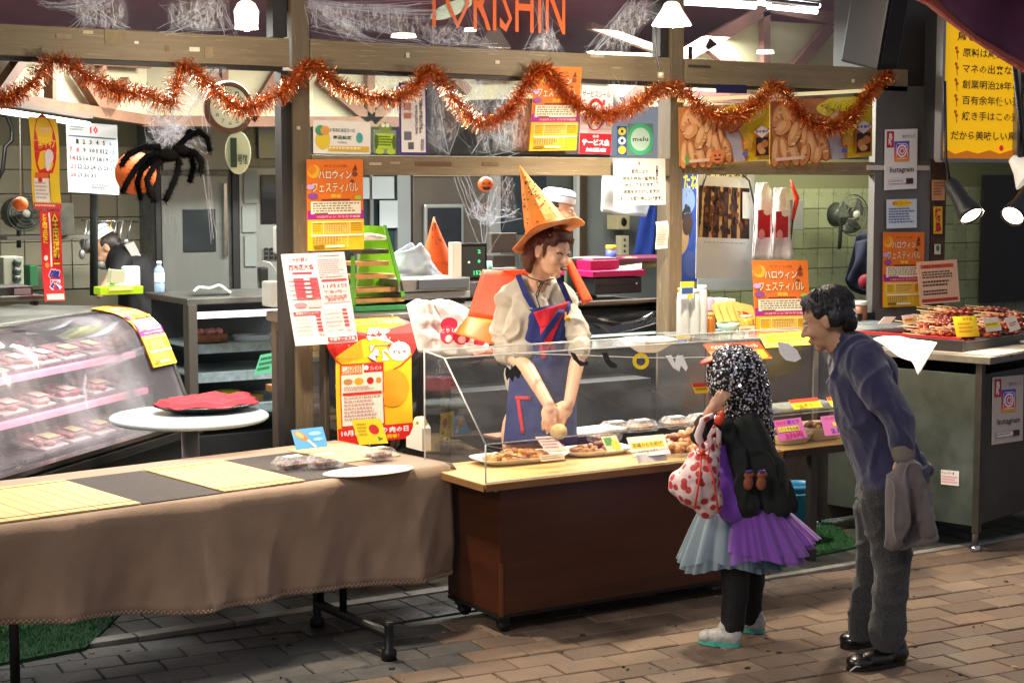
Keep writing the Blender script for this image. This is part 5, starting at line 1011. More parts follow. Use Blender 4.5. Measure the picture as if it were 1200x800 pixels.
def spot(cx, cy, d, ax_, ay_, tailpx, name, label, pw, target):
    c = PD(cx, cy, d); tail = PD(*tailpx, d + .12); dr = (c - tail).normalized(); t = thing(name, label, 'lamp', c); R = dr.to_track_quat('Z', 'Y').to_matrix(); L = (c - tail).length
    b = MB(); b.lathe([(0, 0), (.034, .0), (.04, .02), (.042, L * .55), (.062, L * .9), (.064, L), (.058, L), (.05, L * .85)], mat('#171513', .4), tail, 22, R); b.build('can', t)
    b = MB(); b.ell(c - dr * .012, (.054, .054, .010), emw, R, 18, 6); b.build('bulb_face', t)
    b = MB(); b.tube([tail, tail + V((0, .03, .12)), tail + V((.0, .05, .5))], .008, blacks); b.build('arm', t)
    lamp('SPOT', 'spot_light', c + dr * .03, pw, (1, .80, .58), .04, None, c + dr, 130, .6); return t
spot(1139, 254, 8.2, 0, 0, (1113, 213), 'spot_lamp', 'black spot lamp shining down at the skewers, left of two', 60, None)
spot(1186, 254, 8.4, 0, 0, (1207, 222), 'spot_lamp', 'black spot lamp at the right edge of the frame', 60, None)
ls = thing('pendant_lamp', 'white bell shaped lamp shade at the right edge above the spot lamps', 'lamp', PD(1190, 190, 7.9)); c = ls.location
R = (FWD * -.3 + RIGHT * .7 + UPV * -.7).normalized().to_track_quat('Z', 'Y').to_matrix()
b = MB(); b.lathe([(.02, -.06), (.03, -.04), (.05, .0), (.09, .05), (.095, .06)], mat('#e8e4da', .35, emis=.35, ecol='#fff0dd'), c + V((.04, 0, -.02)), 24, R); b.build('shade', ls)
b = MB(); b.tube([c + V((.03, 0, .02)), c + V((.03, 0, .16)), c + V((.03, .1, .8))], .012, blacks); b.build('holder', ls)
b = MB()
crv = [(1055, -8), (1085, 6), (1110, 26), (1140, 48), (1170, 68), (1215, 95)]
def cv(t, lst): k_ = min(len(lst) - 2, int(t * (len(lst) - 1))); f_ = t * (len(lst) - 1) - k_; return lst[k_][0] + (lst[k_ + 1][0] - lst[k_][0]) * f_, lst[k_][1] + (lst[k_ + 1][1] - lst[k_][1]) * f_
inn = [(1090, -8), (1105, 4), (1125, 24), (1150, 44), (1180, 62), (1222, 84)]
def cA(u, v): a = cv(u, crv); c_ = cv(u, inn); return PD(a[0] + (c_[0] - a[0]) * v, a[1] + (c_[1] - a[1]) * v, 7.2 - .12 * math.sin(v * 3.14))
def cB(u, v): a = cv(u, inn); return PD(a[0] + 30 * v, a[1] - 130 * v, 7.2 + .15 * math.sin(v * 4) + .05 * math.sin(u * 9))
b.grid(cA, 20, 6, mat('#8a3a30', .75, var=.2, sc=4, bump=.2, bsc=60), .003); dr_ = thing('drape', 'dark red and purple cloth drape hanging across the top right corner', 'drape', PD(1150, 40, 7.2)); b.build('red_border', dr_)
b = MB(); b.grid(cB, 20, 10, mat('#4a1a38', .8, var=.2, sc=4, bump=.2, bsc=60), .003); b.build('purple_cloth', dr_)
# dark menu board on the tiled wall at the right
a_ = PY(1152, 205, TY - .03); c_ = PY(1205, 352, TY - .03); b = MB(); b.box(((a_.x + c_.x) / 2 + .2, TY - .03, (a_.z + c_.z) / 2), (c_.x - a_.x + .4, .03, a_.z - c_.z), mat('#17120f', .5)); b.build('dark_board', None, 'dark board hanging on the green tiled wall behind the spot lamps', 'board')
b = MB(); p = PY(1111, 215, 8.2); b.box((9.0, 8.2, 2.08), (3.0, .12, .16), mat('#1c1815', .6)); b.build('dark_lintel', None, 'dark lintel above the green tiled wall', 'lintel')
# ================================================================ INSIDE THE SHOP
BY = 10.5
st1 = mat('#8d918c', .35, .3, var=.15, sc=2, rvar=.1, stretch=(1, 1, .2), bump=.05, bsc=3); st2 = mat('#7b7f7a', .33, .3, var=.2, sc=2, rvar=.12, stretch=(1, 1, .2), bump=.05, bsc=3); st3 = mat('#a9aeab', .35, .6, var=.1)
st4 = mat('#5c605d', .3, .3, var=.25, sc=2, rvar=.12)
def pan(name, x0, y0, x1, y1, Y, dep, m, parent=None, bev=.003, **kw):
    b = MB(); boxY(b, x0, y0, x1, y1, Y, dep, m, bev); return b.build(name, parent, **kw)
fg = thing('upright_fridge', 'tall dark stainless upright fridge behind the hanging spider', 'fridge', PY(230, 345, 10.1))
pan('body', 180, 60, 275, 352, 10.12, .3, st4, fg, .005); pan('door', 190, 205, 268, 350, 10.09, .03, st2, fg, .01); pan('upper_panel', 190, 60, 268, 200, 10.095, .025, st2, fg, .01); pan('handle', 263, 215, 267, 300, 10.05, .03, chrome, fg); pan('dark_gap', 183, 190, 189, 350, 10.08, .02, dark_m, fg); pan('window', 215, 245, 253, 295, 10.08, .012, mat('#2a2f30', .1), fg, .004)
fg = thing('upright_fridge', 'grey upright fridge plastered with paper sheets behind the left post', 'fridge', PY(320, 345, 10.1))
pan('body', 272, 140, 366, 352, 10.13, .3, st4, fg, .005); pan('door', 281, 196, 340, 350, 10.10, .03, st1, fg, .01); pan('dark_gap', 273, 190, 280, 350, 10.09, .02, dark_m, fg)
for (x0, y0, x1, y1) in ((286, 200, 302, 238), (284, 242, 300, 272), (287, 276, 301, 312), (341, 200, 356, 240)): pan('paper_sheet', x0, y0, x1, y1, 10.085, .004, mat('#7f8682', .6), fg, 0)
pan('window', 303, 146, 337, 186, 10.1, .02, mat('#65747c', .15), fg, .004); pan('window', 306, 205, 330, 262, 10.085, .015, mat('#15191b', .15), fg, .004)
b = MB()
for i in range(9): p = PY(312 + (i % 3) * 6, 292 + (i // 3) * 5, 10.08); b.box(p, (.025, .01, .018), blacks)
b.build('vent_grid', fg, kind='stuff')
# middle: notice board window, steel door
wb = thing('notice_window', 'grey framed window with paper sheets taped inside, left of the steel door', 'window', PY(448, 300, 10.3))
pan('dark_glass', 424, 196, 468, 300, 10.34, .02, mat('#2e3c42', .15), wb, 0); pan('frame', 418, 190, 426, 345, 10.30, .05, st3, wb); pan('frame', 466, 190, 483, 345, 10.30, .05, mat('#9aa3a3', .4, .4), wb); pan('lower_panel', 426, 300, 466, 345, 10.31, .04, st1, wb); pan('mullion', 434, 196, 438, 300, 10.31, .03, st1, wb)
for (x0, y0, x1, y1) in ((436, 207, 462, 233), (445, 235, 466, 267), (425, 208, 433, 233)): pan('paper_sheet', x0, y0, x1, y1, 10.295, .003, mat('#b9c6c8', .6), wb, 0)
dr = thing('steel_door', 'brownish steel cold room door with a rounded window in the middle bay', 'door', PY(530, 345, 10.3))
pan('leaf', 484, 206, 574, 350, 10.32, .06, mat('#6b655c', .35, .5, var=.15, sc=1.5, rvar=.1, bump=.08, bsc=3), dr, .01); pan('dark_edge', 481, 205, 484, 350, 10.30, .03, dark_m, dr); pan('head_trim', 484, 203, 574, 207, 10.30, .03, mat('#b5b09c', .3, .6), dr)
b = MB(); TLd, TRd, BLd = quadY(496, 239, 543, 300, 10.30); cc = (TRd + BLd) / 2; b.box(cc, (TRd.x - TLd.x, .03, TLd.z - BLd.z), st3, bev=.014); b.build('window_frame', dr)
b = MB(); b.box(cc + V((0, -.008, 0)), (TRd.x - TLd.x - .05, .03, TLd.z - BLd.z - .05), mat('#2c3034', .12, var=.3, sc=3), bev=.012); b.build('window_pane', dr)
pl2 = thing('panelled_wall', 'pale grey steel panels with a dark window right of the cold room door', 'panel', PY(620, 345, 10.3))
pan('post', 574, 190, 587, 350, 10.27, .08, mat('#a8adab', .4, .4), pl2); pan('window', 588, 206, 640, 274, 10.33, .02, mat('#3a4348', .12, var=.2, sc=3), pl2, 0); pan('panel', 588, 275, 640, 350, 10.32, .03, st2, pl2); pan('panel', 640, 190, 676, 350, 10.34, .03, mat('#6a716a', .4, .3, var=.1), pl2, 0)
pan('bright_edge', 676, 190, 681, 350, 10.2, .05, mat('#cfd3cc', .4), pl2); pan('brown_post', 681, 190, 688, 350, 10.18, .06, mat('#4d3f30', .6), pl2); pan('wall_panel', 688, 185, 790, 352, 10.25, .03, mat('#8b938e', .5, .1, var=.06), pl2)
# objects on the grey wall
pan('wall_box', 724, 252, 738, 269, 10.0, .14, mat('#cfc496', .5), None, .006, label='cream wall speaker box above the switch plate', cat='box'); o = COL.objects['wall_box']; b = MB(); b.lathe([(0, 0), (.025, 0), (.022, .006), (0, .004)], mat('#2a2a1c', .4), PY(731, 260, 9.995), 16, Rf, sy=1.3); b.build('round_cone', o)
pan('switch_plate', 727, 276, 737, 299, 10.0, .06, mat('#d8d2ae', .5), None, .004, label='cream switch plate with small dials beside the blue apron', cat='switch'); o = COL.objects['switch_plate']
for y in (281, 288, 294): b = MB(); b.ell(PY(732, y, 9.995), (.01, .006, .01), mat('#5a5a4a', .4)); b.build('dial', o)
def hang(name, label, cat, pts, Y, m, amp=.02, par=None, nz=3, **kw):
    """soft hanging thing: outline columns from top points to bottom points"""
    top_, bot = pts; b = MB()
    def fn(u, v):
        a = cv(u, top_); c_ = cv(u, bot); x = a[0] + (c_[0] - a[0]) * v; y = a[1] + (c_[1] - a[1]) * v
        p = PY(x, y, Y); return p + V((0, -amp * (math.sin(u * math.pi) + .35 * math.sin(u * 9 + v * 2) + .4 * noise.noise(V((u * nz, v * nz, Y)))), 0))
    b.grid(fn, 22, 14, m, .004); b.grid(lambda u, v: fn(u, v) * V((1, 0, 1)) * 1 + V((0, Y + .35 * amp + abs(amp) * .8 * math.sin(u * math.pi), 0)) if False else V((fn(u, v).x, Y + amp * .8 * math.sin(u * math.pi), fn(u, v).z)), 22, 14, m, .004)
    return b.build(name, par, label, cat, **kw)
hang('apron', 'blue apron hanging on the wall left of the middle post', 'apron', ([(752, 243), (764, 241), (768, 243)], [(742, 299), (756, 301), (768, 299)]), 9.6, mat('#2b4aa8', .8, var=.2), .03)
hang('white_cloth', 'white plastic sheet hanging behind the handwritten notice', 'sheet', ([(706, 193), (735, 192), (775, 193)], [(704, 248), (730, 252), (757, 254)]), 8.2, mat('#dfe8e8', .5, var=.05), .03)
# worker behind the hat is in the people section; shelves of shop goods
c3_ = thing('drinks_case', 'black curved glass case with a chrome rim behind the woman', 'display case', (5.0, 7.5, 0))
x0, x1 = 4.05, 5.62
cb('base', x0, x1, 7.28, 7.8, .05, .7, dark_m, c3_); cb('top', x0, x1, 7.42, 7.85, 1.175, 1.195, steel_d, c3_, .003); cb('top_lip', x0, x1 + .02, 7.33, 7.42, 1.19, 1.205, mat('#4a3f38', .4, .3), c3_)
prd = [(-.2, 1.175), (-.1, 1.17), (-.03, 1.14), (.02, 1.08), (.04, .98), (.04, .7)]; OD = V((x0, 7.28, 0))
b = MB(); extr(b, prd, OD, AX, NY, 0, x1 - x0, mat('#17191b', .1, .3, coat=1), .006); b.build('curved_front', c3_)
b = MB(); extr(b, [(a + .005, z) for a, z in prd], OD, AX, NY, x1 - x0 - .05, x1 - x0 + .01, chrome, .012); b.build('chrome_rim', c3_)
b = MB(); b.beam((x0, 7.235, 1.03), (x1 - .05, 7.235, 1.03), .014, .006, mat('#b9d3d8', .2, emis=.25, ecol='#cfeef5')); b.build('painted_highlight', c3_)  # pale glowing strip painted as a highlight along the black glass
sc_ = thing('steel_counter', 'stainless counter behind the glass guard holding jars and sachets', 'counter', (6.0, 6.85, 0))
cb('counter_top', 5.3, 6.84, 6.5, 6.97, 1.035, 1.06, mat('#9aa19e', .3, .6, rvar=.1), sc_, .004); cb('front_panel', 5.3, 6.84, 6.53, 6.55, .05, 1.034, mat('#4d443d', .5, .3, var=.15), sc_); cb('divider_strip', 6.0, 6.03, 6.515, 6.529, .1, 1.03, mat('#6d625c', .5), sc_)
cb('side_panel', 5.3, 5.32, 6.56, 6.95, .05, 1.034, mat('#2f2d2b', .5), sc_)
# dark back shelf behind the woman, white acrylic panel
cb('dark_locker', 4.0, 5.28, 6.98, 7.24, .05, .82, mat('#1d1d1f', .45, var=.2), None, .004); tag(COL.objects['dark_locker'], 'low dark cabinet behind the woman under the black curved case', 'cabinet')
# scale and register group
def base(px, py, Y): return PY(px, py, Y)
sc1 = thing('price_scale', 'electronic price scale with a black display and green digits', 'scale', base(520, 352, 7.3))
pan('platform', 467, 326, 551, 341, 7.22, .3, mat('#8d8d88', .35, .6), sc1, .006); pan('platform_edge', 491, 327, 550, 338, 7.205, .01, mat('#5a5f66', .4, .4), sc1, .002); pan('lower_body', 470, 342, 551, 350, 7.25, .28, st3, sc1, .004); pan('foot', 480, 351, 545, 357, 7.27, .2, blacks, sc1)
pan('display_post', 531, 284, 541, 328, 7.3, .05, mat('#b8b4a8', .4), sc1, .004); pan('display', 538, 285, 571, 329, 7.31, .05, mat('#101411', .25), sc1, .005)
TL, TR, BLc = quadY(541, 289, 568, 325, 7.305); sheet('digits', None, None, TL, TR, BLc, [('t', '2', .68, .10, .82, .22, '#3ddc8a', .02), ('t', '0', .68, .42, .80, .54, '#3ddc8a', .02), ('e', .3, .5, .05, .035, '#bfe8c8'), ('t', '152', .5, .78, .84, .92, '#3ddc8a', .02)], '#0c100d', parent=sc1, emis=.5)
gr = thing('green_rack', 'lime green acrylic rack with small wooden ledges on the deli case', 'rack', base(440, 360, 7.25))
lime = mat('#8fd41c', .25, alpha=.78); lime2 = mat('#5fae2a', .3, alpha=.85)
def gq(pts, Y, m, name, dy=.0):
    q = [PY(x, y, Y) for x, y in pts]; b = MB(); k_ = len(q); b.add(q + [v + V((0, .008, 0)) for v in q], [tuple(range(k_)), tuple(range(2 * k_ - 1, k_ - 1, -1))] + [(i, (i + 1) % k_, (i + 1) % k_ + k_, i + k_) for i in range(k_)], m); return b.build(name, gr)
gq([(425, 264), (452, 265), (471, 358), (416, 358)], 7.42, lime, 'back_sheet'); gq([(450, 264), (453, 264), (475, 346), (471, 348)], 7.22, lime2, 'side_edge'); gq([(412, 300), (416, 300), (416, 358), (411, 358)], 7.22, lime2, 'side_edge')
wl_ = mat('#b98a4a', .6, var=.25, sc=9)
for (xa, xb, y, m) in ((424, 452, 279, lab_w), (424, 456, 295, mat('#3a2a1c', .6)), (417, 457, 309, wl_), (417, 463, 324, wl_), (418, 468, 340, wl_), (417, 474, 352, wl_)):
    pan('ledge', xa, y - 2.5, xb, y + 2.5, 7.25, .14, m, gr, .003)
pan('green_base', 416, 358, 476, 364, 7.24, .2, mat('#2f8a4a', .5), gr, .003)
b = MB(); b.ell(PY(440, 277, 7.28), (.07, .04, .012), mat('#d8d8c8', .6), Matrix.Rotation(.15, 3, 'Y')); b.build('paper_roll', gr)
hang('plastic_bag', 'tied translucent plastic bag leaning behind the scale', 'bag', ([(462, 296), (478, 290), (488, 284), (496, 300)], [(456, 322), (478, 328), (500, 328), (523, 326)]), 7.55, mat('#c9d0da', .25, alpha=.8, bump=.6, bsc=14), .07, nz=6)
wh2 = thing('witch_hat', 'orange witch hat standing behind the scale, unworn', 'hat', base(510, 326, 7.7)); hm_ = mat('#e85a12', .7, var=.12, sc=20)
def coneq(tip, bl, br, Y, thing_, name, m, dot=None):
    T = PY(*tip, Y); A_ = PY(*bl, Y); B_ = PY(*br, Y); c = (A_ + B_) / 2; r = (B_ - A_).length / 2; b = MB(); n_ = 26; R0 = (T - c)
    vs = [c + V((r * math.cos(6.283 * i / n_), r * .6 * math.sin(6.283 * i / n_), (B_ - A_).z * math.cos(6.283 * i / n_) / 2)) for i in range(n_)]
    rows_ = 6; vv = [v.lerp(T, k_ / rows_) + V((0, 0, .0)) for k_ in range(rows_) for v in vs] + [T]
    fs = [(k_ * n_ + i, k_ * n_ + (i + 1) % n_, (k_ + 1) * n_ + (i + 1) % n_, (k_ + 1) * n_ + i) for k_ in range(rows_ - 1) for i in range(n_)] + [((rows_ - 1) * n_ + i, (rows_ - 1) * n_ + (i + 1) % n_, rows_ * n_) for i in range(n_)]
    b.add(vv, fs, m, True); b.build(name, thing_); return T, A_, B_
coneq((508, 254), (494, 307), (531, 307), 7.7, wh2, 'crown', hm_); b = MB(); cc = PY(512, 318, 7.7); b.lathe([(.085, .05), (.10, 0), (.11, -.03)], hm_, cc, 24, sy=.6); b.build('brim', wh2)
b = MB()
for q in range(22):
    t_ = random.random(); a = random.uniform(-2.6, -.5); p = PY(512, 307, 7.7).lerp(PY(508, 254, 7.7), t_); r = .078 * (1 - t_) + .004; b.ell(p + V((r * math.cos(a), r * .6 * math.sin(a) - .003, 0)), (.004, .003, .004), blacks, None, 6, 4)
b.build('dots', wh2, kind='stuff')
# white carrier bag with red fruit print on the deli counter
wb_ = hang('carrier_bag', 'bunch of white carrier bags with a red fruit print lying beside the woman', 'bag', ([(476, 357), (492, 350), (505, 354), (520, 350), (548, 362)], [(490, 412), (510, 416), (535, 416), (560, 412), (577, 412)]), 6.75, mat('#f0efee', .4, bump=.5, bsc=18), .05, nz=7)
TL, TR, BLc = quadY(511, 368, 570, 405, 6.66)
m_ = MB(); sheet('', '', '', TL, TR, BLc, [('e', .25, .3, .17, .22, '#d82048'), ('e', .22, .62, .15, .3, '#e03a5a'), ('e', .5, .72, .17, .25, '#d82048'), ('e', .24, .75, .07, .12, '#f8e0e4'), ('e', .5, .8, .08, .12, '#f8c0cc'), ('t', 'とりしん', .08, .42, .5, .56, '#fff', .02), ('e', .85, .92, .12, .14, '#e03a5a')], base=mat('#000', alpha=0), mbm=m_); decal(m_, 'red_print', wb_)
# register, chair, magenta scale
rg = thing('cash_register', 'dark cash register behind the orange cape', 'register', base(590, 345, 7.9))
pan('screen', 576, 273, 606, 296, 7.9, .04, mat('#5a5550', .4, .2), rg, .005); pan('printer', 578, 299, 604, 312, 7.88, .12, mat('#3b3835', .4), rg, .006); pan('keyboard', 575, 314, 606, 330, 7.82, .2, mat('#8a8580', .4, .2), rg, .006); pan('drawer', 576, 332, 612, 348, 7.85, .25, mat('#4a4541', .4), rg, .006)
p = base(572, 325, 7.8); b = MB(); b.lathe([(0, 0), (.022, 0), (.026, .05), (.02, .09), (0, .09)], mat('#8fcab0', .4), p, 14); b.build('green_cup', None, 'pale green cup between scale display and register', 'cup')
chr_ = thing('chair', 'grey green chair back behind the woman shoulder', 'chair', base(682, 350, 7.75)); pan('back_rest', 664, 302, 694, 343, 7.7, .03, mat('#5e6a52', .45, .2, var=.1), chr_, .012); pan('rail', 692, 304, 698, 347, 7.72, .02, mat('#9aa08e', .35, .6), chr_, .006); pan('seat', 662, 347, 700, 352, 7.6, .35, mat('#3a3d35', .5), chr_, .006)
ms = thing('food_wrapper', 'black wrapping machine with a magenta top right of the chair', 'machine', base(725, 346, 7.55))
pan('black_body', 697, 325, 752, 344, 7.5, .28, mat('#232428', .35, var=.1), ms, .006); pan('slot', 702, 333, 742, 335, 7.495, .01, blacks, ms, 0); b = MB(); b.ell(PY(746, 332, 7.49), (.008, .006, .008), chrome); b.build('knob', ms)
pan('magenta_plate', 695, 317, 756, 324, 7.48, .32, mat('#b8125a', .4), ms, .004); pan('magenta_tray', 692, 305, 726, 317, 7.56, .24, mat('#9c1450', .4), ms, .004); pan('grey_cover', 695, 302, 722, 309, 7.6, .2, mat('#8a7a82', .4), ms, .003)
b = MB(); b.grid(lambda u, v: PY(716 + 36 * u, 314 - 5 * u + 6 * v, 7.5 + .1 * (1 - v)), 6, 3, mat('#d9d9d6', .6), .002); b.build('paper_slip', ms)
p = base(716, 303, 8.3); t = thing('character_cup', 'blue cup with a yellow lid on the shelf right of the woman', 'cup', p)
b = MB(); b.lathe([(0, 0), (.03, 0), (.033, .02), (.033, .055), (0, .055)], mat('#5a6ac8', .4, var=.3, sc=40), p, 16); b.build('cup_body', t); b = MB(); b.lathe([(0, .055), (.034, .055), (.034, .078), (.03, .082), (0, .082)], mat('#e8c83a', .4), p, 16); b.build('lid', t)
for (x, y, rx, c_, lb) in ((738, 307, .085, '#dcc482', 'pale yellow sack lying on the shelf, left of two'), (760, 308, .06, '#d9c27c', 'pale yellow sack lying beside the middle post, right of two')):
    b = MB(); p = PY(x, y, 8.3); b.ell(p, (rx, .07, .032), mat(c_, .6, var=.15, sc=10), None, 16, 10)
    for i, v in enumerate(b.v): b.v[i] = tuple(V(v) + V((0, 0, .006 * noise.noise(V(v) * 25))))
    b.build('sack', None, lb, 'sack')
p = base(707, 303, 8.4); b = MB(); b.ell(p, (.015, .015, .014), mat('#7a1c1c', .3)); b.ell(p + V((.04, 0, -.004)), (.02, .014, .01), mat('#7a1c1c', .3)); b.build('dark_red_trinket', None, 'small dark red trinkets beside the blue cup', 'trinket')
cb('back_shelf', 5.6, 6.9, 8.2, 8.6, 1.36, 1.385, mat('#6a2a44', .5), None, .003); tag(COL.objects['back_shelf'], 'dark plum shelf board behind the wrapping machine', 'shelf')
# right bay: beetle poster, calendar, bags
wp = thing('blue_poster', 'blue poster with a dark animal figure behind the middle post', 'poster', PY(803, 330, 7.9))
sheet('print_sheet', None, None, PY(790, 194, 7.9), PY(817, 195, 7.9), PY(790, 330, 7.9), [('t', 'ったね', .05, .06, 1.0, .2, '#e8e23a', .03), ('e', .5, .3, .35, .12, '#8fa8d8'), ('p', [(.4, .36), (.48, .22), (.5, .36), (.62, .2), (.66, .38), (.8, .5), (.7, .62), (.3, .6), (.25, .42)], '#20242c'), ('e', .2, .62, .45, .16, '#c8a06a'), ('e', .55, .5, .22, .1, '#4a2f24'), ('e', .7, .85, .3, .12, '#4a5a9a')], '#2f4ea8', parent=wp, warp=lambda u, v: .01 * math.sin(v * 6))
sheet('wall_calendar', 'hanging calendar page with a photo of grilled skewers over blank white grid', 'calendar', PY(817, 205, 7.75), PY(880, 209, 7.75), PY(815, 326, 7.75), [('r', .03, .10, .97, .60, '#3a2012')] + [('p', [(.10 + i * .16, .10), (.15 + i * .16, .10), (.10 + i * .17, .60), (.04 + i * .17, .60)], '#c9a26a') for i in range(5)] + [('e', .1 + random.random() * .85, .12 + random.random() * .45, .035, .03, random.choice(['#5a3018', '#6e3c1c', '#2c160c'])) for i in range(60)] + [('r', .80, .14, 1.02, .40, '#d9dcd8'), ('l', .1, .64, .9, .66, 1, '#a9b4bc')], '#dfe4e6', warp=lambda u, v: .02 * v * math.sin(u * 2.5))
sheet('yellow_menu', 'white board with a yellow arched heading behind the skewer calendar', 'sign', PY(817, 195, 7.95), PY(884, 197, 7.95), PY(817, 340, 7.95), [('e', .5, .12, .42, .13, '#e8df9a'), ('t', '二十四の食鳥', .12, .05, .88, .12, '#3a341c', .02)], '#c9cfc9')
b = MB(); b.tube([PY(x, y, 7.7) for x, y in ((822, 222), (828, 203), (845, 194), (862, 196), (878, 212), (884, 240), (884, 290))], .006, blacks, 6); b.build('black_cable', None, 'black cable arching over the skewer calendar', 'cable')
for i, (x, lb) in enumerate(((893, 'white carrier bags with red print hanging on a hook, left bundle'), (914, 'white carrier bags with red print hanging on a hook, right bundle'))):
    o = hang('carrier_bag', lb, 'bag', ([(x - 8, 228 + i * 4), (x - 3, 214 + i * 6), (x + 3, 214 + i * 6), (x + 9, 230 + i * 4)], [(x - 12, 303), (x, 304), (x + 6, 303), (x + 16, 302)]), 7.6 - .06 * i, mat('#e0dedd', .4, bump=.4, bsc=14), .04, nz=6)
    TL, TR, BLc = quadY(x - 7, 244 + i * 2, x + 11, 282, 7.53 - .06 * i); m_ = MB(); sheet('', '', '', TL, TR, BLc, [('r', .1, .05, .9, .9, '#b8202c'), ('e', .35, .8, .2, .16, '#e8a0a8'), ('e', .7, .1, .25, .12, '#e4e0e0')], base=mat('#000', alpha=0), mbm=m_); decal(m_, 'red_print', o)
b = MB(); b.tube([PY(924, 302, 7.5), PY(929, 258, 7.5)], .006, blacks, 8); b.tube([PY(929, 258, 7.5), PY(934, 232, 7.5), PY(930, 222, 7.5), PY(927, 211, 7.5)], [.009, .016, .013, .006], mat('#d8381c', .4), 10); b.build('lighter_wand', None, 'orange and black gas lighter wand hanging beside the carrier bags', 'lighter')
pan('small_meter', 929, 234, 942, 270, 9.0, .08, mat('#5d5f58', .5), None, .006, label='small grey meter box on the tiled wall left of the fan', cat='meter')
def fan(c, r, label, Y0, tilt=0):
    t = thing('wall_fan', label, 'fan', c); cage = mat('#3a3f38', .4, .3)
    b = MB()
    for k_ in range(5): rr = r * (k_ + 1) / 5; b.tube([c + V((rr * math.cos(a), -.05 * (1 - (k_ / 5) ** 2), rr * math.sin(a))) for a in [i * 6.2832 / 28 for i in range(29)]], .0022 if k_ < 4 else .005, cage, 5, False)
    for k_ in range(40): a = k_ * 6.2832 / 40; b.tube([c + V((.03 * math.cos(a), -.052, .03 * math.sin(a))), c + V((r * .6 * math.cos(a), -.04, r * .6 * math.sin(a))), c + V((r * math.cos(a), 0, r * math.sin(a)))], .0012, cage, 4, False)
    b.build('cage', t, kind='stuff')
    b = MB(); b.lathe([(0, -.01), (.24 * r, -.01), (.22 * r, 0), (0, 0)], mat('#8a8d80', .4), c + V((0, -.055, 0)), 20, Rf); b.build('hub', t)
    for k_ in range(3):
        b = MB(); a = k_ * 2.094; b.grid(lambda u, v: c + V((r * (.15 + .75 * u) * math.cos(a + v * 1.3), .02 - .03 * v, r * (.15 + .75 * u) * math.sin(a + v * 1.3))), 6, 8, mat('#4c5244', .35), .002); b.build('blade', t)
    b = MB(); b.lathe([(0, 0), (.09, 0), (.07, .1), (0, .1)], cage, c + V((0, .16, 0)), 16, Rf); b.tube([c + V((0, .1, 0)), c + V((0, .12, -r - .1))], .014, cage); b.build('motor', t)
fan(PY(998, 252, 8.75), .145, 'dark wall fan on the green tiles left of the steel pillar', 8.8)
fan(PY(28, 250, 9.6), .10, 'grey wall fan at the far left behind the orange ball', 9.6)
hang('jacket', 'navy and red jacket hanging on the tiled wall beside the pillar', 'jacket', ([(1002, 283), (1012, 276), (1022, 272), (1034, 276)], [(990, 328), (1005, 340), (1018, 346), (1034, 348)]), 8.3, mat('#1b2338', .8, var=.2), .10); jk = COL.objects['jacket']
b = MB(); b.ell(PY(1014, 330, 8.12), (.06, .03, .05), mat('#7a1626', .7, var=.2), None); b.build('red_panel', jk)
# jars and sachets on the steel counter
def jar(px, py, r, h, m, label, name='jar', lid=None, lh=.02, Y=6.75, n=18):
    p = PY(px, py, Y); p.z = 1.062; t = thing(name, label, name.replace('_', ' '), p); b = MB(); b.lathe([(0, 0), (r * .95, 0), (r, .008), (r, h * .8), (r * .8, h), (0, h)], m, p, n); b.build('body', t)
    if lid: b = MB(); b.lathe([(0, h), (r * .82, h), (r * .82, h + lh), (0, h + lh)], lid, p, n); b.build('lid', t)
    return t
milk = mat('#c9cdca', .3, alpha=.72); ylid = mat('#e8b81c', .4)
jar(800, 392, .033, .225, milk, 'tall frosted sauce bottle with a yellow cap beside the middle post', 'bottle', ylid); jar(812, 392, .036, .215, milk, 'tall frosted sauce bottle, middle of three', 'bottle', mat('#d8dcd8', .3)); jar(822, 392, .03, .235, milk, 'tall frosted sauce bottle, right of three', 'bottle', mat('#eef', .3))
TL, TR, BLc = quadY(797, 330, 813, 350, 6.7); sheet('label_card', 'yellow and blue label hanging on the frosted sauce bottles', 'label', TL, TR, BLc, [('r', 0, .0, 1, .3, '#e8c01c'), ('r', .1, .35, .9, .7, '#2a4a8a'), ('e', .7, .85, .2, .15, '#e8c01c')], '#c9cdd8')
jar(833, 390, .022, .09, mat('#a8621c', .3, var=.2), 'small brown labelled jar beside the frosted bottles', 'jar', mat('#d89a3a', .4))
jar(874, 396, .042, .075, mat('#b9a84a', .2, var=.5, sc=60, alpha=.85), 'glass jar of yellow pickles with a paper label', 'jar', mat('#c9cabf', .15, .3), .012)
TL, TR, BLc = quadY(866, 382, 884, 397, 6.69); sheet('paper_label', None, None, TL, TR, BLc, [('l', .1, .2, .9, .8, 3, '#6a6050')], '#d8d2bc', parent=[o for o in COL.objects if o.name.startswith('jar') and o.type == 'EMPTY'][-1])
p = PY(853, 386, 6.75); p.z = 1.062; b = MB(); b.lathe([(0, 0), (.03, 0), (.055, .03), (.062, .05), (.058, .05), (.03, .012), (0, .01)], mat('#b7dccb', .3), p, 24); b.build('green_bowl', None, 'small pale green bowl in front of the yellow sachets', 'bowl')
jar(845, 352, .03, .07, mat('#e8a8c0', .3, alpha=.85), 'translucent pink cup behind the yellow sachets', 'cup'); COL.objects['cup'].location.z += .11; COL.objects['cup'].location.y += .1
pan('cup_shelf', 826, 351, 862, 356, 6.85, .14, mat('#d8d4cc', .4), None, .003, label='narrow white shelf under the pink cup', cat='shelf')
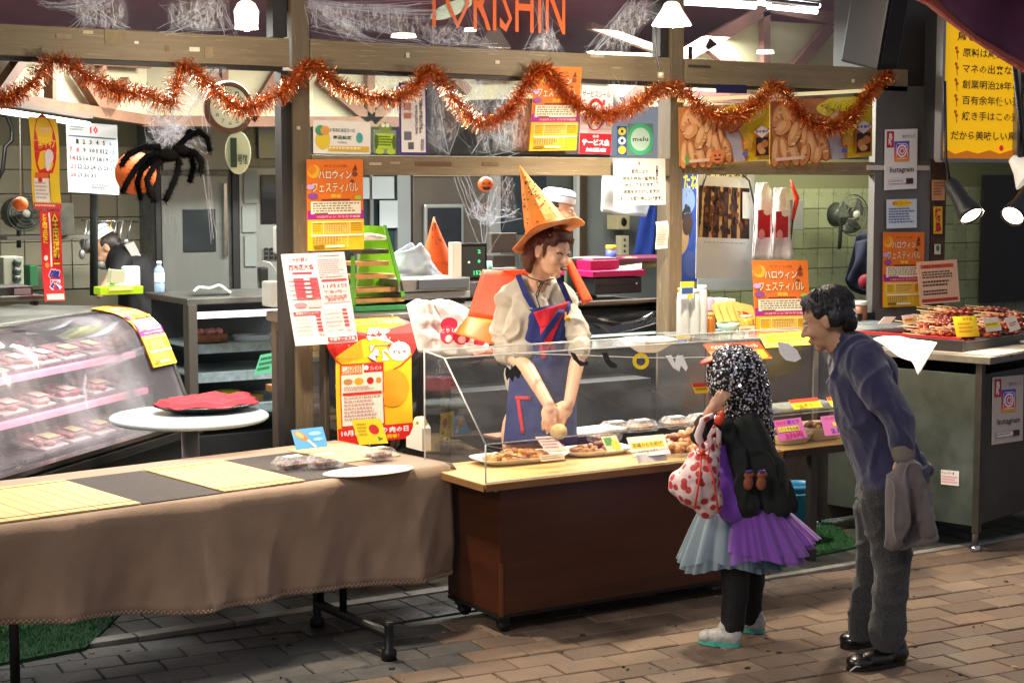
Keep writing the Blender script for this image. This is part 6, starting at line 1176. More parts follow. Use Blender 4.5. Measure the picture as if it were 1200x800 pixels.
for i in range(4):
    x = 833 + i * 8; sheet('sachet', 'yellow paper sachet fanned beside the pickle jar, %s from the left' % ordn[i], 'sachet', PY(x, 357 - i * 1.5, 6.8 - .01 * i), PY(x + 24, 352 + i * 2, 6.8 - .01 * i), PY(x + 8, 378 - i, 6.8 - .01 * i), ([('r', .35, .45, .65, .75, '#c8422a'), ('l', .1, .5, .3, .9, 3, '#c8422a')] if i == 3 else []), '#d8c878', group='yellow sachets fanned out on the steel counter')
b = MB(); b.tube([PY(826, 262, 7.6), PY(826, 262, 7.6)], .001, blacks) if False else None
# ---------------------------------------------------------------- far left interior
pan('dark_shelving', -40, 205, 108, 214, 9.9, .3, mat('#3a3a34', .6), None, .003, label='dark shelf above the fan at the far left', cat='shelf') if False else None
sh1 = pan('back_shelf', 8, 276, 108, 281, 9.7, .35, mat('#6f6e62', .5), None, .003, label='grey shelf board behind the hanging banner', cat='shelf')
rk = thing('tool_box', 'cream tool box with dark knobs on the meat case at the far left', 'box', PY(15, 336, 8.6)); pan('body', 4, 301, 28, 336, 8.6, .15, mat('#8f927f', .5), rk, .006)
for y in (308, 318, 327): b = MB(); b.lathe([(0, -.01), (.022, -.01), (.022, 0), (0, 0)], mat('#22302c', .4), PY(20, y, 8.59), 14, Rf); b.build('knob', rk)
ds = thing('deli_scale', 'flat grey kitchen scale on top of the meat case at the left edge', 'scale', PY(20, 358, 7.6)); pan('scale_pan', -30, 347, 52, 353, 7.45, .28, mat('#6c6d69', .3, .7), ds, .004); pan('body', -20, 336, 39, 347, 7.5, .2, mat('#4e504d', .35, .5), ds, .005); pan('display_plate', 17, 338, 36, 345, 7.495, .004, mat('#b9bcb8', .4), ds, 0)
for x in (-10, 42): pan('foot', x - 3, 353, x + 3, 358, 7.5, .06, blacks, ds)
pan('green_crate', 35, 311, 45, 336, 9.3, .2, mat('#1f5a34', .5), None, .005, label='small green crate behind the red banner', cat='crate')
pan('shelf_rack', 70, 238, 87, 276, 9.6, .2, mat('#4b4a40', .5, var=.5, sc=12), None, .004, label='small dark rack of utensils right of the banner', cat='rack')
pb_ = thing('pumpkin_ball', 'small orange pumpkin ball hanging on a string at the far left', 'decoration', PY(24, 239, 7.9))
b = MB(); b.ell(PY(24, 239, 7.9), (.036, .036, .034), mat('#d8641c', .5, var=.15, sc=20), None, 16, 10); b.build('ball', pb_); b = MB(); b.tube([PY(24, 232, 7.9), PY(23, 130, 7.9)], .0025, mat('#b9b8a8', .6), 5); b.build('string', pb_)
b = MB(); b.tube([PY(110, 346, 9.0), PY(110, 170, 9.0), PY(112, 158, 9.0), PY(118, 152, 9.0), PY(137, 150, 9.0)], .022, mat('#3f4542', .4, .5), 14); b.build('grey_pipe', None, 'grey vertical pipe with a bent top in front of the calendar', 'pipe')
b = MB(); b.tube([PY(x, y, 9.3) for x, y in ((-5, 132), (8, 136), (14, 150), (14, 165), (6, 172), (3, 200), (-5, 215))], .012, blacks, 8); b.build('black_hose', None, 'black curled hose at the top left edge', 'hose')
ut = thing('utensil_rail', 'rail of hanging ladles and knives behind the bent cook', 'utensils', PY(135, 262, 9.85)); b = MB(); b.tube([PY(95, 258, 9.85), PY(162, 260, 9.85)], .005, chrome); b.build('rail', ut)
for i, (x, y1, c_) in enumerate(((100, 298, '#b9bcb9'), (129, 285, '#c8a83a'), (135, 290, '#9a9c9a'), (142, 292, '#c9ccc9'), (152, 285, '#8a8c8a'))):
    b = MB(); a_ = PY(x + 2, 258, 9.83); c_2 = PY(x - 4, y1, 9.83); b.tube([a_, c_2], [.005, .007], mat(c_, .3, .8)); b.ell(c_2, (.02, .01, .03), mat(c_, .3, .8)); b.build('utensil', ut)
wb2 = thing('cutting_board', 'white cutting board leaning behind the bent cook', 'board', PY(165, 328, 9.7)); q = [PY(x, y, 9.7) for x, y in ((146, 287), (157, 283), (179, 328), (173, 330))]; b = MB(); b.add(q + [v + V((0, .02, 0)) for v in q], [(0, 1, 2, 3), (7, 6, 5, 4), (0, 4, 5, 1), (1, 5, 6, 2), (2, 6, 7, 3), (3, 7, 4, 0)], mat('#a9a9a2', .5)); b.build('board', wb2)
# on the meat case: lime box, tissues, bottle, towel
lb = thing('lime_box', 'bright lime green box holding tissues on top of the meat case', 'box', PY(142, 344, 8.35)); pan('box_body', 117, 336, 168, 345, 8.3, .1, mat('#a4d41c', .4), lb, .003); pan('white_pack', 128, 336, 156, 340, 8.295, .004, mat('#d4e68a', .5), lb, 0); b = MB(); b.ell(PY(143, 334, 8.34), (.075, .04, .022), mat('#b9d3a8', .5, var=.1), None); b.build('crumpled_tissue', lb)
pan('tissue_pack', 146, 312, 165, 337, 8.36, .06, mat('#b9d4d6', .4), None, .012, label='pale blue upright pack behind the lime green box', cat='pack')
b = MB(); TLb, TRb, BLb = quadY(128, 316, 144, 332, 8.34); b.box((TLb + (TRb + BLb - TLb)) / 2 * 1 if False else (TRb + BLb) / 2, (TRb.x - TLb.x, .06, TLb.z - BLb.z), mat('#b3b79a', .6), Matrix.Rotation(.1, 3, 'Y'), .002); b.build('open_carton', None, 'small open beige carton beside the pale blue pack', 'carton')
bt_ = PY(187, 343, 8.7); wbt = thing('water_bottle', 'clear plastic water bottle with a white cap on the case', 'bottle', bt_)
b = MB(); b.lathe([(0, 0), (.026, 0), (.028, .01), (.028, .05), (.026, .055), (.028, .06), (.028, .115), (.026, .13), (.012, .148), (.012, .155), (0, .155)], mat('#aac6dc', .12, alpha=.6), bt_, 18); b.build('clear_body', wbt)
b = MB(); b.lathe([(.0285, .06), (.0285, .11)], mat('#d3dde6', .4, var=.2, sc=40), bt_, 18); b.build('label_sleeve', wbt); b = MB(); b.lathe([(0, .155), (.014, .155), (.014, .172), (0, .172)], mat('#e8ecec', .4), bt_, 14); b.build('cap', wbt)
b = MB(); b.grid(lambda u, v: PY(226 + 45 * u, 340 - 6 * math.sin(u * 3.1) - 2 * math.sin(u * 11), 8.85 + .16 * v) + V((0, 0, .006 * noise.noise(V((u * 9, v * 5, 2))) - .012 * (v - .5) ** 2)), 20, 8, mat('#c9cdc4', .8, var=.1, bump=.4, bsc=80), .012); b.build('white_towel', None, 'folded white towel lying on the shelf case top', 'towel')
# white clamp gadget and plastic tub by the flyer
pan('white_gadget', 327, 265, 343, 298, 7.5, .08, mat('#a9aca4', .4), None, .014, label='white wall dispenser partly behind the left post', cat='dispenser'); pan('gadget_rod', 337, 240, 342, 266, 7.52, .02, mat('#a9aca4', .4), COL.objects['white_gadget'], .003)
pan('clear_tub', 318, 330, 334, 360, 7.45, .12, mat('#b9bfb8', .3, alpha=.6), None, .01, label='cloudy plastic tub left of the red and white flyer', cat='tub'); pan('clear_tub', 404, 335, 417, 362, 7.3, .12, mat('#b9bfb8', .3, alpha=.6), None, .01, label='cloudy plastic tub right of the red and white flyer', cat='tub')
b = MB(); b.tube([PY(x, y, 7.6) for x, y in ((308, 306), (316, 308), (324, 318), (326, 332))], .004, mat('#b9bcb4', .5), 6); b.build('white_tube', None, 'thin white tube curving down left of the post', 'tube')
pan('dark_bottle', 305, 313, 315, 338, 8.6, .05, mat('#1c1f1c', .3), None, .012, label='dark bottle on the shelf case beside the white tube', cat='bottle')
# hanging pumpkin and orange disc
pk = thing('pumpkin_ball', 'small orange jack o lantern ball hanging in the middle bay', 'decoration', PY(569, 216, 7.4)); b = MB(); b.ell(PY(569, 216, 7.4), (.042, .04, .039), mat('#cf6224', .5, var=.15, sc=18), None, 18, 12); b.build('ball', pk)
TL, TR, BLc = quadY(561, 208, 578, 225, 7.355); m_ = MB(); sheet('', '', '', TL, TR, BLc, [('p', [(.2, .35), (.38, .38), (.3, .5)], '#3a1808'), ('p', [(.62, .38), (.8, .35), (.7, .5)], '#3a1808'), ('p', [(.15, .6), (.3, .68), (.4, .62), (.5, .7), (.6, .62), (.7, .68), (.85, .6), (.7, .84), (.5, .88), (.3, .84)], '#3a1808')], base=mat('#000', alpha=0), mbm=m_); decal(m_, 'face', pk)
dc = thing('pumpkin_disc', 'flat orange pumpkin face disc hanging behind the spider', 'decoration', PY(159, 203, 8.0)); p = PY(159, 203, 8.0)
b = MB(); b.lathe([(0, -.006), (.105, -.006), (.107, 0), (.105, .006), (0, .006)], mat('#c85e1e', .5, var=.1), p, 32, Rf); b.build('disc', dc)
# ================================================================ PEOPLE
def frame(fwd, up=UPV):
    f_ = V(fwd).normalized(); s_ = f_.cross(V(up)).normalized(); u_ = s_.cross(f_); return Matrix((s_, f_, u_)).transposed()     # local x side, y forward, z up
def head_shapes(c, R, s, nose=1, smile=0):
    E = lambda x, y, z, rx, ry, rz: ('e', c + R @ V((x, y, z)) * s, (rx * s, ry * s, rz * s), R)
    K = lambda a, r1, b_, r2: ('c', c + R @ V(a) * s, r1 * s, c + R @ V(b_) * s, r2 * s)
    L = [E(0, -.05, .13, .335, .42, .38), E(0, .10, -.06, .275, .28, .36), E(0, .13, -.28, .2, .2, .17), E(0, .25, -.40, .085, .08, .07), E(0, .33, .07, .21, .06, .04),
         K((0, .355, .03), .035, (0, .44 * nose, -.12), .05), E(.045, .39, -.135, .035, .045, .03), E(-.045, .39, -.135, .035, .045, .03), E(0, .355, -.235, .09, .055, .022), E(0, .345, -.285, .08, .055, .028)]
    for k_ in (-1, 1):
        L += [E(k_ * .15, .25, -.13, .10, .11, .10), E(k_ * .325, -.03, -.04, .03, .075, .12), E(k_ * .345, -.07, 0, .03, .03, .09)]
    return L
def face_parts(t, c, R, s, skin, brow, smile=False, lip='#a8524a'):
    for k_ in (-1, 1):
        b = MB()
        if smile: b.tube([c + R @ V((k_ * (.075 + .055 * i), .372 - .035 * i, .0 + (.025 if i == 1 else 0))) * s for i in range(3)], .014 * s, mat('#2a1812', .6), 6)
        else:
            b.ell(c + R @ V((k_ * .13, .315, .01)) * s, (.06 * s, .05 * s, .03 * s), mat('#e0dcd4', .3), R, 10, 7); b.ell(c + R @ V((k_ * .13, .345, .01)) * s, (.026 * s, .025 * s, .026 * s), mat('#1a120e', .2), R, 8, 6)
        b.build('eye', t)
        b = MB(); b.tube([c + R @ V((k_ * (.05 + .06 * i), .375 - .035 * i, .095 + (.015 if i == 1 else 0))) * s for i in range(3)], .007 * s, mat(brow, .8), 6); b.build('eyebrow', t)
    b = MB(); b.ell(c + R @ V((0, .385, -.262)) * s, (.1 * s, .03 * s, (.042 if smile else .014) * s), mat('#5a1c1a' if smile else lip, .5), R, 12, 7)
    if smile: b.ell(c + R @ V((0, .392, -.25)) * s, (.08 * s, .028 * s, .016 * s), mat('#eae6de', .3), R, 10, 6)
    b.build('mouth', t)
def hair(t, c, R, s, shapes, m, strands=0, fall=1.0, seed=1, name='hair', voxel=.006, region=None):
    o = blob([('e', c + R @ V(p) * s, tuple(k_ * s for k_ in rr), R) for p, rr in shapes], voxel, m, 3, name, t, disp=lambda v, n_: .003 * noise.noise(V(v) * 90))
    if strands:
        r_ = random.Random(seed); b = MB()
        for _ in range(strands):
            az = r_.uniform(0, 6.283); p = []
            if region and not region(az): continue
            L_ = r_.uniform(.75, 1) * fall
            for i in range(7):
                el = 1.45 - L_ * i / 6 * 2.0; x, y = math.cos(el) * math.sin(az), math.cos(el) * math.cos(az); z = math.sin(el)
                if el < 0: x, y = math.sin(az), math.cos(az)
                p.append(c + R @ V((x * .385, -.1 + y * .45, .16 + (z * .40 if el > 0 else el * .42))) * s + V((r_.uniform(-1, 1), r_.uniform(-1, 1), r_.uniform(-1, 1))) * .0025)
            b.tube(p, [.0006, .0018, .002, .002, .002, .0017, .0004], m, 4, False)
        b.build('hair_strands', o, kind='stuff')
    return o
def hand_shapes(w_, d, side, s, curl=.5, palmn=None, spread=.18):
    """palm and five fingers; w_ wrist, d pointing direction, side towards the thumb"""
    d = V(d).normalized(); n_ = V(side) - d * V(side).dot(d); n_.normalize(); q = d.cross(n_)
    if palmn is not None and q.dot(V(palmn)) < 0: q = -q
    Rp = Matrix((n_, d, q)).transposed(); L = [('e', w_ + d * .045 * s, (.038 * s, .05 * s, .016 * s), Rp), ('c', w_, .024 * s, w_ + d * .03 * s, .026 * s)]
    for i in range(4):
        o_ = (1.5 - i) * .019 * s; ln = (.072, .080, .074, .058)[i] * s; r_ = (.0085, .009, .0085, .0075)[i] * s; a = w_ + d * .078 * s + n_ * o_; c_ = curl * (1 + .12 * i); dd = d + n_ * (1.5 - i) * spread * .3
        p1_ = a + (dd * math.cos(c_) + q * math.sin(c_)).normalized() * ln * .42; p2_ = p1_ + (dd * math.cos(c_ * 1.9) + q * math.sin(c_ * 1.9)).normalized() * ln * .33; p3_ = p2_ + (dd * math.cos(c_ * 2.6) + q * math.sin(c_ * 2.6)).normalized() * ln * .25
        L += [('c', a, r_ * 1.1, p1_, r_), ('c', p1_, r_, p2_, r_ * .9), ('c', p2_, r_ * .9, p3_, r_ * .75)]
    a = w_ + d * .02 * s + n_ * .026 * s; b_ = a + (d * .6 + n_ * .6 + q * .35).normalized() * .036 * s; c_ = b_ + (d * .9 + n_ * .2 + q * .4).normalized() * .03 * s
    return L + [('c', a, .013 * s, b_, .0105 * s), ('c', b_, .0105 * s, c_, .008 * s)]
def wrink(a=.006, f=9, g=1):
    return lambda v, n_: a * noise.noise(V((v.x * f, v.y * f, v.z * f * .8))) + a * .6 * noise.noise(V((v.x * f * 2.3, v.y * f * 2.3, v.z * f * 1.6 + 7)))
def crease(v, f=(7, 7, 5), a=.012, s_=0):
    k_ = noise.noise(V((v.x * f[0] + s_, v.y * f[1], v.z * f[2]))); return a * max(0, 1 - abs(k_) * 4.5) ** 1.5 - a * .25
skinw = mat('#e3b394', .45, sss=.15, var=.05, sc=20); skino = mat('#cb9c7c', .5, sss=.12, var=.12, sc=25); skind = mat('#c99a7c', .5, sss=.1)
# ---------------------------------------------------------------- the woman in the witch hat
W = thing('person', 'smiling woman in an orange witch hat and navy apron leaning over the sales cart', 'person', (4.15, 6.50, 0)); D = 7.62
hc = PD(645, 295, 7.5); hR = frame(RIGHT * .74 - FWD * .62 - UPV * .20, UPV * .97 + RIGHT * .06); hs = .235
tR = frame(-FWD * .80 + RIGHT * .55, ZUP)
hips = PD(625, 500, 7.66); che = PD(629, 384, 7.6)
sh = head_shapes(hc, hR, hs) + [('c', PD(634, 310, 7.55), .050, PD(629, 346, 7.62), .053), ('e', che, (.12, .07, .14), tR), ('e', PD(627, 440, 7.64), (.11, .075, .14), tR), ('e', hips, (.16, .11, .13), tR)]
eL, wL_ = PD(594, 414, 7.60), PD(643, 474, 7.30); eR, wR_ = PD(681, 404, 7.52), PD(667, 472, 7.32)
sh += [('path', [PD(596, 356, 7.66), eL, PD(617, 430, 7.45), wL_], [.03, .032, .036, .026]), ('path', [PD(666, 358, 7.58), eR, PD(675, 430, 7.42), wR_], [.03, .032, .034, .025])]
for k_ in (-1, 1):
    a = hips + tR @ V((k_ * .08, 0, -.02)); sh += [('path', [a, V((a.x, a.y, .45)), V((a.x, a.y + .02, .09))], [.085, .06, .045])]
sh += hand_shapes(wL_, PD(644, 500, 7.26) - wL_, RIGHT, .95, .45, -FWD * -1) + hand_shapes(wR_, PD(652, 494, 7.28) - wR_, -RIGHT, .95, .5, FWD)
blob(sh, .0045, skinw, 4, 'body', W)
face_parts(W, hc, hR, hs, skinw, '#4a2a1a', True)
hm2 = mat('#5a2f1c', .38, var=.35, sc=30, bump=.5, bsc=120, stretch=(1, 1, .15))
hair(W, hc, hR, hs, [((0, -.14, .19), (.37, .40, .35)), ((-.31, -.27, -.12), (.07, .15, .30)), ((.31, -.27, -.12), (.07, .15, .30)), ((0, -.35, -.17), (.33, .15, .34)), ((-.30, .09, .08), (.03, .05, .24)), ((.30, .09, .08), (.03, .05, .24)), ((0, .20, .38), (.28, .16, .10)), ((0, .24, .30), (.26, .12, .12)), ((.2, .18, .2), (.1, .12, .12)), ((-.2, .18, .2), (.1, .12, .12))], hm2, 300, 1.0, region=lambda az: abs(math.atan2(math.sin(az), math.cos(az))) > 1.85)
b = MB(); r_ = random.Random(4)
for i in range(44):                                                      # fringe
    x = r_.uniform(-.25, .25); b.tube([hc + hR @ V((x * .8, .22, .40)) * hs, hc + hR @ V((x, .34, .30)) * hs, hc + hR @ V((x * 1.1 + r_.uniform(-.03, .03), .385 - abs(x) * .35, .25 + r_.uniform(-.05, .03))) * hs], [.002, .0028, .0008], hm2, 4, False)
b.build('fringe', W, kind='stuff')
swm = mat('#b3aa9a', .85, var=.08, sc=10, bump=.4, bsc=220, sheen=.3)
ssh = [('path', [PD(614, 338, 7.62), PD(598, 352, 7.65)], [.055, .066]), ('path', [PD(648, 338, 7.6), PD(661, 352, 7.6)], [.055, .064]), ('e', che, (.165, .11, .165), tR), ('e', PD(627, 440, 7.64), (.15, .105, .15), tR), ('e', PD(629, 352, 7.62), (.13, .08, .055), tR), ('path', [PD(600, 356, 7.66), PD(590, 382, 7.66), eL, PD(615, 410, 7.50)], [.064, .060, .057, .050]), ('path', [PD(658, 356, 7.6), PD(672, 380, 7.56), eR, PD(680, 410, 7.46)], [.060, .053, .048, .045])]
blob(ssh, .006, swm, 3, 'sweater', W, disp=lambda v, n_: .008 * noise.noise(V((v.x * 11, v.y * 11, v.z * 9))) + .009 * (1 - abs(math.sin(v.z * 34 + 6 * noise.noise(V(v) * 6)))) ** 2 * max(0, noise.noise(V(v) * 7) + .4) + crease(v, (10, 10, 6), .012, 2))
navy = mat('#1f2a6e', .8, var=.12, sc=15, bump=.3, bsc=250); redm = mat('#d01a30', .75, var=.08, sc=15, bump=.3, bsc=250)
def apron_front(pts, off, m, name, nu=10, nv=10):
    """cloth panel laid on the chest: corner pixels, pushed out to the body"""
    b = MB(); tl_, tr_, bl_, br_ = pts
    def fn(u, v):
        x = (tl_[0] * (1 - u) + tr_[0] * u) * (1 - v) + (bl_[0] * (1 - u) + br_[0] * u) * v; y = (tl_[1] * (1 - u) + tr_[1] * u) * (1 - v) + (bl_[1] * (1 - u) + br_[1] * u) * v
        q = ((x - 632) / 46); d = 7.475 + .10 * q * q - .0 - off + (.02 if y < 350 else 0) + .004 * math.sin(x * .35 + y * .1)
        return PD(x, y, d)
    b.grid(fn, nu, nv, m, .003); return b.build(name, W)
apron_front(((612, 364), (668, 353), (604, 420), (672, 420)), 0, navy, 'apron_bib', 16, 10); apron_front(((600, 418), (674, 418), (590, 520), (676, 520)), 0, navy, 'apron_skirt', 16, 14)
b = MB()
apron_front(((625, 366), (666, 353), (633, 384), (654, 382)), .006, redm, 'red_patch'); apron_front(((633, 384), (654, 382), (634, 420), (638, 420)), .006, redm, 'red_patch')
apron_front(((628, 400), (655, 362), (634, 404), (662, 364)), .009, navy, 'navy_band'); apron_front(((604, 464), (622, 464), (604, 468), (622, 468)), .006, redm, 'red_trim', 3, 3); apron_front(((605, 466), (609, 466), (611, 508), (615, 508)), .006, redm, 'red_trim', 3, 8)
b = MB(); b.ell(PD(665, 373, 7.50), (.018, .004, .012), mat('#e0a030', .6), tR, 10, 6); b.ell(PD(663, 369, 7.50), (.006, .004, .014), mat('#d88a20', .6), tR, 8, 6); b.build('orange_emblem', W)
for pts_, nm_ in ((((607, 322), (616, 345), (628, 366)), 'strap'), (((653, 322), (660, 338), (668, 356)), 'strap')):
    b = MB(); q = [PD(x, y, 7.49 + (.03 if y < 330 else 0) + .09 * ((x - 632) / 46) ** 2) for x, y in pts_]
    for i in range(2): b.beam(q[i], q[i + 1], .026, .006, navy, up=(q[i + 1] - q[i]).cross(FWD))
    b.build(nm_, W)
b = MB(); st_ = mat('#17120f', .5)
for l in ([(612, 320), (622, 326), (636, 330), (650, 326)], [(636, 330), (629, 330), (630, 337), (636, 331)], [(636, 330), (645, 327), (645, 334), (636, 331)], [(634, 331), (628, 345), (633, 362)], [(637, 331), (632, 340), (630, 348)]):
    b.tube([PD(x, y, 7.45) for x, y in l], .0028, st_, 6)
b.build('neck_cord', W)
# witch hat
ht = PD(641, 272, 7.5); tip = PD(609, 194, 7.56); hax = (tip - ht).normalized(); hatR = hax.to_track_quat('Z', 'Y').to_matrix(); hatm = mat('#f58f1a', .65, var=.1, sc=12, bump=.25, bsc=60, sheen=.4)
L = (tip - ht).length; b = MB()
prof = [(.1, 0), (.097, .012), (.088, .06), (.07, .12), (.045, .2), (.024, .26), (.002, L)]
b.lathe(prof, hatm, ht, 9, hatR, smooth=False)
for i, v in enumerate(b.v): b.v[i] = tuple(V(v) + V((1, 1, 0)) * .006 * noise.noise(V(v) * 12))
b.build('hat_crown', W)
b = MB(); vs = []
def brim(u, v):
    a = u * 6.2832; rr = .09 + .082 * v; wv = .012 * math.sin(a * 2 + .5) * v + .006 * math.sin(a * 5) * v
    return ht + hatR @ V((rr * math.cos(a), rr * math.sin(a), -.006 - .008 * v + wv))
b.grid(brim, 48, 5, hatm, .004); b.build('hat_brim', W)
b = MB(); b.lathe([(.101, .0), (.102, .008), (.097, .03), (.094, .03)], mat('#e86a10', .6), ht, 24, hatR); b.build('hat_band', W)
b = MB(); r_ = random.Random(9)
for i in range(90):
    t_ = r_.uniform(.05, .8); a = r_.uniform(0, 6.28)
    rr = .098 * (1 - t_) ** .95 + .002; b.ell(ht + hatR @ V((rr * math.cos(a), rr * math.sin(a), L * t_)), (.0035, .0035, .0035), blacks, None, 6, 4)
b.build('hat_dots', W, kind='stuff')
# cape
cpm = mat('#d8480f', .55, var=.06, sc=8, bump=.15, bsc=40); cpl = mat('#f0701a', .55, var=.06, sc=8)
def cape(c4, d4, m, name):
    b = MB(); q = [PD(x, y, d) for (x, y), d in zip(c4, d4)]
    b.grid(lambda u, v: q[0].lerp(q[1], u).lerp(q[3].lerp(q[2], u), v) - FWD * .02 * math.sin(u * 3.1), 8, 8, m, .004); b.build(name, W)
cape([(566, 316), (612, 319), (588, 377), (548, 371)], [7.85, 7.78, 7.72, 7.8], cpm, 'cape'); cape([(548, 371), (588, 377), (578, 404), (533, 391)], [7.8, 7.72, 7.6, 7.7], cpl, 'cape_lining'); cape([(588, 316), (620, 316), (628, 330), (604, 330)], [7.8, 7.75, 7.75, 7.8], cpm, 'cape')
cape([(661, 306), (668, 303), (694, 352), (683, 357)], [7.7, 7.75, 7.85, 7.75], cpm, 'cape')
b = MB(); tc_ = PD(655, 506, 7.15); b.lathe([(0, 0), (.03, 0), (.036, .004), (.036, .008), (0, .01)], mat('#d8b878', .6, var=.2, sc=30), tc_, 18, (-FWD + V((0, 0, .5))).to_track_quat('Z', 'Y').to_matrix()); b.build('pancake', None, 'pale round cake held in the hands of the woman over the trays', 'food')
# ---------------------------------------------------------------- the old person in the purple sweater
O = thing('person', 'stooping old person in a purple sweater and grey trousers looking at the counter', 'person', (4.55, 4.62, 0)); d0 = 6.42
oc = PD(969, 375, 6.42); oR = frame(-RIGHT * .88 + FWD * .34 - UPV * .30, UPV * .95 - RIGHT * .15); os_ = .232
bR = frame(-RIGHT * .9 + FWD * .1 - UPV * .4, UPV)
hipO = PD(1046, 560, 6.42); cheO = PD(1010, 440, 6.42)
legN = [PD(1040, 585, 6.36), PD(1042, 672, 6.34), PD(1036, 752, 6.36)]; legF = [PD(1030, 590, 6.56), PD(1022, 672, 6.57), PD(1006, 742, 6.61)]
sho, elb, wri = PD(1010, 428, 6.32), PD(1054, 492, 6.22), PD(1060, 532, 6.20)
sh = head_shapes(oc, oR, os_, 1.03) + [('c', PD(975, 395, 6.42), .052, PD(995, 412, 6.42), .06), ('e', cheO, (.09, .07, .15), bR), ('e', hipO, (.10, .08, .12), bR), ('path', legN, [.06, .034, .030]), ('path', legF, [.06, .034, .030]), ('path', [sho, elb, wri], [.035, .033, .028]), ('path', [PD(994, 424, 6.56), PD(1015, 480, 6.64), PD(1030, 512, 6.62)], [.035, .033, .028])]
sh += hand_shapes(wri, PD(1064, 556, 6.2) - wri, -RIGHT, .95, 1.25, -FWD)
blob(sh, .005, skino, 4, 'body', O)
face_parts(O, oc, oR, os_, skino, '#3a3431', False)
hmO = mat('#1d1b1c', .4, var=.5, sc=22, bump=.5, bsc=120, stretch=(1, 1, .3)); 
hair(O, oc, oR, os_, [((0, -.12, .19), (.37, .42, .355)), ((0, -.34, -.02), (.29, .16, .30)), ((-.30, -.18, .0), (.08, .16, .18)), ((.30, -.18, .0), (.08, .16, .18)), ((0, .20, .38), (.22, .14, .1)), ((-.30, .06, .14), (.06, .08, .1))], hmO, 320, .72, 3)
b = MB(); r_ = random.Random(6); gm_ = mat('#77767a', .4)
for i in range(46):
    y0_ = r_.uniform(.05, .32); x_ = -.12 - r_.random() * .2; b.tube([oc + oR @ V((x_ * .6, y0_, .50)) * os_, oc + oR @ V((x_ * 1.0, y0_ - .06, .40)) * os_, oc + oR @ V((x_ * 1.25, y0_ - .16, .22 + r_.uniform(-.05, .05))) * os_], [.0008, .0016, .0005], gm_, 4, False)
b.build('grey_streaks', O, kind='stuff')
pur = mat('#2d2d52', .95, var=.10, sc=9, bump=.5, bsc=320, sheen=.5)
def foldO(v, n_):
    p = V(v) - hipO; a = p.dot(UPV); c_ = p.dot(RIGHT); return .014 * noise.noise(V((c_ * 9, a * 5, v.y * 4))) + .012 * (1 - abs(math.sin(a * 16 + c_ * 22 + 5 * noise.noise(V(v) * 4)))) ** 2 * max(0, noise.noise(V(v) * 5 + V((3, 1, 2))) + .35) + crease(v, (8, 8, 4.5), .011) + crease(v, (16, 16, 12), .003, 4)
body = [('path', [PD(1000, 418, 6.42), PD(1008, 450, 6.42), PD(1020, 490, 6.42), PD(1036, 530, 6.42), PD(1046, 556, 6.42)], [.092, .118, .13, .132, .136]), ('e', PD(1007, 418, 6.42), (.115, .085, .07), bR), ('e', PD(1002, 428, 6.42), (.15, .085, .08), bR), ('c', PD(983, 404, 6.42), .062, PD(996, 414, 6.42), .075),
        ('path', [PD(1013, 425, 6.30), PD(1030, 455, 6.23), PD(1055, 492, 6.20), PD(1057, 514, 6.19)], [.078, .07, .062, .055]), ('path', [PD(994, 424, 6.56), PD(1015, 480, 6.64), PD(1032, 515, 6.62)], [.075, .068, .055]), ('e', PD(1050, 560, 6.42), (.15, .15, .04), bR), ('e', PD(1024, 436, 6.43), (.10, .09, .10), bR), ('c', PD(1074, 540, 6.42), .05, PD(1088, 550, 6.42), .03)]
blob(body, .007, pur, 3, 'sweater', O, disp=foldO)
b = MB(); 
cuff = blob([('c', PD(1057, 522, 6.19), .046, PD(1059, 532, 6.19), .044)], .005, mat('#7d766c', .9, bump=.5, bsc=200), 2, 'shirt_cuff', O)
trs = mat('#38383a', .95, var=.95, sc=170, bump=.6, bsc=220, sheen=.2)
blob([('e', PD(1040, 575, 6.44), (.115, .125, .10), frame(-RIGHT, ZUP)), ('path', [PD(1036, 590, 6.37), PD(1043, 630, 6.36), PD(1046, 665, 6.35), PD(1042, 700, 6.35), PD(1041, 725, 6.35), PD(1040, 742, 6.36)], [.10, .082, .071, .067, .069, .069]), ('path', [PD(1028, 595, 6.55), PD(1025, 640, 6.56), PD(1022, 672, 6.57), PD(1012, 712, 6.60), PD(1009, 738, 6.61)], [.092, .076, .066, .058, .054])], .006, trs, 3, 'trousers', O,
     disp=lambda v, n_: .006 * noise.noise(V((v.x * 9, v.y * 9, v.z * 14))) + crease(v, (6, 6, 11), .007))
shm = mat('#14100e', .28, coat=.4)
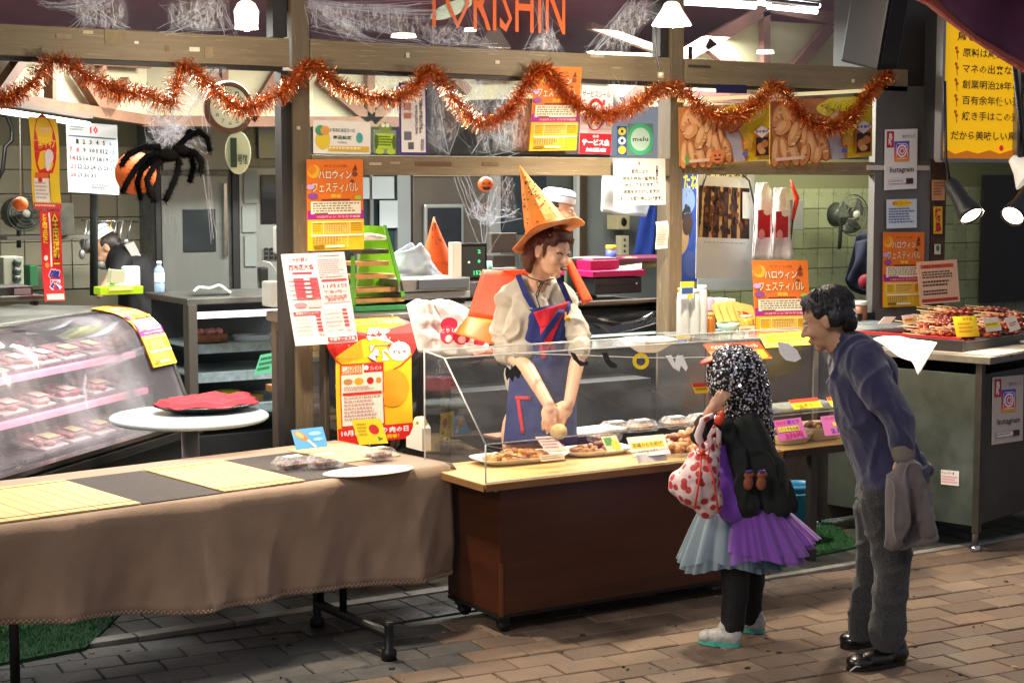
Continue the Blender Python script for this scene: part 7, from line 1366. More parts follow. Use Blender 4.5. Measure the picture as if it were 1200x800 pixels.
def shoe(heel, toe, w_, h_, m, sole, name='shoe', T=None, lace=None, solec=None):
    d = (toe - heel); d.z = 0; L_ = d.length; d.normalize(); R_ = Matrix((d.cross(ZUP), d, ZUP)).transposed(); hz = V((heel.x, heel.y, 0))
    E = lambda x, y, z, rx, ry, rz: ('e', hz + R_ @ V((x, y, z)), (rx, ry, rz), R_)
    o = blob([E(0, .045, .045, w_ * .42, .05, .045), E(0, L_ * .5, .035, w_ * .48, L_ * .3, .035), E(0, L_ * .78, .030, w_ * .5, L_ * .2, .028), E(0, .05, .07, w_ * .36, .045, h_ * .5)], .004, m, 3, name, T)
    b = MB(); N = 26; pts = []
    for i in range(N): a = 2 * math.pi * i / N; y = L_ * .5 + L_ * .49 * math.cos(a); x = w_ * (.5 if y > L_ * .5 else .43) * math.sin(a); pts.append(hz + R_ @ V((x, y, 0)))
    b.add([p + V((0, 0, .001)) for p in pts] + [p + V((0, 0, .02)) for p in pts], [tuple(range(N))[::-1], tuple(range(N, 2 * N))] + [(i, (i + 1) % N, (i + 1) % N + N, i + N) for i in range(N)], sole); b.build('sole', o)
    if lace:
        b = MB()
        for i in range(4): y = L_ * (.42 + .09 * i); b.tube([hz + R_ @ V((-w_ * .25, y, .062 - i * .004)), hz + R_ @ V((0, y + .004, .074 - i * .005)), hz + R_ @ V((w_ * .25, y, .062 - i * .004))], .003, lace, 5)
        b.build('lace', o)
    return o
o1 = shoe(PZ(1062, 776, 0), PZ(992, 786, 0), .10, .10, shm, mat('#0c0a09', .6), T=O, lace=shm); b = MB(); q_ = PZ(1003, 783, .055); b.tube([q_ + V((-.03, .0, -.005)), q_ + V((0, .0, .008)), q_ + V((.03, .01, .0))], .003, mat('#b9b4ac', .4), 5); b.build('toe_stitch', o1)
shoe(PZ(1035, 752, 0), PZ(985, 759, 0), .095, .09, shm, mat('#0c0a09', .6), T=O, lace=shm)
# grey coat carried in the hand
coat = mat('#6b6160', .95, var=.10, sc=7, bump=.4, bsc=300, sheen=.4)
def coatf(v, n_): return crease(v, (16, 16, 3), .016) + .010 * math.sin(v.x * 60 + 3 * noise.noise(V(v) * 4)) + .008 * noise.noise(V((v.x * 10, v.y * 10, v.z * 3)))
blob([('path', [PD(1062, 548, 6.17), PD(1056, 575, 6.15), PD(1052, 610, 6.14), PD(1050, 632, 6.15)], [.042, .048, .05, .03]), ('path', [PD(1066, 550, 6.18), PD(1074, 580, 6.17), PD(1080, 606, 6.17), PD(1086, 622, 6.17)], [.028, .04, .04, .025]), ('path', [PD(1060, 560, 6.2), PD(1064, 600, 6.21), PD(1064, 628, 6.2)], [.03, .045, .035]), ('c', PD(1036, 640, 6.15), .010, PD(1046, 600, 6.15), .03), ('c', PD(1097, 630, 6.17), .008, PD(1082, 600, 6.17), .035), ('c', PD(1036, 641, 6.15), .01, PD(1066, 640, 6.17), .012), ('c', PD(1066, 640, 6.17), .012, PD(1097, 630, 6.17), .009)], .006, coat, 3, 'folded_coat', None, disp=coatf, label='grey coat hanging folded from the hand of the old person', cat='coat')
# ---------------------------------------------------------------- the child in costume
K = thing('person', 'child in halloween costume with sparkling hood and purple tutu at the sales cart', 'person', (4.25, 5.12, 0)); kd = 6.72
kc = PD(856, 447, 6.72); kR = frame(-RIGHT * .75 + FWD * .55 - UPV * .05, UPV); ks = .215
sh = head_shapes(kc, kR, ks) + [('c', PD(860, 470, 6.72), .035, PD(866, 492, 6.72), .04), ('e', PD(868, 520, 6.72), (.10, .08, .12), frame(-RIGHT, ZUP)), ('e', PD(870, 580, 6.72), (.10, .09, .12), frame(-RIGHT, ZUP)), ('path', [PD(862, 610, 6.68), PD(862, 680, 6.66), PD(858, 738, 6.66)], [.06, .045, .033]), ('path', [PD(880, 610, 6.82), PD(880, 680, 6.84), PD(880, 725, 6.86)], [.06, .045, .033]),
      ('path', [PD(848, 508, 6.62), PD(818, 508, 6.58), PD(834, 480, 6.56)], [.038, .032, .023])] + hand_shapes(PD(834, 480, 6.56), PD(844, 466, 6.55) - PD(834, 480, 6.56), -UPV, .72, .5, FWD)
blob(sh, .0045, skind, 2, 'body', K); face_parts(K, kc, kR, ks, skind, '#1a1412', False)
blkc = mat('#0f0f11', .85, var=.2, sc=30, bump=.3, bsc=200)
hood = [('path', [PD(862, 438, 6.72), PD(868, 460, 6.74), PD(874, 490, 6.76), PD(882, 520, 6.74), PD(889, 538, 6.72)], [.122, .118, .105, .075, .035]), ('e', PD(848, 440, 6.74), (.07, .07, .07)), ('c', PD(890, 470, 6.78), .045, PD(905, 520, 6.74), .018)]
ho = blob(hood, .007, blkc, 3, 'sequin_hood', K, disp=wrink(.006, 12))
seq = MB(); r_ = random.Random(8); sm_ = [mat('#e8eaf0', .12, 1), mat('#f4f4f6', .3, .2), mat('#8a8d98', .2, 1), mat('#cfd3dc', .45, .1)]
me_ = ho.data; polys = list(me_.polygons)
for _ in range(4200):
    p_ = polys[r_.randrange(len(polys))]; c_ = p_.center + wl(ho); n_ = V(p_.normal) + V((r_.uniform(-.5, .5), r_.uniform(-.5, .5), r_.uniform(-.5, .5))); n_.normalize()
    if c_.z < PD(889, 548, 6.7).z: continue
    a = n_.cross(V((r_.random(), r_.random(), r_.random() + .1))).normalized(); e = n_.cross(a); s0 = r_.uniform(.0028, .0052); o_ = c_ + p_.normal * .003
    seq.add([o_ + a * s0, o_ + (a * .5 + e * .87) * s0, o_ + (a * -.5 + e * .87) * s0, o_ - a * s0, o_ - (a * .5 + e * .87) * s0, o_ + (a * .5 - e * .87) * s0], [(0, 1, 2, 3, 4, 5)], sm_[r_.randrange(4)])
seq.build('sequins', ho, kind='stuff')
b = MB(); ro = mat('#d8401c', .6); b.ell(PD(832, 421, 6.7), (.05, .03, .007), ro, Matrix.Rotation(-.35, 3, 'Y'), 14, 6); b.ell(PD(846, 414, 6.72), (.03, .03, .02), ro, None, 12, 8); b.build('red_hat_brim', K)
blob([('path', [PD(848, 508, 6.62), PD(820, 510, 6.58), PD(828, 492, 6.57)], [.048, .042, .034]), ('e', PD(868, 515, 6.72), (.115, .09, .10), frame(-RIGHT, ZUP))], .006, blkc, 3, 'black_top', K, disp=lambda v, n_: crease(v, (15, 15, 15), .008))
vest = mat('#1d2422', .9, var=.2, sc=20, bump=.3, bsc=200)
blob([('path', [PD(852, 500, 6.6), PD(866, 540, 6.58), PD(876, 590, 6.58)], [.03, .045, .05]), ('path', [PD(868, 500, 6.64), PD(886, 550, 6.62), PD(896, 596, 6.62)], [.045, .06, .045]), ('path', [PD(880, 500, 6.66), PD(895, 550, 6.64), PD(912, 592, 6.64)], [.06, .085, .06]), ('path', [PD(905, 545, 6.66), PD(920, 580, 6.66), PD(928, 596, 6.68)], [.04, .035, .02])], .006, vest, 3, 'dark_cape', K, disp=lambda v, n_: crease(v, (14, 14, 3), .014) + .006 * noise.noise(V(v) * 9))
for x in (878, 893):
    blob([('e', PD(x, 556, 6.50), (.026, .014, .014)), ('e', PD(x - 1, 566, 6.50), (.024, .014, .028))], .004, mat('#a05a40', .85, var=.3, sc=40), 2, 'paw_patch', K)
b = MB()
for x in (878, 893): b.ell(PD(x, 552, 6.485), (.02, .006, .006), mat('#6a4aa0', .6))
b.build('purple_trim', K)
purp = mat('#8446c4', .6, var=.2, sc=15, sheen=.4)
blob([('path', [PD(846, 530, 6.62), PD(848, 565, 6.6), PD(856, 595, 6.6)], [.045, .055, .06]), ('e', PD(868, 570, 6.72), (.11, .09, .13), frame(-RIGHT, ZUP))], .006, purp, 3, 'purple_dress', K, disp=lambda v, n_: crease(v, (14, 14, 3), .010))
def tulle(name, col, a):
    m = bpy.data.materials.new('m_' + name); m.use_nodes = True; b_ = m.node_tree.nodes['Principled BSDF']; b_.inputs['Base Color'].default_value = (*lin(col), 1); b_.inputs['Roughness'].default_value = .6; b_.inputs['Alpha'].default_value = a; b_.inputs['Sheen Weight'].default_value = .5; return m
def skirt(name, cx_, y0, rx0, y1, rx1, dd, m, a0=0, a1=6.2832, n=13, amp=.02, tilt=0, ph=0):
    c0_ = PD(cx_, y0, kd + dd); c1_ = PD(cx_ + tilt, y1, kd + dd); b = MB()
    def fn(u, v):
        a = a0 + (a1 - a0) * u; c_ = c0_.lerp(c1_, v); rr = rx0 + (rx1 - rx0) * v ** .8 + amp * v * math.sin(a * n + ph) ; return c_ + (RIGHT * math.cos(a) + (FWD * V((1, 1, 0))).normalized() * math.sin(a)) * rr + V((0, 0, .02 * v * math.sin(a * 3 + ph)))
    b.grid(fn, 160, 10, m, 0); b.build(name, K)
tp_ = tulle('tulle_purple', '#9a58cc', .5); tb_ = tulle('tulle_blue', '#8299a6', .5); tt_ = tulle('tulle_teal', '#23606e', .8)
skirt('teal_underskirt', 868, 606, .09, 656, .17, .02, tt_, n=17); 
skirt('blue_tutu', 852, 590, .08, 660, .175, -.01, tb_, n=23, tilt=-4, amp=.012); skirt('blue_tutu', 850, 585, .08, 654, .165, -.02, tb_, n=11, ph=1, tilt=-4)
skirt('purple_tutu', 874, 588, .095, 650, .19, -.03, tp_, n=14, tilt=10); skirt('purple_tutu', 880, 584, .09, 642, .20, -.03, tp_, n=19, ph=2, tilt=12); skirt('purple_tutu', 886, 590, .09, 632, .21, .01, tp_, n=27, ph=3, tilt=12, amp=.012); skirt('blue_tutu', 856, 592, .09, 650, .15, -.02, tb_, n=31, ph=2, amp=.01); skirt('purple_tutu', 874, 580, .08, 648, .15, -.03, tp_, n=12, ph=.7, tilt=8)
blob([('path', [PD(862, 610, 6.68), PD(862, 680, 6.66), PD(858, 736, 6.66)], [.074, .058, .046]), ('path', [PD(880, 610, 6.82), PD(880, 680, 6.84), PD(880, 722, 6.86)], [.074, .056, .044])], .006, mat('#0b0b0d', .8, bump=.3, bsc=150), 3, 'leggings', K, disp=wrink(.004, 16))
sn = mat('#b9b8b2', .5, var=.25, sc=50, bump=.3, bsc=120); tl_ = mat('#4fb0a0', .4)
shoe(PZ(868, 758, 0), PZ(818, 752, 0), .078, .085, sn, tl_, 'sneaker', K, mat('#dcdcdc', .5)); shoe(PZ(896, 742, 0), PZ(852, 736, 0), .075, .085, sn, tl_, 'sneaker', K, mat('#dcdcdc', .5))
# polka dot bag
def dotmat():
    m = bpy.data.materials.new('m_dots'); m.use_nodes = True; n = m.node_tree.nodes; L = m.node_tree.links; b = n['Principled BSDF']; b.inputs['Roughness'].default_value = .6
    tc = n.new('ShaderNodeTexCoord'); vo = n.new('ShaderNodeTexVoronoi'); vo.inputs['Scale'].default_value = 26; vo.inputs['Randomness'].default_value = .65; L.new(tc.outputs['Object'], vo.inputs['Vector'])
    r_ = n.new('ShaderNodeMapRange'); r_.inputs[1].default_value = .40; r_.inputs[2].default_value = .44; L.new(vo.outputs['Distance'], r_.inputs[0])
    mx = n.new('ShaderNodeMixRGB'); mx.inputs[1].default_value = (*lin('#b83a3e'), 1); mx.inputs[2].default_value = (*lin('#e2c9c6'), 1); L.new(r_.outputs[0], mx.inputs[0]); L.new(mx.outputs[0], b.inputs['Base Color']); return m
bg_ = thing('polka_dot_bag', 'white drawstring bag with red polka dots hanging from the arm of the child', 'bag', PD(812, 560, 6.5)); dm = dotmat()
blob([('path', [PD(836, 520, 6.50), PD(824, 545, 6.48), PD(816, 568, 6.48)], [.03, .07, .095]), ('c', PD(800, 566, 6.48), .055, PD(830, 584, 6.48), .06), ('c', PD(792, 570, 6.48), .032, PD(828, 596, 6.48), .04), ('c', PD(820, 560, 6.46), .08, PD(830, 590, 6.48), .045)], .006, dm, 4, 'bag_body', bg_, disp=lambda v, n_: .008 * noise.noise(V(v) * 16))
b = MB(); b.tube([PD(x, y, 6.46) for x, y in ((824, 530), (818, 510), (824, 492), (836, 486))], [.014, .016, .014, .01], dm, 10); b.tube([PD(x, y, 6.46) for x, y in ((834, 528), (832, 512), (838, 500), (842, 506), (842, 524))], [.012, .012, .012, .012, .01], dm, 10); b.build('handle', bg_)
b = MB(); rb = mat('#e0431c', .5)
for l in ([(822, 530), (820, 560), (814, 596)], [(824, 530), (836, 560), (842, 600)], [(822, 530), (814, 526), (818, 534), (824, 530)], [(824, 530), (832, 524), (830, 534), (824, 530)]): b.tube([PD(x, y, 6.365 if y > 540 else 6.39) for x, y in l], .004, rb, 6)
b.ell(PD(823, 530, 6.38), (.012, .01, .012), rb, None, 10, 7); b.build('orange_ribbon', bg_)
b = MB(); b.ell(PD(843, 492, 6.5), (.022, .02, .02), mat('#e0502c', .6), None, 10, 8); b.ell(PD(846, 486, 6.5), (.014, .014, .018), mat('#e0502c', .6), None, 8, 6); b.build('shoulder_bow', K)
# ---------------------------------------------------------------- two workers inside
def worker(label, loc, hcpx, d, fwd, up, cap_c, cap_ax, shirt, extra, seed, cap_r=.088):
    T = thing('person', label, 'person', loc); c = PD(*hcpx, d); R_ = frame(fwd, up); sh = head_shapes(c, R_, .23); return T, c, R_, sh
T1, c1_, R1, sh = worker('shop worker in a white cap standing behind the orange witch hat', PD(650, 500, 9.7) * V((1, 1, 0)), (655, 247), 9.7, RIGHT * .95 - FWD * .2 - UPV * .15, UPV, None, None, None, None, 1)
ch = PD(648, 320, 9.75); sh += [('c', PD(650, 262, 9.7), .05, PD(648, 280, 9.72), .055), ('e', ch, (.15, .1, .2), frame(RIGHT, ZUP)), ('e', V((ch.x, ch.y, .95)), (.14, .1, .15))] + [('path', [V((ch.x + k_ * .08, ch.y, .9)), V((ch.x + k_ * .08, ch.y, .08))], [.08, .045]) for k_ in (-1, 1)]
blob(sh, .006, skino, 2, 'body', T1); face_parts(T1, c1_, R1, .23, skino, '#222', False)
blob([('e', c1_ + R1 @ V((0, -.12, .10)) * .23, (.36 * .23, .4 * .23, .33 * .23), R1)], .006, mat('#1a1614', .5), 2, 'hair', T1)
capm = mat('#dfe3e6', .7, var=.04, sc=10, bump=.2, bsc=100)
def cap(T, c, R_, s, tilt=0):
    b = MB(); b.lathe([(.40 * s, 0), (.41 * s, .02), (.41 * s, .16 * s), (.38 * s, .30 * s), (.28 * s, .36 * s), (0, .38 * s)], capm, c + R_ @ V((0, -.06, .20)) * s, 26, R_ @ Matrix.Rotation(tilt, 3, 'X'), sy=1.12); b.build('cap', T)
    b = MB(); b.lathe([(.415 * s, .004), (.418 * s, .006), (.418 * s, .012), (.415 * s, .014)], mat('#8a93b0', .6), c + R_ @ V((0, -.06, .34)) * s, 26, R_ @ Matrix.Rotation(tilt, 3, 'X'), sy=1.12); b.build('cap_line', T)
cap(T1, c1_, R1, .225)
blob([('e', ch, (.19, .13, .21), frame(RIGHT, ZUP)), ('path', [PD(640, 295, 9.7), PD(634, 330, 9.6), PD(660, 345, 9.45)], [.07, .06, .045])], .008, mat('#17181c', .8, bump=.2), 3, 'dark_shirt', T1, disp=wrink(.006, 9))
T2, c2_, R2, sh = worker('cook in a white cap and black shirt bending down behind the meat case', PD(160, 500, 10.1) * V((1, 1, 0)), (124, 293), 10.1, -RIGHT * .75 - UPV * .62 - FWD * .2, UPV * .7 - RIGHT * .7, None, None, None, None, 2)
sh += [('c', PD(130, 294, 10.1), .05, PD(142, 300, 10.1), .055), ('path', [PD(145, 306, 10.1), PD(158, 322, 10.12), PD(166, 345, 10.15), PD(168, 400, 10.15)], [.09, .11, .12, .13]), ('path', [PD(140, 308, 9.95), PD(128, 330, 9.85), PD(116, 345, 9.8)], [.045, .035, .025])] + [('path', [PD(168 + k_ * 12, 410, 10.15), V((*PD(168 + k_ * 12, 410, 10.15).xy, .08))], [.08, .05]) for k_ in (-1, 1)]
blob(sh, .006, skino, 2, 'body', T2); face_parts(T2, c2_, R2, .23, skino, '#222', False)
blob([('e', c2_ + R2 @ V((0, -.12, .10)) * .23, (.36 * .23, .4 * .23, .33 * .23), R2), ('e', c2_ + R2 @ V((0, -.3, -.1)) * .23, (.28 * .23, .16 * .23, .25 * .23), R2)], .006, mat('#2a211c', .5), 2, 'hair', T2)
cap(T2, c2_ + R2 @ V((0, .04, .04)) * .23, R2, .24)
blob([('e', c2_ + R2 @ V((0, .30, -.22)) * .23, (.2 * .23, .15 * .23, .18 * .23), R2)], .005, mat('#b9bcb8', .7), 2, 'face_mask', T2)
blob([('path', [PD(144, 306, 10.1), PD(158, 320, 10.12), PD(167, 345, 10.15), PD(169, 400, 10.15)], [.11, .135, .145, .15]), ('path', [PD(142, 306, 9.97), PD(136, 322, 9.9)], [.065, .055])], .008, mat('#0d0e10', .75, bump=.2), 3, 'black_shirt', T2, disp=wrink(.006, 9))
# ================================================================ TINSEL, WEBS, SPIDER
path = [(-12, 122), (12, 112), (32, 104), (48, 84), (62, 68), (80, 74), (100, 88), (122, 100), (145, 108), (168, 108), (188, 118), (202, 124), (207, 100), (213, 74), (228, 84), (246, 100), (262, 116), (284, 129), (304, 122), (324, 112), (342, 98), (352, 84), (366, 74), (378, 84), (392, 98), (415, 108), (440, 114), (462, 116), (480, 108), (492, 92), (504, 82), (518, 92), (532, 116), (548, 136), (566, 146), (586, 138), (602, 124), (618, 98), (634, 78), (650, 90), (664, 112), (684, 128), (706, 136), (730, 130), (752, 118), (772, 104), (796, 102), (810, 116), (830, 132), (852, 139), (876, 130), (894, 114), (908, 98), (924, 114), (944, 138), (966, 150), (990, 146), (1006, 128), (1020, 106), (1034, 92), (1044, 84)]
TP = [PY(x, y, 6.93 + .02 * math.sin(x * .05)) for x, y in path]
tm = [mat('#e8924e', .25, .85), mat('#d67a35', .3, .85), mat('#f7bb80', .18, .9), mat('#a85c22', .35, .8)]
core = MB(); core.tube(TP, .006, tm[1], 6)
seg = [0]
for i in range(1, len(TP)): seg.append(seg[-1] + (TP[i] - TP[i - 1]).length)
r = random.Random(5); tin = MB()
def tpos(s_):
    for i in range(1, len(seg)):
        if s_ <= seg[i]: return TP[i - 1].lerp(TP[i], (s_ - seg[i - 1]) / (seg[i] - seg[i - 1])), (TP[i] - TP[i - 1]).normalized()
    return TP[-1], (TP[-1] - TP[-2]).normalized()
for _ in range(15000):
    p, t = tpos(r.uniform(0, seg[-1])); a = V((r.gauss(0, 1), r.gauss(0, 1), r.gauss(0, 1))); a -= t * a.dot(t) * .75; a.normalize()
    L = r.uniform(.032, .062); w_ = t.cross(a).normalized() * .0022 + t * r.uniform(-.0014, .0014); bend = V((r.uniform(-.01, .01), r.uniform(-.01, .01), r.uniform(-.014, .004)))
    q = p + a * L * .55; e = p + a * L + bend; k_ = r.randrange(4) if r.random() < .6 else r.randrange(3)
    tin.add([p - w_, p + w_, q + w_, q - w_, e + w_ * .8, e - w_ * .8], [(0, 1, 2, 3), (3, 2, 4, 5)], tm[k_])
tg1 = thing('tinsel_garland', 'long orange tinsel garland looped along the whole shop front', 'garland', TP[20]); core.build('core_wire', tg1); tin.build('tinsel', tg1, kind='stuff')
webm = mat('#d4d7e0', .8, alpha=.5); wisp = None
def wispmat(name, a, sc=8, st=(1, 1, 1)):
    m = bpy.data.materials.new('m_' + name); m.use_nodes = True; n = m.node_tree.nodes; L = m.node_tree.links; b = n['Principled BSDF']; b.inputs['Base Color'].default_value = (.85, .87, .92, 1); b.inputs['Roughness'].default_value = .8
    tc = n.new('ShaderNodeTexCoord'); mp = n.new('ShaderNodeMapping'); mp.inputs['Scale'].default_value = st; nz = n.new('ShaderNodeTexNoise'); nz.inputs['Scale'].default_value = sc; nz.inputs['Detail'].default_value = 8; nz.inputs['Roughness'].default_value = .7; nz.inputs['Distortion'].default_value = 1.5
    r_ = n.new('ShaderNodeMapRange'); r_.inputs[1].default_value = .42; r_.inputs[2].default_value = .75; r_.inputs[4].default_value = a
    L.new(tc.outputs['Object'], mp.inputs[0]); L.new(mp.outputs[0], nz.inputs['Vector']); L.new(nz.outputs['Fac'], r_.inputs[0]); at = n.new('ShaderNodeAttribute'); at.attribute_name = 'fade'; ml = n.new('ShaderNodeMath'); ml.operation = 'MULTIPLY'; L.new(r_.outputs[0], ml.inputs[0]); L.new(at.outputs['Fac'], ml.inputs[1]); L.new(ml.outputs[0], b.inputs['Alpha']); return m
w1 = wispmat('wisp', .8, 12, (3, 3, .7)); w2 = wispmat('wisp_dense', 1.0, 16)
def strand(mb, a, c_, r0=.0014, n=6, sag=.02, wob=.004):
    pts = []
    for i in range(n + 1):
        t = i / n; p = a.lerp(c_, t); pts.append(p + V((r.uniform(-wob, wob), r.uniform(-wob, wob) * .6, r.uniform(-wob, wob) - sag * math.sin(t * math.pi))))
    mb.tube(pts, r0 * .6, webm, 3, False)
def web(label, Y, anchors, n, sheets=(), sag=.02, hub=None, r0=.0013):
    t = thing('spider_web', label, 'spider web', PY(*anchors[0], Y)); mb = MB()
    for _ in range(n):
        a = r.choice(anchors); c_ = r.choice(anchors) if hub is None or r.random() < .35 else hub
        if a == c_: continue
        strand(mb, PY(a[0] + r.uniform(-9, 9), a[1] + r.uniform(-7, 7), Y + r.uniform(-.03, .03)), PY(c_[0] + r.uniform(-9, 9), c_[1] + r.uniform(-7, 7), Y + r.uniform(-.03, .03)), r.choice([r0 * .5, r0 * .6, r0, r0 * 1.5]), 5, sag * r.random(), .0035)
    mb.build('strands', t, kind='stuff')
    for i, (pts, m) in enumerate(sheets):
        b = MB(); q = [PY(x, y, Y + .005 * i) for x, y in pts]; c_ = sum(q, V()) / len(q)
        b.grid(lambda u, v: q[0].lerp(q[1], u).lerp(q[3].lerp(q[2], u), v) + V((0, .03 * noise.noise(V((u * 4, v * 4, i))), 0)), 12, 12, m); wo = b.build('wisp', t); fa = wo.data.attributes.new('fade', 'FLOAT', 'POINT'); fa.data.foreach_set('value', [min(1, 1.7 * (math.sin(math.pi * (k_ % 13) / 12) * math.sin(math.pi * (k_ // 13) / 12)) ** .7) for k_ in range(169)])
    return t
web('white fake web stretched over the upper left transom pane', 7.0 - .01, [(50, 2), (88, 34), (130, -4), (145, 36), (112, 12), (70, 8)], 60, [([(70, -5), (150, -5), (152, 38), (95, 32)], w1)], hub=(105, 4))
web('white fake web in the transom pane beside the left pendant lamp', 6.99, [(192, 4), (192, 36), (215, 30), (250, -2), (272, 38), (240, 34)], 50, [([(195, 0), (270, -5), (272, 38), (195, 36)], w1)], hub=(255, 2))
web('white fake web strung across the middle transom behind the lettering', 6.99, [(362, 4), (405, 46), (430, 48), (480, 12), (500, 6), (365, 30), (520, 18), (498, 50)], 80, [([(362, 0), (500, 5), (520, 50), (362, 30)], w1), ([(362, 0), (380, 0), (440, 48), (400, 48)], w2)], hub=(364, 3))
web('white fake web hanging below the orange lettering', 6.99, [(498, 50), (520, 52), (548, 2), (580, 56), (530, 30), (560, 40)], 36, [([(500, 30), (545, 30), (580, 56), (500, 54)], w1)])
web('white cottony web hanging under the last letters', 6.99, [(618, 58), (632, 4), (640, 30), (655, 58), (645, 58), (650, 36)], 44, [([(626, 38), (655, 38), (658, 60), (618, 60)], w2)], hub=(640, 40))
web('white fake web falling diagonally in the transom left of the middle post', 6.99, [(750, -4), (720, 30), (690, 62), (735, 60), (765, 0), (772, 20), (738, 10)], 60, [([(735, 0), (772, 0), (735, 62), (690, 62)], w1), ([(742, 20), (768, 10), (760, 30), (745, 34)], w1)], hub=(745, 6))
web('dense white cottony web wrapped over the spider below the tinsel', 6.97, [(172, 128), (205, 124), (240, 110), (215, 152), (180, 175), (238, 175), (200, 170), (210, 92), (175, 150)], 120, [([(205, 92), (242, 88), (240, 118), (200, 145)], w2), ([(170, 124), (212, 140), (215, 170), (172, 185)], w2), ([(190, 140), (214, 140), (245, 172), (205, 172)], w2), ([(232, 78), (272, 78), (245, 102), (234, 98)], w1)], hub=(196, 152), r0=.0016)
web('thin web thread hanging from the spider', 6.99, [(238, 190), (246, 230), (252, 270), (252, 283)], 8, sag=0)
web('white fake web behind the tinsel in the middle pane, left', 6.99, [(435, 88), (470, 130), (500, 92), (515, 100), (520, 178), (545, 140), (512, 160)], 60, [([(435, 86), (475, 86), (478, 140), (462, 140)], w1), ([(500, 96), (545, 100), (535, 176), (505, 178)], w1)])
web('white fake web and cloth strips behind the tinsel in the middle pane, centre', 7.05, [(545, 92), (560, 92), (585, 92), (605, 95), (560, 178), (580, 178), (600, 176), (570, 130), (540, 140)], 60, [([(545, 90), (568, 90), (575, 180), (560, 180)], w2), ([(575, 90), (622, 92), (622, 178), (580, 180)], w1), ([(565, 110), (600, 100), (620, 178), (566, 180)], w1)])
web('fake web wisps hanging from the pumpkin ball in the middle bay', 7.38, [(538, 205), (553, 240), (551, 252), (568, 262), (572, 300), (578, 248), (590, 250), (606, 250), (604, 208), (575, 225), (557, 245)], 60, [([(552, 235), (580, 240), (578, 262), (560, 262)], w1), ([(580, 232), (608, 240), (608, 258), (582, 256)], w1), ([(576, 200), (600, 204), (606, 240), (580, 240)], w1)], hub=(569, 258), r0=.0016)
web('white fake web strands right of the service seal poster', 6.99, [(720, 92), (732, 118), (726, 128), (738, 92), (728, 140)], 24)
# spider
spd = thing('toy_spider', 'large fuzzy black toy spider hanging below the clock and the tinsel', 'decoration', PY(195, 190, 6.95)); bl2 = mat('#060607', 1, spec=.1)
def fur(mb, pts, rad, n, L=.012):
    for _ in range(n):
        i = r.randrange(len(pts) - 1); p = pts[i].lerp(pts[i + 1], r.random()); a = V((r.gauss(0, 1), r.gauss(0, 1), r.gauss(0, 1))).normalized(); q = p + a * rad; w_ = a.cross(V((.3, .5, .8))).normalized() * .0012
        mb.add([q - w_, q + w_, q + a * L], [(0, 1, 2)], bl2)
legs = [[(186, 172), (168, 172), (150, 182), (142, 194)], [(188, 178), (172, 184), (160, 196), (150, 212), (143, 226)], [(186, 182), (176, 190), (165, 200), (161, 215), (165, 234)], [(190, 186), (180, 196), (172, 210), (176, 226), (181, 236)], [(205, 182), (210, 190), (207, 205), (200, 222), (193, 236)], [(212, 180), (224, 182), (227, 196), (222, 214)], [(218, 176), (230, 180), (236, 190), (235, 202)], [(205, 176), (220, 160), (233, 154), (243, 162), (246, 178)]]
for k_, l in enumerate(legs):
    pts = [PY(x, y, 6.93 + .02 * ((k_ % 3) - 1) * i) for i, (x, y) in enumerate(l)]; b = MB(); b.tube(pts, [.016] + [.013] * (len(pts) - 2) + [.011], bl2, 8); fur(b, pts, .010, 800, .017); b.build('leg', spd)
b = MB(); b.ell(PY(196, 182, 6.93), (.052, .045, .03), bl2); b.ell(PY(212, 176, 6.92), (.035, .03, .024), bl2); c_ = PY(200, 180, 6.93); fur(b, [PY(186, 183, 6.93), PY(214, 176, 6.93)], .028, 700, .016); b.build('body', spd)
b = MB(); b.ell(PY(223, 156, 6.95), (.02, .02, .018), bl2); fur(b, [PY(220, 156, 6.95), PY(226, 158, 6.95)], .016, 200, .014); b.build('head', spd)
# pendant lamps on the front
def pendant(px, py, Y, label, tilt=0, power=70, r_=.09, dim=1, shade=True, cord=True):
    c = PY(px, py, Y); t = thing('pendant_lamp', label, 'lamp', c)
    b = MB(); b.lathe([(.02, .11), (.035, .10), (.05, .07), (r_, .01), (r_ * 1.03, 0)], mat('#f4efe4', .4, emis=2.2 * dim, ecol='#ffe9cc'), c, 28); b.build('shade', t)
    b = MB(); b.ell(c + V((0, 0, .025)), (r_ * .6, r_ * .6, .035), mat('#fff', emis=14, ecol='#fff1dc'), None, 16, 10); b.build('bulb', t)
    b = MB(); b.lathe([(0, .1), (.022, .1), (.02, .15), (0, .15)], blacks, c, 12); b.tube([c + V((0, 0, .14)), c + V((.0, .0, 1.0))], .006, blacks, 6); b.build('cord', t)
    lamp('SPOT', 'pendant_light', c + V((0, -.0, -.04)), power, (1, .84, .64), .06, None, c + V((0, -.02, -1)), 128, .7); lamp('POINT', 'pendant_glow', c + V((0, -.0, -.06)), power * .11, (1, .84, .64), .06); return t
pendant(787, 30, 6.25, 'bright white pendant lamp in front of the middle post', power=290); pendant(289, 34, 6.25, 'bright pendant lamp below a black cord at the left', power=230, r_=.045)
b = MB(); b.tube([PY(x, y, 6.6) for x, y in ((770, 20), (768, 50), (770, 70), (774, 82), (774, 92))], .006, mat('#2a2622', .5), 6); b.lathe([(0, 0), (.018, 0), (.016, .03), (0, .03)], mat('#8a8270', .4, .3), PY(774, 92, 6.6), 12); b.build('socket_cable', None, 'short hanging cable with a bare socket on the middle post', 'cable')
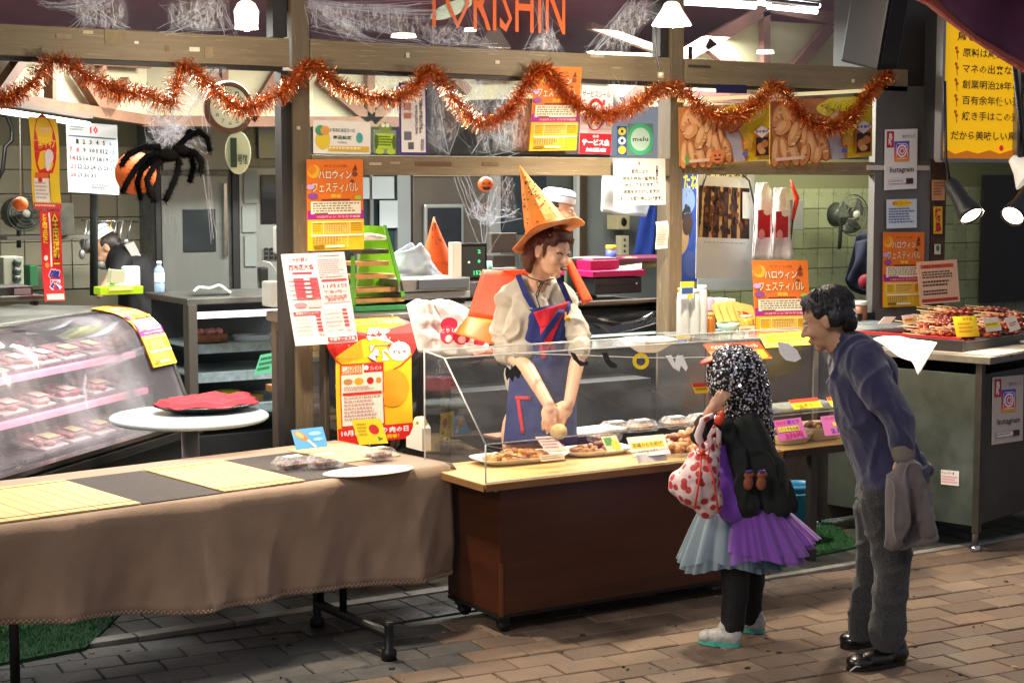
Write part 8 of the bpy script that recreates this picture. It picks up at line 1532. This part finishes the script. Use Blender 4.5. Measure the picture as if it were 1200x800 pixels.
# fluorescent tubes
def tube(p, q, label, e=9, r_=.014, power=0):
    t = thing('tube_lamp', label, 'lamp', (p + q) / 2); b = MB(); b.tube([p, q], r_, mat('#fff', emis=e, ecol='#f4f6ff'), 10); b.build('tube', t)
    b = MB(); b.beam(p + V((0, 0, .04)), q + V((0, 0, .04)), .02, .05, mat('#54483c', .6)); b.build('housing', t); return t
tube(PP(-20, 127, V((2.0, 7.72, 2.2)), N45), PP(104, 146, V((2.0, 7.72, 2.2)), N45), 'fluorescent tube under the left roof truss', 6)
for (a_, c_, Y, lb) in (((800, -6), (902, 5), 8.0, 'bright ceiling tube at the top right, upper left'), ((786, 2), (885, 8), 7.9, 'second ceiling tube at the top right, left'), ((900, 8), (957, 14), 7.9, 'ceiling tube above the right truss, lower'), ((920, 2), (960, 7), 8.1, 'short ceiling tube above the right truss, upper')):
    tube(PY(*a_, Y), PY(*c_, Y), lb, 9, .016)
for (x, y, Y, rx, lb) in ((473, 44, 8.6, .075, 'glowing disc drawn for an oval ceiling reflection left of the lettering'), (551, 37, 9.2, .04, 'small round lamp behind the lettering'), (400, 86, 8.2, .075, 'flat round ceiling lamp half hidden by tinsel'), (372, 64, 8.6, .05, 'flat round lamp above the tinsel near the left post'), (897, 63, 8.0, .055, 'pale lamp glowing through the transom over the right truss')):  # first disc is a ceiling reflection drawn as a glowing shape
    p = PY(x, y, Y); b = MB(); b.lathe([(0, 0), (rx, 0), (rx * .9, .02), (0, .025)], mat('#fff4dd', emis=3.5, ecol='#fff0d0'), p, 24); b.build('glow_disc', None, lb, 'lamp')
# ================================================================ LIGHT GIVEN BY THE LAMPS INSIDE
lamp('AREA', 'tube_light', (5.2, 8.1, 2.75), 320, (1, .98, .92), 3.2, .25, (5.2, 8.0, 0))
lamp('AREA', 'tube_light', (2.7, 8.2, 2.6), 105, (1, .98, .92), 1.6, .25, (2.6, 8.1, 0))
lamp('AREA', 'tube_light', (8.2, 8.2, 2.3), 70, (1, .93, .75), 1.5, .3, (8.3, 8.6, 0))
